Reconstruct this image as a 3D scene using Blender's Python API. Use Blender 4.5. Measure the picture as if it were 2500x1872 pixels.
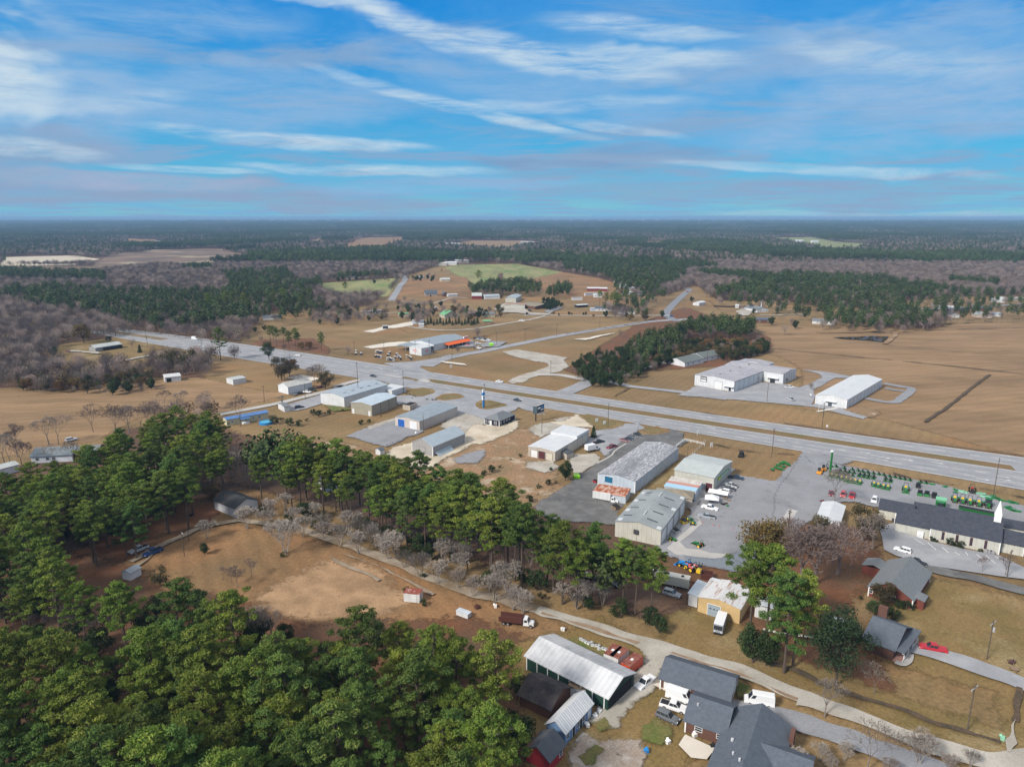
import bpy, bmesh, math, random
import numpy as np
from mathutils import Vector, Matrix, noise as mnoise
from mathutils.geometry import tessellate_polygon
R = math.radians
random.seed(7)
for _o in list(bpy.data.objects): bpy.data.objects.remove(_o)
SC = bpy.context.scene; COL = SC.collection

# ---------------------------------------------------------------- camera
CAM_H = 98.0; FPX = 1700.0; HORIZON = 530.0
PITCH = math.atan((936 - HORIZON) / FPX)
cd = bpy.data.cameras.new('camera'); cam = bpy.data.objects.new('camera', cd); COL.objects.link(cam)
cd.sensor_width = 36; cd.lens = 36 * FPX / 2500; cd.clip_start = 1; cd.clip_end = 90000
cam.location = (0, 0, CAM_H); cam.rotation_euler = (math.pi / 2 - PITCH, 0, 0)
SC.camera = cam

# ---------------------------------------------------------------- sky, sun, exposure
SUN_EL, SUN_AZ = 38.0, -128.0      # azimuth measured from +Y (view direction), negative = to the left
w = bpy.data.worlds.new('World'); SC.world = w; w.use_nodes = True
nt = w.node_tree; nt.nodes.clear()
def wn(t, **k):
    n = nt.nodes.new(t)
    for a, b in k.items(): setattr(n, a, b)
    return n
def lk(a, b): nt.links.new(a, b)
def wmath(op, a, b=None, clamp=False):
    n = wn('ShaderNodeMath', operation=op, use_clamp=clamp)
    for i, v in enumerate((a, b)):
        if v is None: continue
        if isinstance(v, (int, float)): n.inputs[i].default_value = v
        else: lk(v, n.inputs[i])
    return n.outputs[0]
def wmix(f, a, b):
    n = wn('ShaderNodeMix', data_type='RGBA'); n.clamp_factor = True
    if isinstance(f, (int, float)): n.inputs[0].default_value = f
    else: lk(f, n.inputs[0])
    for i, v in ((6, a), (7, b)):
        if isinstance(v, tuple): n.inputs[i].default_value = (*v, 1)
        else: lk(v, n.inputs[i])
    return n.outputs[2]
sky = wn('ShaderNodeTexSky', sky_type='NISHITA'); sky.sun_disc = False
sky.sun_elevation = R(SUN_EL); sky.sun_rotation = R(SUN_AZ); sky.altitude = 100
sky.air_density = 1.0; sky.dust_density = 0.6; sky.ozone_density = 2.5
geo = wn('ShaderNodeTexCoord')
sep = wn('ShaderNodeSeparateXYZ'); lk(geo.outputs['Generated'], sep.inputs[0])
zz = wmath('MAXIMUM', sep.outputs[2], 0.0)
den = wmath('ADD', zz, 0.045)
cu = wmath('DIVIDE', sep.outputs[0], den); cv = wmath('DIVIDE', sep.outputs[1], den)
cmb = wn('ShaderNodeCombineXYZ'); lk(cu, cmb.inputs[0]); lk(cv, cmb.inputs[1])
def cloud(rot, sx, sy, off, scale, detail, rough, lo, hi, dist=0.0):
    mp = wn('ShaderNodeMapping'); lk(cmb.outputs[0], mp.inputs[0])
    mp.inputs['Location'].default_value = (off[0], off[1], 0); mp.inputs['Rotation'].default_value = (0, 0, R(rot)); mp.inputs['Scale'].default_value = (sx, sy, 1)
    nz = wn('ShaderNodeTexNoise'); lk(mp.outputs[0], nz.inputs[0])
    nz.inputs['Scale'].default_value = scale; nz.inputs['Detail'].default_value = detail; nz.inputs['Roughness'].default_value = rough; nz.inputs['Distortion'].default_value = dist
    mr = wn('ShaderNodeMapRange', interpolation_type='SMOOTHSTEP'); lk(nz.outputs[0], mr.inputs[0])
    mr.inputs[1].default_value = lo; mr.inputs[2].default_value = hi
    return mr.outputs[0]
tint = wn('ShaderNodeMix', data_type='RGBA', blend_type='MULTIPLY'); tint.inputs[0].default_value = 1
lk(sky.outputs[0], tint.inputs[6]); tint.inputs[7].default_value = (0.16, 0.72, 1.0, 1)
gr = wn('ShaderNodeValToRGB'); lk(sep.outputs[2], gr.inputs[0]); e = gr.color_ramp.elements
SKY = [(0.0, (1.8, 3.7, 4.6)), (0.06, (0.7, 3.0, 4.7)), (0.14, (0.2, 2.3, 4.8)), (0.27, (0.04, 1.6, 4.8)), (0.4, (0.5, 1.9, 4.4))]
while len(e) < len(SKY): e.new(0.5)
for el, (p_, c_) in zip(e, SKY): el.position = p_; el.color = (*[v / 6 for v in c_], 1)
sc6 = wn('ShaderNodeVectorMath', operation='SCALE'); lk(gr.outputs[0], sc6.inputs[0]); sc6.inputs[3].default_value = 6
base = wmix(0.82, tint.outputs[2], sc6.outputs[0])
hl = wmath('SQRT', wmath('ADD', wmath('MULTIPLY', sep.outputs[0], sep.outputs[0]), wmath('MULTIPLY', sep.outputs[1], sep.outputs[1])))
TU = wmath('DIVIDE', sep.outputs[0], wmath('MAXIMUM', sep.outputs[1], 0.05)); TV = wmath('DIVIDE', sep.outputs[2], wmath('MAXIMUM', hl, 0.01))
wvec = wn('ShaderNodeCombineXYZ'); lk(TU, wvec.inputs[0]); lk(TV, wvec.inputs[1]); front = wmath('GREATER_THAN', sep.outputs[1], 0.05)
def skn(sx, sy, rot, scale, det, rough, off=(0, 0)):
    mp = wn('ShaderNodeMapping'); lk(wvec.outputs[0], mp.inputs[0]); mp.inputs['Rotation'].default_value = (0, 0, rot); mp.inputs['Scale'].default_value = (sx, sy, 1); mp.inputs['Location'].default_value = (off[0], off[1], 0)
    nz = wn('ShaderNodeTexNoise'); lk(mp.outputs[0], nz.inputs[0]); nz.inputs['Scale'].default_value = scale; nz.inputs['Detail'].default_value = det; nz.inputs['Roughness'].default_value = rough; nz.inputs['Distortion'].default_value = 0.4; return nz.outputs[0]
warp = skn(1, 2.5, 0, 3.2, 4, .6)
def dirm(x, y):                    # a bearing in the sky: tan(azimuth), tan(elevation)
    u = (x / .8848 - 1250) / FPX; q = (y / .8848 - 936) / FPX; dx, dy, dz = u, CPx - q * SPx, -(SPx + q * CPx); return dx / dy, dz / math.hypot(dx, dy)
SPx, CPx = math.sin(PITCH), math.cos(PITCH)
SN = {a: skn(1.2, 9, -a, 5.5, 6, .66, (a * 9, 3)) for a in (-0.15, -0.02, 0.06)}
def band(x0, y0, x1, y1, wd, amt, wisp=True, soft=0.5):
    (u0, v0), (u1, v1) = dirm(x0, y0), dirm(x1, y1); cx_, cy_ = (u0 + u1) / 2, (v0 + v1) / 2; th = math.atan2(v1 - v0, u1 - u0); L_ = math.hypot(u1 - u0, v1 - v0) / 2
    du = wmath('SUBTRACT', TU, cx_); dv = wmath('SUBTRACT', TV, cy_); p_ = wmath('ADD', wmath('MULTIPLY', du, math.cos(th) / L_), wmath('MULTIPLY', dv, math.sin(th) / L_)); q_ = wmath('ADD', wmath('MULTIPLY', du, -math.sin(th) / wd), wmath('MULTIPLY', dv, math.cos(th) / wd))
    q_ = wmath('ADD', q_, wmath('MULTIPLY', wmath('SUBTRACT', warp, .5), 4.5)); d_ = wmath('ADD', wmath('POWER', wmath('ABSOLUTE', p_), 2.5), wmath('POWER', wmath('ABSOLUTE', q_), 2))
    m_ = wn('ShaderNodeMapRange', interpolation_type='SMOOTHERSTEP'); lk(d_, m_.inputs[0]); m_.inputs[1].default_value = 1.3; m_.inputs[2].default_value = 0.0
    n_ = SN[min(SN, key=lambda a: abs(a - th))]; r_ = wn('ShaderNodeMapRange'); lk(n_, r_.inputs[0]); r_.inputs[1].default_value = .33 if wisp else .2; r_.inputs[2].default_value = .66 if wisp else .6
    return wmath('MULTIPLY', wmath('MULTIPLY', wmath('MULTIPLY', m_.outputs[0], r_.outputs[0]), amt), front)
veil = cloud(35, 0.9, 0.5, (3.1, 1.7), 0.6, 7, 0.6, 0.32, 0.66, 0.5)
base = wmix(wmath('MULTIPLY', veil, 0.62), base, (1.15, 3.0, 5.1))
grey = cloud(10, 0.7, 1.0, (5.3, 8.4), 0.75, 8, 0.62, 0.46, 0.62, 0.6)
base = wmix(wmath('MULTIPLY', grey, 0.78), base, (1.75, 2.75, 4.2))
GREYC = (1.9, 2.65, 3.9); WHITEC = (4.0, 4.9, 5.6); PALEC = (2.0, 3.3, 5.0)
for a_, col_, ws in [((-200, 130, 330, 200, .07, .9), PALEC, False), ((-300, 60, 160, 160, .06, .95), WHITEC, False), ((-200, 345, 300, 290, .030, .8), GREYC, False), ((-250, 375, 850, 412, .022, 1.0), GREYC, False), ((450, 432, 1050, 440, .012, .9), GREYC, False), ((1000, 375, 1650, 340, .030, .75), GREYC, False), ((1050, 430, 2300, 400, .022, .7), GREYC, False), ((1550, 190, 2400, 180, .075, 1.0), PALEC, False), ((1500, 300, 2400, 270, .03, .6), PALEC, False), ((1800, 60, 2500, 20, .04, .6), PALEC, False), ((0, 40, 700, 60, .03, .6), PALEC, True), ((100, 190, 1000, 230, .035, .7), PALEC, False), ((700, 90, 1700, 230, .05, .6), PALEC, False), ((600, 395, 1300, 400, .012, .6), PALEC, False),
    ((650, -20, 1500, 190, .020, 1.0), WHITEC, True), ((1150, 100, 1650, 150, .015, .7), WHITEC, True), ((640, 140, 1330, 310, .010, .9), WHITEC, True), ((280, 262, 960, 328, .011, 1.0), WHITEC, True), ((480, 352, 1120, 376, .008, .75), WHITEC, True), ((1400, 350, 2200, 385, .008, .7), WHITEC, True), ((200, 352, 600, 372, .005, .7), WHITEC, True), ((-100, 300, 250, 330, .012, .7), WHITEC, True), ((900, 230, 1500, 215, .010, .6), WHITEC, True), ((1150, 40, 1620, 95, .014, .7), WHITEC, True), ((1650, 120, 2212, 150, .022, .6), WHITEC, True), ((1180, 255, 1500, 300, .008, .6), WHITEC, True), ((0, 235, 420, 205, .014, .5), WHITEC, True), ((1000, 350, 1420, 372, .012, .8), (1.3, 2.2, 3.7), True), ((1250, 330, 1600, 320, .010, .6), (1.3, 2.2, 3.7), True), ((-100, 362, 620, 398, .012, .8), (2.6, 3.2, 4.4), False), ((500, -30, 900, 20, .012, .8), WHITEC, True), ((1500, 462, 2300, 468, .006, .5), WHITEC, True)]:
    base = wmix(band(*a_, ws), base, col_)
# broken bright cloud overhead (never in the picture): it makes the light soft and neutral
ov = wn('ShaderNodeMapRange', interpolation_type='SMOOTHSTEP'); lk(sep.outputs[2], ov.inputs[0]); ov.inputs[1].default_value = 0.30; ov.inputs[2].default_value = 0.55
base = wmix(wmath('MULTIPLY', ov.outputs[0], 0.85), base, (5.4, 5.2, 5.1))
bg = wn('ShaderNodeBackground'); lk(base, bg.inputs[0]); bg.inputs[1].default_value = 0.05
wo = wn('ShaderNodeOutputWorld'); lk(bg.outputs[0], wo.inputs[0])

sd = bpy.data.lights.new('sun', 'SUN'); sd.energy = 1.5; sd.angle = R(10); sd.color = (1, 0.94, 0.85)
sun = bpy.data.objects.new('sun', sd); COL.objects.link(sun)
_d = Vector((math.sin(R(SUN_AZ)) * math.cos(R(SUN_EL)), math.cos(R(SUN_AZ)) * math.cos(R(SUN_EL)), math.sin(R(SUN_EL))))
sun.rotation_euler = (-_d).to_track_quat('-Z', 'Y').to_euler(); sun.location = (-200, -200, 400)
SC.view_settings.view_transform = 'Standard'; SC.view_settings.look = 'None'; SC.view_settings.gamma = 1; SC.view_settings.exposure = 1.55
SC.render.engine = 'CYCLES'; SC.cycles.max_bounces = 6; SC.cycles.diffuse_bounces = 2; SC.cycles.transparent_max_bounces = 12; SC.cycles.volume_bounces = 0
SC.cycles.use_denoising = True

# ---------------------------------------------------------------- pixel -> ground helper (views are crops of the photograph)
VW = dict(a=(0,500,2.633),b=(830,500,2.633),c=(1660,500,2.633),d=(0,900,2.633),e=(700,850,2.633),f=(1400,1000,3.312),g=(1900,1000,3.312),
  h=(0,1350,3.16),i=(650,1350,3.172),j=(1200,1450,3.924),k=(1700,1350,2.765),m=(0,0,.8848),n=(0,0,1),q=(1640,1130,11.04),r=(1140,930,11.04),
  s=(960,790,7.373),t=(1680,860,4.424),u=(1960,1100,8.193),v=(2220,1140,6.9),w=(1600,1660,5.53),x=(900,940,5.53),y=(650,820,5.53),z=(1600,1350,5.53),
  A=(1950,1380,5.52),B=(0,1000,5.53),C=(1200,1560,5.307),D=(780,640,5.53),E=(1180,640,5.53),F=(1580,640,4.424),G=(2000,640,4.424),H=(1430,1270,6.32),I=(1380,1040,8.28))
SP, CP = math.sin(PITCH), math.cos(PITCH)
def P(v, x, y, z=0.0):
    a, b, s = VW[v]; x = a + x / s; y = b + y / s
    u = (x - 1250) / FPX; q = (y - 936) / FPX
    t = (CAM_H - z) / max(1e-4, SP + q * CP)
    return Vector((u * t, t * (CP - q * SP), z))
def pix(p):
    dx, dy, dz = p[0], p[1], p[2] - CAM_H
    zc = dy * CP - dz * SP; yc = -(dy * SP + dz * CP)
    return 1250 + FPX * dx / zc, 936 + FPX * yc / zc, zc
def pts(v, *xy, z=0.0): return [P(v, xy[i], xy[i + 1], z) for i in range(0, len(xy), 2)]

# ---------------------------------------------------------------- materials
MT = {}
def mat(name, c, c2=None, scale=1.0, detail=4, rough=0.8, thr=(0.35, 0.65), bump=0.0, bscale=8.0, rib=None, metal=0.0, spec=0.3, c3=None, s3=0.05, t3=(0.45, 0.65), stretch=(1, 1, 1), coord='Object', randv=0.0, grain=0.0, a3=1.0, rotz=0.0, mow=None):
    if name in MT: return MT[name]
    m = bpy.data.materials.new(name); m.use_nodes = True; N = m.node_tree; L = N.links
    b = N.nodes['Principled BSDF']; b.inputs['Roughness'].default_value = rough; b.inputs['Metallic'].default_value = metal
    b.inputs['Specular IOR Level'].default_value = spec
    tc = N.nodes.new('ShaderNodeTexCoord'); mp = N.nodes.new('ShaderNodeMapping'); L.new(tc.outputs[coord], mp.inputs[0]); mp.inputs['Scale'].default_value = stretch; mp.inputs['Rotation'].default_value = (0, 0, rotz)
    def nz(s, d=4, r=0.55):
        n = N.nodes.new('ShaderNodeTexNoise'); L.new(mp.outputs[0], n.inputs[0]); n.inputs['Scale'].default_value = s; n.inputs['Detail'].default_value = d; n.inputs['Roughness'].default_value = r; return n.outputs[0]
    def rng(v, lo, hi, a=0.0, bb=1.0):
        n = N.nodes.new('ShaderNodeMapRange'); L.new(v, n.inputs[0]); n.inputs[1].default_value = lo; n.inputs[2].default_value = hi; n.inputs[3].default_value = a; n.inputs[4].default_value = bb; return n.outputs[0]
    def mx(f, x, y, bt='MIX'):
        n = N.nodes.new('ShaderNodeMix'); n.data_type = 'RGBA'; n.blend_type = bt
        if isinstance(f, float): n.inputs[0].default_value = f
        else: L.new(f, n.inputs[0])
        for i, v in ((6, x), (7, y)):
            if isinstance(v, tuple): n.inputs[i].default_value = (*v[:3], 1)
            else: L.new(v, n.inputs[i])
        return n.outputs[2]
    col = c
    if c2 is not None: col = mx(rng(nz(scale, detail), *thr), c, c2)
    if c3 is not None: col = mx(rng(nz(s3, 5, 0.6), t3[0], t3[1], 0.0, a3), col, c3)
    if grain:
        g = rng(nz(bscale, 3, 0.7), 0.3, 0.7, 1 - grain, 1 + grain)
        n = N.nodes.new('ShaderNodeVectorMath'); n.operation = 'SCALE'
        if isinstance(col, tuple): n.inputs[0].default_value = col[:3]
        else: L.new(col, n.inputs[0])
        L.new(g, n.inputs[3]); col = n.outputs[0]
    def scl(col, g):
        n = N.nodes.new('ShaderNodeVectorMath'); n.operation = 'SCALE'
        if isinstance(col, tuple): n.inputs[0].default_value = col[:3]
        else: L.new(col, n.inputs[0])
        L.new(g, n.inputs[3]); return n.outputs[0]
    if mow:                                            # mow = (angle, period, amount): mowing or drill lines
        m_ = N.nodes.new('ShaderNodeMapping'); L.new(tc.outputs[coord], m_.inputs[0]); m_.inputs['Rotation'].default_value = (0, 0, mow[0]); wv = N.nodes.new('ShaderNodeTexWave'); wv.wave_type = 'BANDS'; wv.bands_direction = 'X'
        L.new(m_.outputs[0], wv.inputs[0]); wv.inputs['Scale'].default_value = 0.314 / mow[1]; wv.inputs['Distortion'].default_value = 0.7; wv.inputs['Detail'].default_value = 3; wv.inputs['Detail Scale'].default_value = 1.4
        col = scl(col, rng(wv.outputs['Fac'], 0, 1, 1 - mow[2], 1 + mow[2])); col = scl(col, rng(nz(0.009, 8, .68), .32, .68, .72, 1.22))
    if rib:
        sr = N.nodes.new('ShaderNodeSeparateXYZ'); L.new(tc.outputs[coord], sr.inputs[0]); pw = N.nodes.new('ShaderNodeMath'); pw.operation = 'PINGPONG'; pw.inputs[1].default_value = rib[1] * (1.0 if rib[0] != 'w' else 1.5)
        if rib[0] == 'w': aa = N.nodes.new('ShaderNodeMath'); aa.operation = 'ADD'; L.new(sr.outputs[0], aa.inputs[0]); L.new(sr.outputs[1], aa.inputs[1]); L.new(aa.outputs[0], pw.inputs[0])
        else: L.new(sr.outputs['XYZ'.index(rib[0].upper())], pw.inputs[0])
        col = scl(col, rng(pw.outputs[0], 0, rib[1] * .28, .80, 1.0))
    if randv:
        oi = N.nodes.new('ShaderNodeObjectInfo'); hs = N.nodes.new('ShaderNodeHueSaturation')
        L.new(rng(oi.outputs['Random'], 0, 1, 1 - randv, 1 + randv), hs.inputs['Value'])
        mm = N.nodes.new('ShaderNodeMath'); mm.operation = 'FRACT'; m2 = N.nodes.new('ShaderNodeMath'); m2.operation = 'MULTIPLY'; m2.inputs[1].default_value = 7.31
        L.new(oi.outputs['Random'], m2.inputs[0]); L.new(m2.outputs[0], mm.inputs[0]); L.new(rng(mm.outputs[0], 0, 1, 0.5 - randv * .09, 0.5 + randv * .04), hs.inputs['Hue'])
        if isinstance(col, tuple): hs.inputs['Color'].default_value = (*col[:3], 1)
        else: L.new(col, hs.inputs['Color'])
        col = hs.outputs[0]
    if isinstance(col, tuple): b.inputs['Base Color'].default_value = (*col[:3], 1)
    else: L.new(col, b.inputs['Base Color'])
    h = None
    if rib:                                            # rib = (axis, period, strength)
        sx = N.nodes.new('ShaderNodeSeparateXYZ'); L.new(tc.outputs[coord], sx.inputs[0])
        if rib[0] == 'w':                              # walls: x + y
            ad = N.nodes.new('ShaderNodeMath'); ad.operation = 'ADD'; L.new(sx.outputs[0], ad.inputs[0]); L.new(sx.outputs[1], ad.inputs[1]); src = ad.outputs[0]
        else: src = sx.outputs['XYZ'.index(rib[0].upper())]
        m1 = N.nodes.new('ShaderNodeMath'); m1.operation = 'MULTIPLY'; m1.inputs[1].default_value = 2 * math.pi / rib[1]; L.new(src, m1.inputs[0])
        s1 = N.nodes.new('ShaderNodeMath'); s1.operation = 'SINE'; L.new(m1.outputs[0], s1.inputs[0]); h = s1.outputs[0]
        bp = N.nodes.new('ShaderNodeBump'); bp.inputs['Strength'].default_value = rib[2]; bp.inputs['Distance'].default_value = rib[1] * 0.12; L.new(h, bp.inputs['Height']); L.new(bp.outputs[0], b.inputs['Normal'])
    elif bump:
        bp = N.nodes.new('ShaderNodeBump'); bp.inputs['Strength'].default_value = bump; bp.inputs['Distance'].default_value = 0.3; L.new(nz(bscale, 3), bp.inputs['Height']); L.new(bp.outputs[0], b.inputs['Normal'])
    MT[name] = m; return m
def sheet(name, c, c2, rough=0.85, **k):
    k.setdefault('coord', 'Object'); return mat(name, c, c2, rough=rough, **k)

# ---------------------------------------------------------------- mesh builder
class MB:
    def __init__(s): s.v = []; s.f = []
    def add(s, vs, fs):
        o = len(s.v); s.v += [tuple(p) for p in vs]; s.f += [tuple(i + o for i in q) for q in fs]; return s
    def box(s, x0, y0, z0, x1, y1, z1, rz=0.0, c=None):
        vs = [(x0,y0,z0),(x1,y0,z0),(x1,y1,z0),(x0,y1,z0),(x0,y0,z1),(x1,y0,z1),(x1,y1,z1),(x0,y1,z1)]
        if rz:
            cx, cy = c or ((x0+x1)/2, (y0+y1)/2); co, si = math.cos(rz), math.sin(rz)
            vs = [(cx+(x-cx)*co-(y-cy)*si, cy+(x-cx)*si+(y-cy)*co, z) for x, y, z in vs]
        return s.add(vs, [(3,2,1,0),(4,5,6,7),(0,1,5,4),(1,2,6,5),(2,3,7,6),(3,0,4,7)])
    def hexa(s, b, t):                                  # bottom 4 points, top 4 points (ccw seen from above)
        return s.add(list(b) + list(t), [(3,2,1,0),(4,5,6,7),(0,1,5,4),(1,2,6,5),(2,3,7,6),(3,0,4,7)])
    def tube(s, a, b, r0, r1=None, n=6, cap=True):
        a, b = Vector(a), Vector(b); r1 = r0 if r1 is None else r1; d = (b - a)
        if d.length < 1e-6: return s
        d.normalize(); u = d.orthogonal().normalized(); w_ = d.cross(u)
        vs = []
        for p, r in ((a, r0), (b, r1)):
            for i in range(n):
                t = 2 * math.pi * i / n; vs.append(p + u * (math.cos(t) * r) + w_ * (math.sin(t) * r))
        fs = [(i, (i + 1) % n, n + (i + 1) % n, n + i) for i in range(n)]
        if cap: fs += [tuple(range(n - 1, -1, -1)), tuple(range(n, 2 * n))]
        return s.add(vs, fs)
    def profile(s, pr, y0, y1, inset=0.0, top=None):    # side profile [(x,z)] extruded along y
        n = len(pr); vs = [(x, y0, z) for x, z in pr] + [(x, y1, z) for x, z in pr]
        fs = [(i, (i + 1) % n, n + (i + 1) % n, n + i) for i in range(n)] + [tuple(range(n - 1, -1, -1)), tuple(range(n, 2 * n))]
        return s.add(vs, fs)
    def ball(s, c, r, n=8, m=5, sq=1.0):
        vs = []; fs = []
        for j in range(m + 1):
            ph = math.pi * j / m
            for i in range(n):
                t = 2 * math.pi * i / n; vs.append((c[0] + r * math.sin(ph) * math.cos(t), c[1] + r * math.sin(ph) * math.sin(t), c[2] + r * sq * math.cos(ph)))
        for j in range(m):
            for i in range(n): fs.append((j*n+i, j*n+(i+1)%n, (j+1)*n+(i+1)%n, (j+1)*n+i))
        return s.add(vs, fs)
    def mesh(s, name, m=None, smooth=False, fix=True):
        me = bpy.data.meshes.new(name); me.from_pydata(s.v, [], s.f); me.update()
        if fix:
            bm = bmesh.new(); bm.from_mesh(me); bmesh.ops.recalc_face_normals(bm, faces=bm.faces); bm.to_mesh(me); bm.free()
        if m: me.materials.append(m)
        if smooth: me.polygons.foreach_set('use_smooth', [True] * len(me.polygons))
        return me
    def build(s, name, m, parent=None, smooth=False, bevel=0.0, fix=True):
        me = s.mesh(name, m, smooth, fix)
        if bevel:
            bm = bmesh.new(); bm.from_mesh(me); bmesh.ops.remove_doubles(bm, verts=bm.verts, dist=1e-4)
            es = [e for e in bm.edges if len(e.link_faces) == 2 and e.calc_face_angle(0) > 0.35]
            bmesh.ops.bevel(bm, geom=es, offset=bevel, segments=2, affect='EDGES', clamp_overlap=True); bm.to_mesh(me); bm.free()
            me.polygons.foreach_set('use_smooth', [True] * len(me.polygons))
            for p in me.polygons: p.use_smooth = True
        o = bpy.data.objects.new(name, me); COL.objects.link(o)
        if parent: o.parent = parent
        return o
def tag(o, label=None, cat=None, group=None, kind=None):
    if label: o['label'] = label
    if cat: o['category'] = cat
    if group: o['group'] = group
    if kind: o['kind'] = kind
    return o
def thing(name, label, cat, loc=(0, 0, 0), rz=0.0, group=None):
    o = bpy.data.objects.new(name, None); COL.objects.link(o); o.location = loc; o.rotation_euler = (0, 0, rz); o.empty_display_size = 0.5
    return tag(o, label, cat, group)
def dup(root, loc, rz, label=None, group=None, scale=None):
    r = root.copy(); COL.objects.link(r); r.location = loc; r.rotation_euler = (0, 0, rz)
    if scale is not None: r.scale = scale if hasattr(scale, '__len__') else (scale,) * 3
    if label: r['label'] = label
    if group: r['group'] = group
    for ch in root.children:
        c = ch.copy(); COL.objects.link(c); c.parent = r
        for g in ch.children:
            d = g.copy(); COL.objects.link(d); d.parent = c
    return r
LAYER = [0]
def soft_mat(m):
    k = m.name + '_soft'
    if k in MT: return MT[k]
    q = m.copy(); q.name = k; N = q.node_tree; L = N.links; b = N.nodes['Principled BSDF']
    at = N.nodes.new('ShaderNodeAttribute'); at.attribute_name = 'edge'; tc = N.nodes.new('ShaderNodeTexCoord')
    nz = N.nodes.new('ShaderNodeTexNoise'); nz.inputs['Scale'].default_value = 0.45; nz.inputs['Detail'].default_value = 6; nz.inputs['Roughness'].default_value = 0.7; L.new(tc.outputs['Object'], nz.inputs[0])
    m1 = N.nodes.new('ShaderNodeMapRange'); L.new(nz.outputs[0], m1.inputs[0]); m1.inputs[1].default_value = 0.3; m1.inputs[2].default_value = 0.7; m1.inputs[3].default_value = -0.45; m1.inputs[4].default_value = 0.45
    ad = N.nodes.new('ShaderNodeMath'); ad.operation = 'ADD'; L.new(at.outputs['Fac'], ad.inputs[0]); L.new(m1.outputs[0], ad.inputs[1])
    m2 = N.nodes.new('ShaderNodeMapRange'); m2.interpolation_type = 'SMOOTHSTEP'; L.new(ad.outputs[0], m2.inputs[0]); m2.inputs[1].default_value = 0.2; m2.inputs[2].default_value = 0.85
    L.new(m2.outputs[0], b.inputs['Alpha']); MT[k] = q; return q
def ground_sheet(name, poly, m, ragged=0.0, step=3.0, seed=1, kind='structure', z=None, soft=None):
    if soft is None: soft = min(8.0, ragged * 2.4) if ragged >= 0.5 else 0
    if soft:
        pl = [Vector((p[0], p[1], 0)) for p in poly]; out = []
        for i, p in enumerate(pl):
            q = pl[(i + 1) % len(pl)]; n = max(1, min(60, int((q - p).length / step)))
            for k in range(n):
                t = p.lerp(q, k / n); a = mnoise.noise(Vector((t.x / step * .45, t.y / step * .45, seed * 3.7))); b = mnoise.noise(Vector((t.x / step * .45 + 31, t.y / step * .45, seed * 3.7))); out.append(t + Vector((a, b, 0)) * ragged * 1.2)
        pl = out; n = len(pl); area = sum(pl[i].x * pl[(i + 1) % n].y - pl[(i + 1) % n].x * pl[i].y for i in range(n))
        if area < 0: pl.reverse()
        LAYER[0] += 1; zz_ = 0.004 * LAYER[0]; inn = []; ou = []
        for i, p in enumerate(pl):
            d = (pl[(i + 1) % n] - pl[i - 1]); d = d.normalized() if d.length > 1e-5 else Vector((1, 0, 0)); nn = Vector((d.y, -d.x, 0)); ou.append(p + nn * soft * 0.9); inn.append(p - nn * soft * 0.1)
        tri = tessellate_polygon([pl]); me = bpy.data.meshes.new(name); vs = [(p.x, p.y, zz_) for p in pl] + [(p.x, p.y, zz_ - .0012 - .0004 * (k % 5)) for k, p in enumerate(ou)]
        me.from_pydata(vs, [], [tuple(t) for t in tri] + [(i, (i + 1) % n, n + (i + 1) % n, n + i) for i in range(n)]); me.update()
        for f in me.polygons:
            if f.normal.z < 0: f.flip()
        at = me.attributes.new('edge', 'FLOAT', 'POINT'); at.data.foreach_set('value', [1.0] * n + [0.0] * n)
        me.materials.append(soft_mat(m)); o = bpy.data.objects.new(name, me); COL.objects.link(o); tag(o, kind=kind); return o
    LAYER[0] += 1; zz_ = 0.004 * LAYER[0] if z is None else z
    pl = [Vector((p[0], p[1], 0)) for p in poly]
    if ragged:
        out = []
        for i, p in enumerate(pl):
            q = pl[(i + 1) % len(pl)]; L_ = (q - p).length; n = max(1, min(60, int(L_ / step)))
            for k in range(n):
                t = p.lerp(q, k / n); a = mnoise.noise(Vector((t.x / step * .45, t.y / step * .45, seed * 3.7))); b = mnoise.noise(Vector((t.x / step * .45 + 31, t.y / step * .45, seed * 3.7)))
                out.append(t + Vector((a, b, 0)) * ragged * 1.6)
        pl = out
    tri = tessellate_polygon([pl]); me = bpy.data.meshes.new(name)
    me.from_pydata([(p.x, p.y, zz_) for p in pl], [], [tuple(t) for t in tri]); me.update()
    for f in me.polygons:
        if f.normal.z < 0: f.flip()
    me.materials.append(m); o = bpy.data.objects.new(name, me); COL.objects.link(o); tag(o, kind=kind); return o
def catmull(ps, n=8):
    out = []; ps = [Vector(p) for p in ps]
    for i in range(len(ps) - 1):
        p0 = ps[max(i - 1, 0)]; p1 = ps[i]; p2 = ps[i + 1]; p3 = ps[min(i + 2, len(ps) - 1)]
        for k in range(n):
            t = k / n; out.append(0.5 * ((2 * p1) + (p2 - p0) * t + (2 * p0 - 5 * p1 + 4 * p2 - p3) * t * t + (3 * p1 - p0 - 3 * p2 + p3) * t ** 3))
    out.append(ps[-1]); return out
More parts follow.
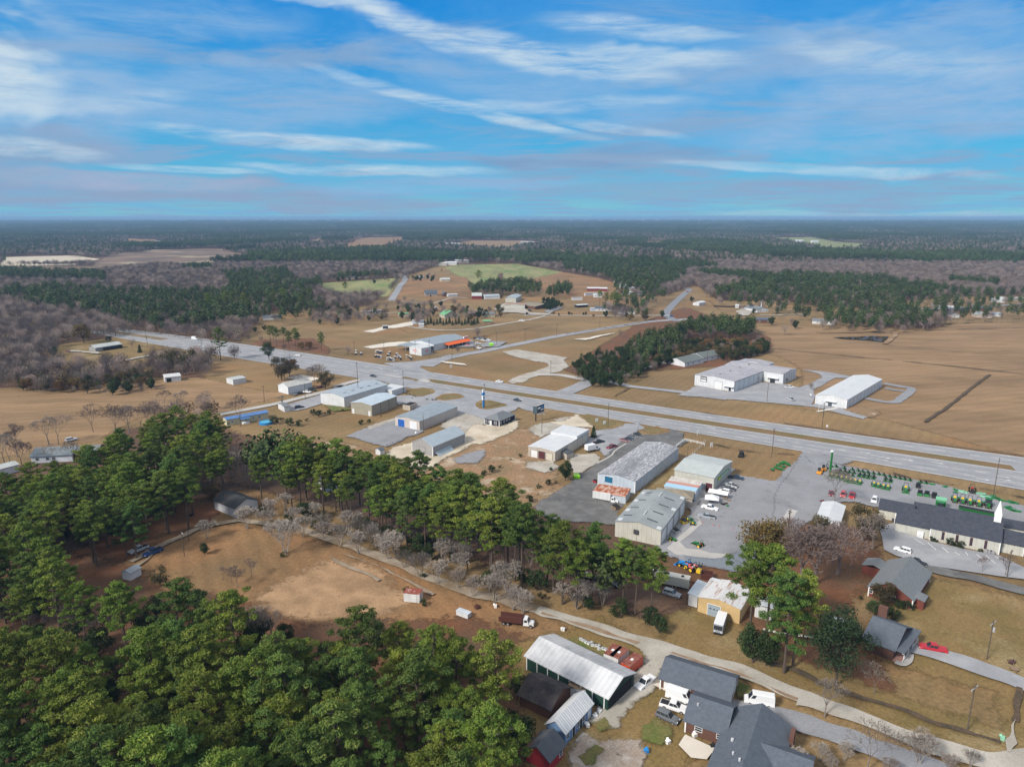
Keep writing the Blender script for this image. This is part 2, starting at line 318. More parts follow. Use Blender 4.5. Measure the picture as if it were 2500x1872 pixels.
def ribbon(name, line, width, m, smooth=True, ragged=0.0, kind='structure', off=0.0, seed=1):
    LAYER[0] += 1; z = 0.004 * LAYER[0]; c = catmull(line) if smooth else [Vector(p) for p in line]
    vs = []; fs = []
    wl = width if hasattr(width, '__len__') else (width, width)
    for i, p in enumerate(c):
        d = (c[min(i + 1, len(c) - 1)] - c[max(i - 1, 0)]); d.z = 0; d.normalize(); n = Vector((-d.y, d.x, 0)); wd = wl[0] + (wl[1] - wl[0]) * i / max(1, len(c) - 1)
        j1 = j2 = 0
        if ragged: j1 = mnoise.noise(p * 0.15 + Vector((seed, 0, 0))) * ragged * 2; j2 = mnoise.noise(p * 0.15 + Vector((seed + 9, 5, 0))) * ragged * 2
        a = p + n * (wd / 2 + off + j1); b = p + n * (-wd / 2 + off + j2); vs += [(a.x, a.y, z), (b.x, b.y, z)]
    for i in range(len(c) - 1): fs.append((2*i, 2*i+1, 2*i+3, 2*i+2))
    me = bpy.data.meshes.new(name); me.from_pydata(vs, [], fs); me.update()
    for f in me.polygons:
        if f.normal.z < 0: f.flip()
    me.materials.append(m); o = bpy.data.objects.new(name, me); COL.objects.link(o); tag(o, kind=kind); return o
def inpoly(x, y, pl):
    r = False; n = len(pl); j = n - 1
    for i in range(n):
        xi, yi, xj, yj = pl[i][0], pl[i][1], pl[j][0], pl[j][1]
        if (yi > y) != (yj > y) and x < (xj - xi) * (y - yi) / (yj - yi) + xi: r = not r
        j = i
    return r
# ================================================================ GROUND, FIELDS, ROADS
GRASS = sheet('dry_grass', (0.247, 0.164, 0.079), (0.185, 0.125, 0.053), scale=0.035, thr=(0.35, 0.68), c3=(0.272, 0.146, 0.060), s3=0.016, t3=(0.5, 0.68), bscale=1.1, grain=0.3, bump=0.25, a3=0.8, mow=(0.6, 4.5, 0.05))
ORANGE = sheet('orange_grass', (0.295, 0.156, 0.071), (0.238, 0.139, 0.064), scale=0.05, c3=(0.197, 0.126, 0.059), s3=0.02, bscale=1.0, grain=0.25, mow=(-.5, 5, 0.07))
TAN = sheet('tan_field', (0.288, 0.183, 0.097), (0.232, 0.146, 0.074), scale=0.02, stretch=(1, 3.5, 1), c3=(0.186, 0.123, 0.052), s3=0.03, t3=(0.5, 0.72), bscale=0.9, grain=0.22, a3=0.7, mow=(1.25, 7, 0.055))
LAWN = sheet('worn_lawn', (0.221, 0.143, 0.058), (0.163, 0.118, 0.041), scale=0.08, c3=(0.281, 0.216, 0.112), s3=0.05, t3=(0.52, 0.68), bscale=1.6, grain=0.3, a3=0.8)
SCRUB = sheet('rough_grass', (0.300, 0.180, 0.098), (0.213, 0.150, 0.081), scale=0.12, c3=(0.438, 0.360, 0.276), s3=0.09, t3=(0.55, 0.7), bscale=1.3, grain=0.35)
GREENF = sheet('green_field', (0.234, 0.232, 0.097), (0.128, 0.210, 0.056), scale=0.012, thr=(0.45, 0.62), stretch=(3, 1, 1), c3=(0.276, 0.243, 0.112), s3=0.05, bscale=0.7, grain=0.15, mow=(0.35, 9, 0.14))
GREENG = sheet('green_grass', (0.10, 0.13, 0.028), (0.16, 0.13, 0.05), scale=0.25, bscale=2, grain=0.3)
STRAW = sheet('pine_straw', (0.180, 0.073, 0.032), (0.136, 0.063, 0.031), scale=0.12, c3=(0.118, 0.068, 0.035), s3=0.07, bscale=1.4, grain=0.3)
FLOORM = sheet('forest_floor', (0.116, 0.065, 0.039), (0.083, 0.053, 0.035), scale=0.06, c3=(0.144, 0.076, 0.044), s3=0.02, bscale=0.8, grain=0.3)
ASPH = sheet('old_asphalt', (0.298, 0.302, 0.324), (0.254, 0.259, 0.276), scale=0.05, stretch=(1, 1, 1), c3=(0.336, 0.338, 0.351), s3=0.12, bscale=2.5, grain=0.10)
ASPHD = sheet('dark_asphalt', (0.10, 0.10, 0.10), (0.145, 0.143, 0.14), scale=0.07, c3=(0.17, 0.168, 0.165), s3=0.2, bscale=3, grain=0.15)
LOTM = sheet('lot_gravel', (0.269, 0.273, 0.294), (0.230, 0.232, 0.243), scale=0.1, c3=(0.182, 0.186, 0.198), s3=0.055, t3=(0.55, 0.7), bscale=2.0, grain=0.16, a3=0.7)
GRAVW = sheet('pale_gravel', (0.447, 0.417, 0.370), (0.327, 0.301, 0.258), scale=0.12, c3=(0.258, 0.215, 0.155), s3=0.08, t3=(0.56, 0.72), bscale=2, grain=0.14)
SANDM = sheet('pale_sand', (0.58, 0.51, 0.40), (0.45, 0.39, 0.30), scale=0.1, c3=(0.34, 0.25, 0.16), s3=0.09, t3=(0.56, 0.75), bscale=2, grain=0.14)
CONC = sheet('pale_concrete', (0.450, 0.432, 0.414), (0.378, 0.360, 0.340), scale=0.1, bscale=3, grain=0.1)
WPAD = sheet('white_pad', (0.66, 0.61, 0.54), (0.58, 0.53, 0.46), scale=0.1, bscale=3, grain=0.06)
PAINT = sheet('road_paint', (0.80, 0.80, 0.78), (0.62, 0.62, 0.6), scale=0.8)
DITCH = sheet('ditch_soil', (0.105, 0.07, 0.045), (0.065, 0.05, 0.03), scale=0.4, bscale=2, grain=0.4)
WATER = mat('pond_water', (0.05, 0.028, 0.02), rough=0.08, spec=0.6)
PUDDLE = mat('wet_puddle', (0.17, 0.19, 0.215), rough=0.12, spec=0.6)
BRICKP = sheet('pink_paving', (0.48, 0.27, 0.22), (0.40, 0.22, 0.18), scale=0.6)

base_ = MB(); S_ = 45000; base_.add([(-S_, -900, 0), (S_, -900, 0), (S_, S_, 0), (-S_, S_, 0)], [(0, 1, 2, 3)])
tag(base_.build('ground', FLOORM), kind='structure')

# open land (everything that is not woods) as one big field sheet per region
OPEN = []
def field(name, poly, m, ragged=3.0, step=12.0, seed=1): OPEN.append([(p.x, p.y) for p in poly]); return ground_sheet(name, poly, m, ragged, step, seed)
# main open country between the near woods and the far woods
field('field', pts('m', -250,860, 20,838, 110,850, 330,818, 440,822, 470,775, 330,770, 320,800, 100,790, 140,745, 230,733, 300,720, 420,735, 520,745, 560,700, 640,683, 800,660, 850,628, 870,600, 960,570, 1060,575, 1200,590, 1330,640, 1440,640, 1500,617, 1560,660, 1640,672, 1720,700, 1760,705, 2020,712, 2080,690, 2300,680, 2700,700, 2700,1500, 2400,1900, 1700,1900, 1130,1900, 1180,1500, 1040,1340, 750,1330, 640,1330, 540,1290, 330,1265, 220,1200, 350,1130, 440,1090, 560,1060, 620,985, 560,940, 430,890, 240,930, 200,960, 0,1010, -300,1060), GRASS, 4, 14)
field('field', pts('m', -250,862, 20,840, 110,852, 330,822, 420,815, 560,845, 620,850, 480,890, 430,895, 300,900, 200,950, 0,985, -250,1030), TAN, 1.5, 10, 2)
field('field', pts('m', 690,612, 862,600, 860,612, 835,640, 760,645, 700,635), GREENF, 1, 10, 3)
field('field', pts('m', 960,578, 1000,572, 1120,570, 1215,588, 1160,600, 1105,600, 1030,628, 985,625, 1000,600), GREENF, 1, 10, 4)
field('field', pts('m', 870,610, 900,600, 1005,598, 1025,620, 1020,640, 960,650, 905,640, 880,650, 845,655), ORANGE, 1, 10, 5)
field('field', pts('m', 1160,600, 1215,588, 1290,600, 1370,625, 1360,660, 1250,650, 1150,620), ORANGE, 1, 10, 6)
field('field', pts('m', 1640,705, 1720,700, 2020,715, 2090,692, 2300,683, 2700,700, 2700,990, 2212,985, 1920,905, 1740,880, 1740,800, 1700,775, 1620,750, 1650,735), TAN, 2, 15, 7)
field('field', pts('m', 560,745, 700,690, 870,670, 880,690, 830,700, 880,720, 1030,715, 1030,730, 850,735, 800,770, 700,770, 640,762), GRASS, 2, 10, 8)
for k, (pl, mm) in enumerate([(pts('m', 255,519, 265,515, 350,519, 345,531, 300,532, 285,528, 262,531), ORANGE), (pts('m', 740,520, 800,513, 900,512, 870,530, 800,545, 740,540), ORANGE), (pts('m', 1660,514, 1760,512, 1800,522, 1900,528, 1830,545, 1740,532, 1690,526), GREENF),
    (pts('m', 1380,522, 1460,520, 1455,534, 1370,534), TAN), (pts('m', 1000,520, 1130,520, 1200,526, 1090,538, 960,533), TAN), (pts('m', 690,514, 722,512, 700,528, 640,526), TAN), (pts('m', 0,556, 160,552, 210,560, 160,572, 0,575), SANDM), (pts('m', 240,548, 330,540, 470,538, 560,556, 450,580, 330,575, 260,585, 120,595, 0,590, 0,575, 200,575), sheet('stripped_soil', (0.20, 0.13, 0.085), (0.12, 0.085, 0.065), scale=.012, thr=(.4, .6), detail=7, c3=(.33, .27, .18), s3=.008, t3=(.56, .66))),
    (pts('m', 650,532, 690,530, 680,541, 640,541), TAN)]):
    field('field', pl, mm, 4, 30, 10 + k)
# far clearings between the distant woods (east side housing etc.)
field('field', pts('m', 1540,650, 1700,652, 1740,660, 1900,668, 1900,700, 1760,706, 1700,700, 1600,672, 1560,668), GRASS, 3, 12, 31)
field('field', pts('m', 1890,655, 2120,640, 2212,640, 2300,650, 2300,690, 2000,700, 1950,680), GRASS, 3, 12, 32)
field('field', pts('m', 555,685, 640,668, 700,665, 700,690, 600,705, 565,700), GRASS, 3, 12, 33)
field('field', pts('m', 130,745, 200,735, 300,728, 330,745, 470,770, 330,778, 150,785, 135,765), LAWN, 2, 8, 34)
# lawns and bare yards
ground_sheet('lawn', pts('m', 220,1185, 330,1150, 520,1140, 640,1160, 780,1200, 900,1245, 1060,1310, 1150,1330, 1230,1380, 1150,1400, 1000,1360, 760,1360, 560,1300, 420,1290, 330,1290, 230,1220), ORANGE, 2, 6, 41)
ground_sheet('pale_grass_patch', pts('m', 585,1275, 640,1255, 700,1225, 790,1245, 860,1285, 800,1330, 700,1325, 620,1315), sheet('bleached_grass', (0.40, 0.255, 0.145), (0.26, 0.165, 0.09), scale=0.13, detail=7, thr=(.36, .6), bscale=2, grain=0.2), 5, 5, 42, soft=9)
ground_sheet('pine_straw_bed', pts('m', 180,1190, 300,1140, 390,1090, 440,1080, 500,1090, 440,1120, 390,1150, 330,1170, 280,1200, 230,1225), STRAW, 2, 5, 43)
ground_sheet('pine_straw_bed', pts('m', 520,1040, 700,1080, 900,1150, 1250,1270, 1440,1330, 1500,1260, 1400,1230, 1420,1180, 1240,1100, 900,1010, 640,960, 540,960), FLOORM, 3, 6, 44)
ground_sheet('pine_straw_bed', pts('m', 1250,1240, 1480,1250, 1560,1290, 1500,1330, 1560,1370, 1720,1450, 1830,1500, 1900,1490, 1850,1420, 1800,1330, 1900,1230, 1860,1150, 1720,1130, 1600,1250, 1500,1210), STRAW, 3, 6, 45)
ground_sheet('woodland_floor', pts('m', -200,1200, 200,1210, 330,1290, 420,1290, 640,1370, 1000,1350, 1170,1420, 1180,1700, 1000,1900, -300,1900), sheet('shaded_litter', (0.10, 0.06, 0.035), (0.15, 0.065, 0.032), scale=.08, bscale=1.4, grain=.3), 3, 8, 46)  # litter colour darkened to carry the shade under the dense canopy
ground_sheet('pine_straw_bed', pts('i', 480,1440, 700,1250, 850,1180, 1000,1250, 1000,1480, 1100,1560, 1100,1720, 100,1720, 300,1600), STRAW, 2, 4, 53)
ground_sheet('lawn', pts('m', 1440,1340, 1560,1310, 1600,1370, 1760,1450, 1900,1500, 2100,1570, 2190,1600, 2180,1490, 1940,1430, 1900,1400, 1960,1240, 2212,1300, 2400,1350, 2400,1700, 2100,1620, 1700,1480, 1440,1400), LAWN, 2, 6, 47)
ground_sheet('rough_yard', pts('m', 650,950, 740,960, 830,985, 900,1030, 1000,1050, 1130,1030, 1230,1060, 1160,1090, 1050,1075, 900,1020, 700,975), SCRUB, 2, 5, 48)
ground_sheet('rough_yard', pts('m', 900,1010, 960,985, 1010,940, 1110,930, 1280,920, 1290,950, 1140,985, 1200,1010, 1180,1060, 1060,1080, 1000,1060), SCRUB, 2, 5, 49)
ground_sheet('rough_yard', pts('m', 1130,1400, 1300,1340, 1420,1420, 1500,1600, 1400,1700, 1180,1700), LAWN, 2, 5, 50)
ground_sheet('pine_straw_bed', pts('m', 1480,665, 1660,730, 1660,752, 1560,790, 1480,795, 1400,800, 1260,812, 1225,800, 1300,750, 1380,700), STRAW, 2, 6, 51)
ground_sheet('pine_straw_bed', pts('a', 1590,900, 1700,870, 2000,860, 2110,930, 2100,960, 1850,935), STRAW, 1.5, 6, 52)

# ---- highway from fitted edges
def fit(L, deg=3):
    a = np.array([(p.x, p.y) for p in L]); return np.poly1d(np.polyfit(a[:, 0] / 100, a[:, 1] / 100, deg))
NO = [P('a',650,783),P('a',1180,838),P('a',1700,920),P('a',2212,990),P('b',560,1070),P('b',900,1125),P('b',1270,1195),P('b',1800,1255),P('f',1300,60),P('f',1987,160),P('g',700,200),P('g',1987,400)]
MTp = [P('a',690,815),P('a',1090,862),P('e',920,205),P('e',1500,290),P('e',2212,390),P('f',1640,155),P('g',0,180),P('g',700,275),P('g',1915,470)]
MBo = [P('a',700,825),P('a',1060,872),P('e',960,232),P('e',1500,310),P('e',2212,415),P('f',1640,205),P('g',0,215),P('g',640,300),P('g',1915,500)]
SO = [P('a',690,840),P('a',1000,905),P('a',1540,985),P('a',2150,1085),P('e',560,208),P('e',960,280),P('e',1800,405),P('f',430,95),P('f',1060,200),P('g',380,395),P('g',1200,500),P('g',1600,575),P('g',1987,660)]
fN, fT, fB, fS = fit(NO), fit(MTp), fit(MBo), fit(SO)
def edge(fn, x0, x1, n=60): return [Vector((x, 100 * fn(x / 100), 0)) for x in np.linspace(x0, x1, n)]
XW, XE = NO[0].x - 40, 330.0
ground_sheet('highway', edge(fN, XW, XE) + edge(fS, XE, XW), ASPH)
def lane(fn_a, fn_b, t, x0, x1, dash=None, wd=0.32, m=PAINT, name='lane_marking'):
    LAYER[0] += 1; z = 0.004 * LAYER[0]; mb = MB(); x = x0
    f_ = lambda x: 100 * (fn_a(x / 100) * (1 - t) + fn_b(x / 100) * t)
    while x < x1:
        st = 8.0 if dash is None else dash[0] * 0.85
        xe = min(x1, x + st); a = Vector((x, f_(x), z)); b = Vector((xe, f_(xe), z)); d = (b - a).normalized(); n = Vector((-d.y, d.x, 0)) * wd / 2
        mb.add([a - n, b - n, b + n, a + n], [(0, 1, 2, 3)]); x = xe + (0 if dash is None else dash[1] * 0.85)
    o = mb.build(name, m, fix=False); tag(o, kind='structure'); return o
xm0, xm1 = P('e',925,205).x, MTp[-1].x
WEAR = mat('tyre_worn_asphalt', (0.235, 0.24, 0.25), (0.30, 0.30, 0.31), scale=0.25, stretch=(.3, 1, 1), rough=.7, bscale=2.5, grain=.1); WORNL = mat('worn_asphalt_seam', (0.42, 0.41, 0.39), rough=.8)
medg = mat('median_grass', (0.21, 0.125, 0.06), (0.14, 0.115, 0.04), scale=0.08, stretch=(1, 2, 1), bscale=1.5, grain=0.3)
med = edge(fT, xm0, xm1 - 1) ; ground_sheet('median', [Vector((xm0 - 4, 100 * (fT((xm0 - 4) / 100) + fB((xm0 - 4) / 100)) / 2, 0))] + edge(fT, xm0, xm1) + edge(fB, xm1 - 2, xm0 + 3), medg)
ground_sheet('median', pts('a', 690,815, 730,812, 1090,862, 1020,873, 760,835), medg)
ground_sheet('median', pts('e', 735,190, 760,183, 858,205, 830,213, 800,208), medg)
ground_sheet('median', pts('e', 842,208, 875,197, 925,208, 905,222), CONC)
ground_sheet('median', pts('y', 1560,540, 1640,530, 1850,555, 1800,572), CONC)
for t_ in (.25, .75): lane(fN, fT, t_, xm0, XE, None, 1.9, WEAR, 'wheel_track')
for t_ in (.22, .55, .84): lane(fB, fS, t_, xm0, XE, None, 1.8, WEAR, 'wheel_track')
for t_ in (.14, .36, .66, .86): lane(fN, fS, t_, XW, xm0 - 10, None, 2.0, WEAR, 'wheel_track')
lane(fN, fT, 0.08, XW, XE, None, 0.3); lane(fN, fT, 0.5, xm0, XE, (3.5, 9)); lane(fN, fT, 0.95, xm0, xm1, None, 0.25)
lane(fB, fS, 0.06, xm0, XE, None, 0.32); lane(fB, fS, 0.40, xm0, XE, (3.5, 9)); lane(fB, fS, 0.70, 60, XE, (3.5, 9)); lane(fB, fS, 0.97, xm0, XE, None, 0.3)
lane(fN, fS, 0.27, XW, xm0, (3.5, 9)); lane(fN, fS, 0.74, XW, xm0, (3.5, 9)); lane(fN, fS, 0.47, XW + 80, xm0 - 25, None, 0.2); lane(fN, fS, 0.60, XW + 80, xm0 - 20, None, 0.2); lane(fN, fS, 0.97, XW, xm0 - 60, None, 0.2)
mb = MB()
for v_, x_, y_ in [('g',700,352),('g',1040,405),('g',1290,435),('g',1655,567),('g',860,392),('g',840,410),('g',1820,547),('g',1830,570),('f',1110,150),('s',270,810),('y',1900,430),('y',2120,480),('y',1760,515),('y',1780,395)]:   # turn arrows
    p = P(v_, x_, y_); s_ = 100 * fN.deriv()(p.x / 100) / 100; d = Vector((1, s_, 0)).normalized(); n = Vector((-d.y, d.x, 0))
    for q, (l, h_) in enumerate([((-2.2, 0.9), 0.18), ((0.9, 2.4), 0.55)]):
        mb.add([p + d * l[0] - n * h_, p + d * l[1] - n * (h_ if q == 0 else .05), p + d * l[1] + n * (h_ if q == 0 else .05), p + d * l[0] + n * h_], [(0, 1, 2, 3)])
LAYER[0] += 1; mb.v = [(x, y, 0.004 * LAYER[0]) for x, y, z in mb.v]; tag(mb.build('lane_arrows', PAINT, fix=False), kind='structure')
shoulder = mat('verge_soil', (0.14, 0.085, 0.045), (0.22, 0.15, 0.08), scale=0.2, bscale=1.5, grain=0.3)
ribbon('verge', [Vector((x, 100 * fN(x / 100) + 3.2, 0)) for x in np.linspace(P('c',0,1250).x + 40, XE, 30)], 2.6, shoulder, ragged=0.5)
ribbon('verge', [Vector((x, 100 * fN(x / 100) + 3.0, 0)) for x in np.linspace(XW + 60, P('b',0,1000).x, 20)], 2.4, shoulder, ragged=0.5)

# ---- side roads
roadA = pts('b', 560,1040, 660,995, 800,962, 900,945, 1100,905, 1300,865, 1500,828, 1800,780, 2010,750, 2212,738)
ribbon('side_road', roadA + pts('c', 80,735), 9.0, ASPH)
ground_sheet('side_road', pts('b', 290,1020, 480,1010, 640,985, 700,965, 760,975, 640,1010, 540,1030, 505,1045, 560,1072, 600,1085, 400,1060), ASPH, 0.5, 3)
ribbon('side_road', pts('F', 330,640, 240,600, 200,560, 250,490, 330,410, 420,330, 455,300, 420,280), (9, 8), mat('blue_asphalt', (0.22, 0.235, 0.26), (0.2, 0.21, 0.235), scale=0.1))
ribbon('side_road', pts('b', 2120,712, 1700,714, 1500,712, 1330,710, 1180,712), 4.2, CONC)
ribbon('gravel_track', pts('b', 1330,710, 1240,735, 1150,750, 1000,775, 880,795, 760,805, 640,806, 540,798, 440,785), 4.0, GRAVW, ragged=0.5)
ground_sheet('gravel_pad', pts('b', 150,815, 230,800, 280,785, 340,775, 460,752, 470,775, 380,790, 300,800, 215,822), WPAD, 0.5, 4)
ground_sheet('gravel_pad', pts('b', 148,915, 300,888, 400,880, 450,885, 420,905, 300,915, 205,925), WPAD, 0.3, 4)
ribbon('side_road', pts('b', 330,615, 345,590, 365,560, 388,520, 418,485, 412,460, 398,452) , (9, 8), ASPH)
ribbon('side_road', pts('b', 392,435, 420,425, 450,410, 505,395), 8, ASPH)
ribbon('gravel_track', pts('D', 950,530, 1150,535, 1500,560, 1800,480, 2000,490), 3.5, GRAVW)
ribbon('gravel_track', pts('D', -50,775, 200,740, 600,715, 900,690, 1050,680), 3.5, GRAVW, ragged=0.4)
ribbon('gravel_track', pts('D', 1180,240, 1400,232, 1600,225), 3.2, GRAVW)
ground_sheet('gravel_drive', pts('b', 1050,945, 1130,935, 1250,950, 1390,975, 1455,985, 1430,1000, 1460,1040, 1400,1075, 1290,1090, 1215,1115, 1170,1140, 1110,1150, 1090,1135, 1160,1100, 1260,1075, 1350,1040, 1340,1020, 1230,1000, 1120,975), GRAVW, 1.0, 3, 3)
ribbon('side_road', pts('b', 1250,1092, 1400,1095, 1500,1110, 1600,1130), 6, CONC)
ribbon('side_road', pts('b', 1440,1210, 1540,1170, 1620,1130, 1710,1108, 1850,1068, 2000,1030, 2212,975) + pts('F', 350,1000), (11, 6.5), ASPH)
ribbon('side_road', pts('b', 1690,1130, 1780,1150, 1880,1170, 2060,1190, 2212,1208) + pts('c', 100,1225, 300,1250), 5.5, ASPH)
ground_sheet('parking_lot', pts('c', 0,1225, 70,1190, 110,1165, 300,1205, 345,1195, 520,1145, 660,1155, 770,1180, 850,1150, 920,1115, 900,1085, 790,1062, 960,1080, 1110,1108, 1105,1115, 990,1112, 850,1190, 860,1230, 840,1285, 1000,1318, 1180,1365, 1180,1380, 870,1300, 560,1270, 300,1250), ASPH, 0.8, 4, 4)
ribbon('side_road', pts('t', 1380,560, 1600,610, 1800,660, 1960,700), 10, ASPH, ragged=0.5)
ribbon('concrete_walk', pts('t', 1390,645, 1480,630, 1610,605), 1.8, WPAD)
ribbon('service_track', pts('c', 1310,1150, 1420,1170, 1490,1185, 1430,1240, 1380,1270, 1290,1265, 1190,1245), 5, LOTM, ragged=0.4)
ribbon('service_track', pts('c', 1320,1180, 1400,1195, 1440,1200), 4, LOTM, ragged=0.4)
ground_sheet('rubble_patch', pts('t', 1700,600, 1860,590, 2040,650, 1980,700, 1800,650), SCRUB, 1.5, 3, 5)
# grass islands by the highway on the north side keep the field's colour; pull-offs and lots on the south side
ribbon('side_road', pts('d', 1410,297, 1600,262, 1800,222, 2000,172, 2212,118) + pts('y', 950,690, 1100,640, 1220,610, 1290,595), 5.0, CONC)
ground_sheet('parking_lot', pts('y', 220,950, 500,880, 620,840, 760,795, 830,800, 790,880, 700,930, 560,970, 420,1010, 250,1020), ASPH, 0.8, 3, 6)
ground_sheet('frontage_road', pts('y', 1180,560, 1290,590, 1250,640, 1290,625, 1470,610, 1520,600, 1640,640, 1900,700, 2212,770, 2212,700, 1800,620, 1400,560), ASPH, 0.5, 3, 7)
ground_sheet('parking_lot', pts('x', 390,150, 560,150, 720,165, 890,110, 940,60, 1080,90, 1300,120, 1440,140, 1650,160, 1900,215, 2212,300, 2212,360, 2030,300, 1930,350, 1880,370, 1560,500, 1420,600, 1280,780, 1120,700, 1230,400, 1000,230, 900,235, 640,330, 620,260, 500,250, 400,270), ASPH, 1.0, 3, 8)
for k, pl in enumerate([pts('x', 540,80, 600,55, 740,42, 860,60, 915,90, 880,115, 740,160, 600,150, 540,110), pts('x', 900,180, 1000,130, 1150,115, 1250,130, 1300,165, 1240,190, 1080,210, 1010,215, 910,200),
    pts('x', 1450,240, 1520,215, 1620,208, 1720,230, 1870,270, 1860,290, 1700,320, 1600,335, 1500,325, 1450,290), pts('f', 505,165, 530,140, 590,133, 680,138, 760,165, 780,188, 740,205, 640,215, 560,212), pts('f', 0,55, 120,40, 260,70, 400,100, 425,125, 400,145, 280,172, 180,165, 60,120),
    pts('y', 1240,640, 1330,612, 1430,608, 1470,625, 1400,645, 1300,655), pts('y', 1560,655, 1640,650, 1680,665, 1620,685, 1570,680)]):
    ground_sheet('verge_island', pl, GRASS if k % 2 else LAWN, 0.4, 2, 60 + k)
    c_ = sum(pl, Vector()) / len(pl); ground_sheet('verge_island', [c_ + (p - c_) * 0.55 for p in pl], mat('green_brown_grass', (0.15, 0.125, 0.045), (0.2, 0.14, 0.06), scale=0.2, bscale=2, grain=0.3), 0.6, 2, 80 + k)
# west gravel lot by the beige shed, pale sand yards
ground_sheet('parking_lot', pts('x', 0,590, 120,555, 340,470, 700,480, 690,640, 600,680, 500,700, 250,830, 0,770, -150,720, -260,700), LOTM, 1.0, 3, 11)
ground_sheet('sand_yard', pts('x', 0,570, 200,500, 345,455, 350,475, 120,570, 0,605), GRAVW, 0.5, 3, 11)
ground_sheet('gravel_yard', pts('x', 1100,430, 1300,400, 1440,440, 1560,500, 1480,560, 1350,660, 1280,650, 1240,560, 1100,600, 1000,570), GRAVW, 1.2, 3, 12)
ground_sheet('sand_yard', pts('x', 1480,545, 1560,560, 1760,570, 2010,500, 1990,560, 1900,640, 1700,720, 1500,800, 1300,790, 1290,700, 1350,640), SANDM, 1.2, 3, 13)
ground_sheet('sand_yard', pts('x', 330,880, 600,790, 620,900, 870,975, 1030,930, 1280,780, 1390,800, 1200,900, 1000,980, 920,1050, 760,1150, 560,1100, 480,1000, 240,960), SANDM, 1.4, 3, 14)
ground_sheet('gravel_patch', pts('x', 1180,1010, 1350,950, 1560,890, 1540,960, 1400,1050, 1200,1060), LOTM, 1.5, 3, 15)
ground_sheet('gravel_patch', pts('r', 1750,1350, 2000,1180, 2300,1150, 2700,1000, 2600,1180, 2208,1400, 1950,1500), GRAVW, 1.5, 3, 16)
ground_sheet('sand_yard', pts('e', 1790,480, 1880,430, 1850,430, 1900,470, 1960,510, 1800,500, 1700,480), SANDM, 1.2, 3, 17)
ground_sheet('sand_yard', pts('I', 120,700, 200,600, 400,600, 560,580, 640,640, 640,690, 700,720, 560,800, 300,950, 190,960, 150,900), GRAVW, 0.8, 2, 18)
ground_sheet('sand_yard', pts('e', 1560,740, 1700,735, 1740,770, 1650,800, 1560,770), GRAVW, 1.2, 3, 19)
# driveway between the white-roofed shed and the speckled one, and the dark lot
ground_sheet('parking_lot', pts('I', 440,370, 520,250, 560,200, 620,110, 800,95, 1000,80, 1230,0, 1480,-40, 1560,60, 1440,100, 1420,150, 1600,210, 1460,300, 1300,360, 960,520, 860,640, 700,480, 560,420), ASPH, 0.8, 3, 21)
ground_sheet('parking_lot', pts('f', 870,240, 780,190, 740,205, 640,215, 560,212, 480,210, 430,240, 320,340, 180,470, 60,540, 0,600, -170,700, -260,740, -300,790, -280,850, -60,900, 380,930, 460,720, 600,300, 860,300, 905,250), ASPHD, 0.8, 3, 22)
ground_sheet('grass_strip', pts('f', 860,420, 900,430, 870,480, 740,610, 620,720, 440,830, 350,860, 470,720, 620,600), LAWN, 0.5, 3, 23)
ribbon('concrete_walk', pts('I', 1230,370, 1080,460, 990,530, 940,600, 820,680, 640,770), 0.8, CONC)
ground_sheet('frontage_apron', pts('f', 425,120, 530,130, 505,170, 440,210, 250,190, 280,172, 400,150), ASPH, 0.6, 3, 24)
ground_sheet('frontage_apron', pts('f', 760,155, 900,195, 890,225, 860,250, 800,215, 780,190), ASPHD, 0.4, 3, 25)
# equipment dealer lot
ground_sheet('parking_lot', pts('f', 1870,350, 2060,370, 2250,420, 2000,480, 2000,860, 1900,860, 1750,1000, 1640,960, 1500,1250, 1300,1310, 1000,1250, 800,1190, 700,1150, 700,1090, 960,860, 1050,720, 1180,620, 1270,540, 1380,550, 1590,585, 1645,582, 1700,520, 1850,400), LOTM, 0.8, 4, 26)
ground_sheet('parking_lot', pts('g', -10,690, 200,380, 290,460, 420,440, 560,465, 900,540, 1250,610, 1600,690, 1750,730, 1987,790, 2300,880, 2300,1060, 1800,1010, 1700,940, 1400,900, 1100,830, 800,790, 620,745, 480,745, 380,790, 240,900, 110,990, -20,960), LOTM, 0.8, 4, 27)
ground_sheet('concrete_apron', pts('f', 960,860, 1020,900, 880,1010, 760,1130, 830,1180, 1210,1222, 1250,1180, 1100,1170, 1020,1140, 900,1130, 860,1080, 1040,930, 1010,880), CONC, 0.4, 3, 28)
ground_sheet('concrete_apron', pts('g', 20,890, 90,810, 160,825, 60,960, -10,975), CONC, 0.3, 3, 29)
ground_sheet('puddle', pts('f', 1210,1225, 1300,1180, 1360,1165, 1350,1240, 1300,1310, 1180,1270, 1000,1250, 900,1200, 1000,1215, 1100,1225), PUDDLE, 0.8, 2, 30)
ground_sheet('concrete_walk', pts('f', 990,660, 1060,650, 1070,680, 960,830, 930,800), CONC)
ground_sheet('parking_lot', pts('g', 800,930, 1060,935, 1050,1015, 1225,1075, 1780,1190, 1830,1210, 1987,1290, 2150,1370, 2150,1470, 1987,1380, 1600,1330, 1200,1270, 950,1190, 850,1140, 845,1050), ASPH, 0.3, 4, 31)
ribbon('driveway', pts('g', 1180,1290, 1400,1330, 1600,1370, 1800,1430, 2000,1480, 2200,1540), 4.4, ASPHD, ragged=0.4)
ground_sheet('pink_patio', pts('g', 1885,1125, 1987,1125, 2200,1170, 2200,1240, 1987,1190, 1890,1165), BRICKP, 0.2)
mb = MB()                                                                # parking bay lines
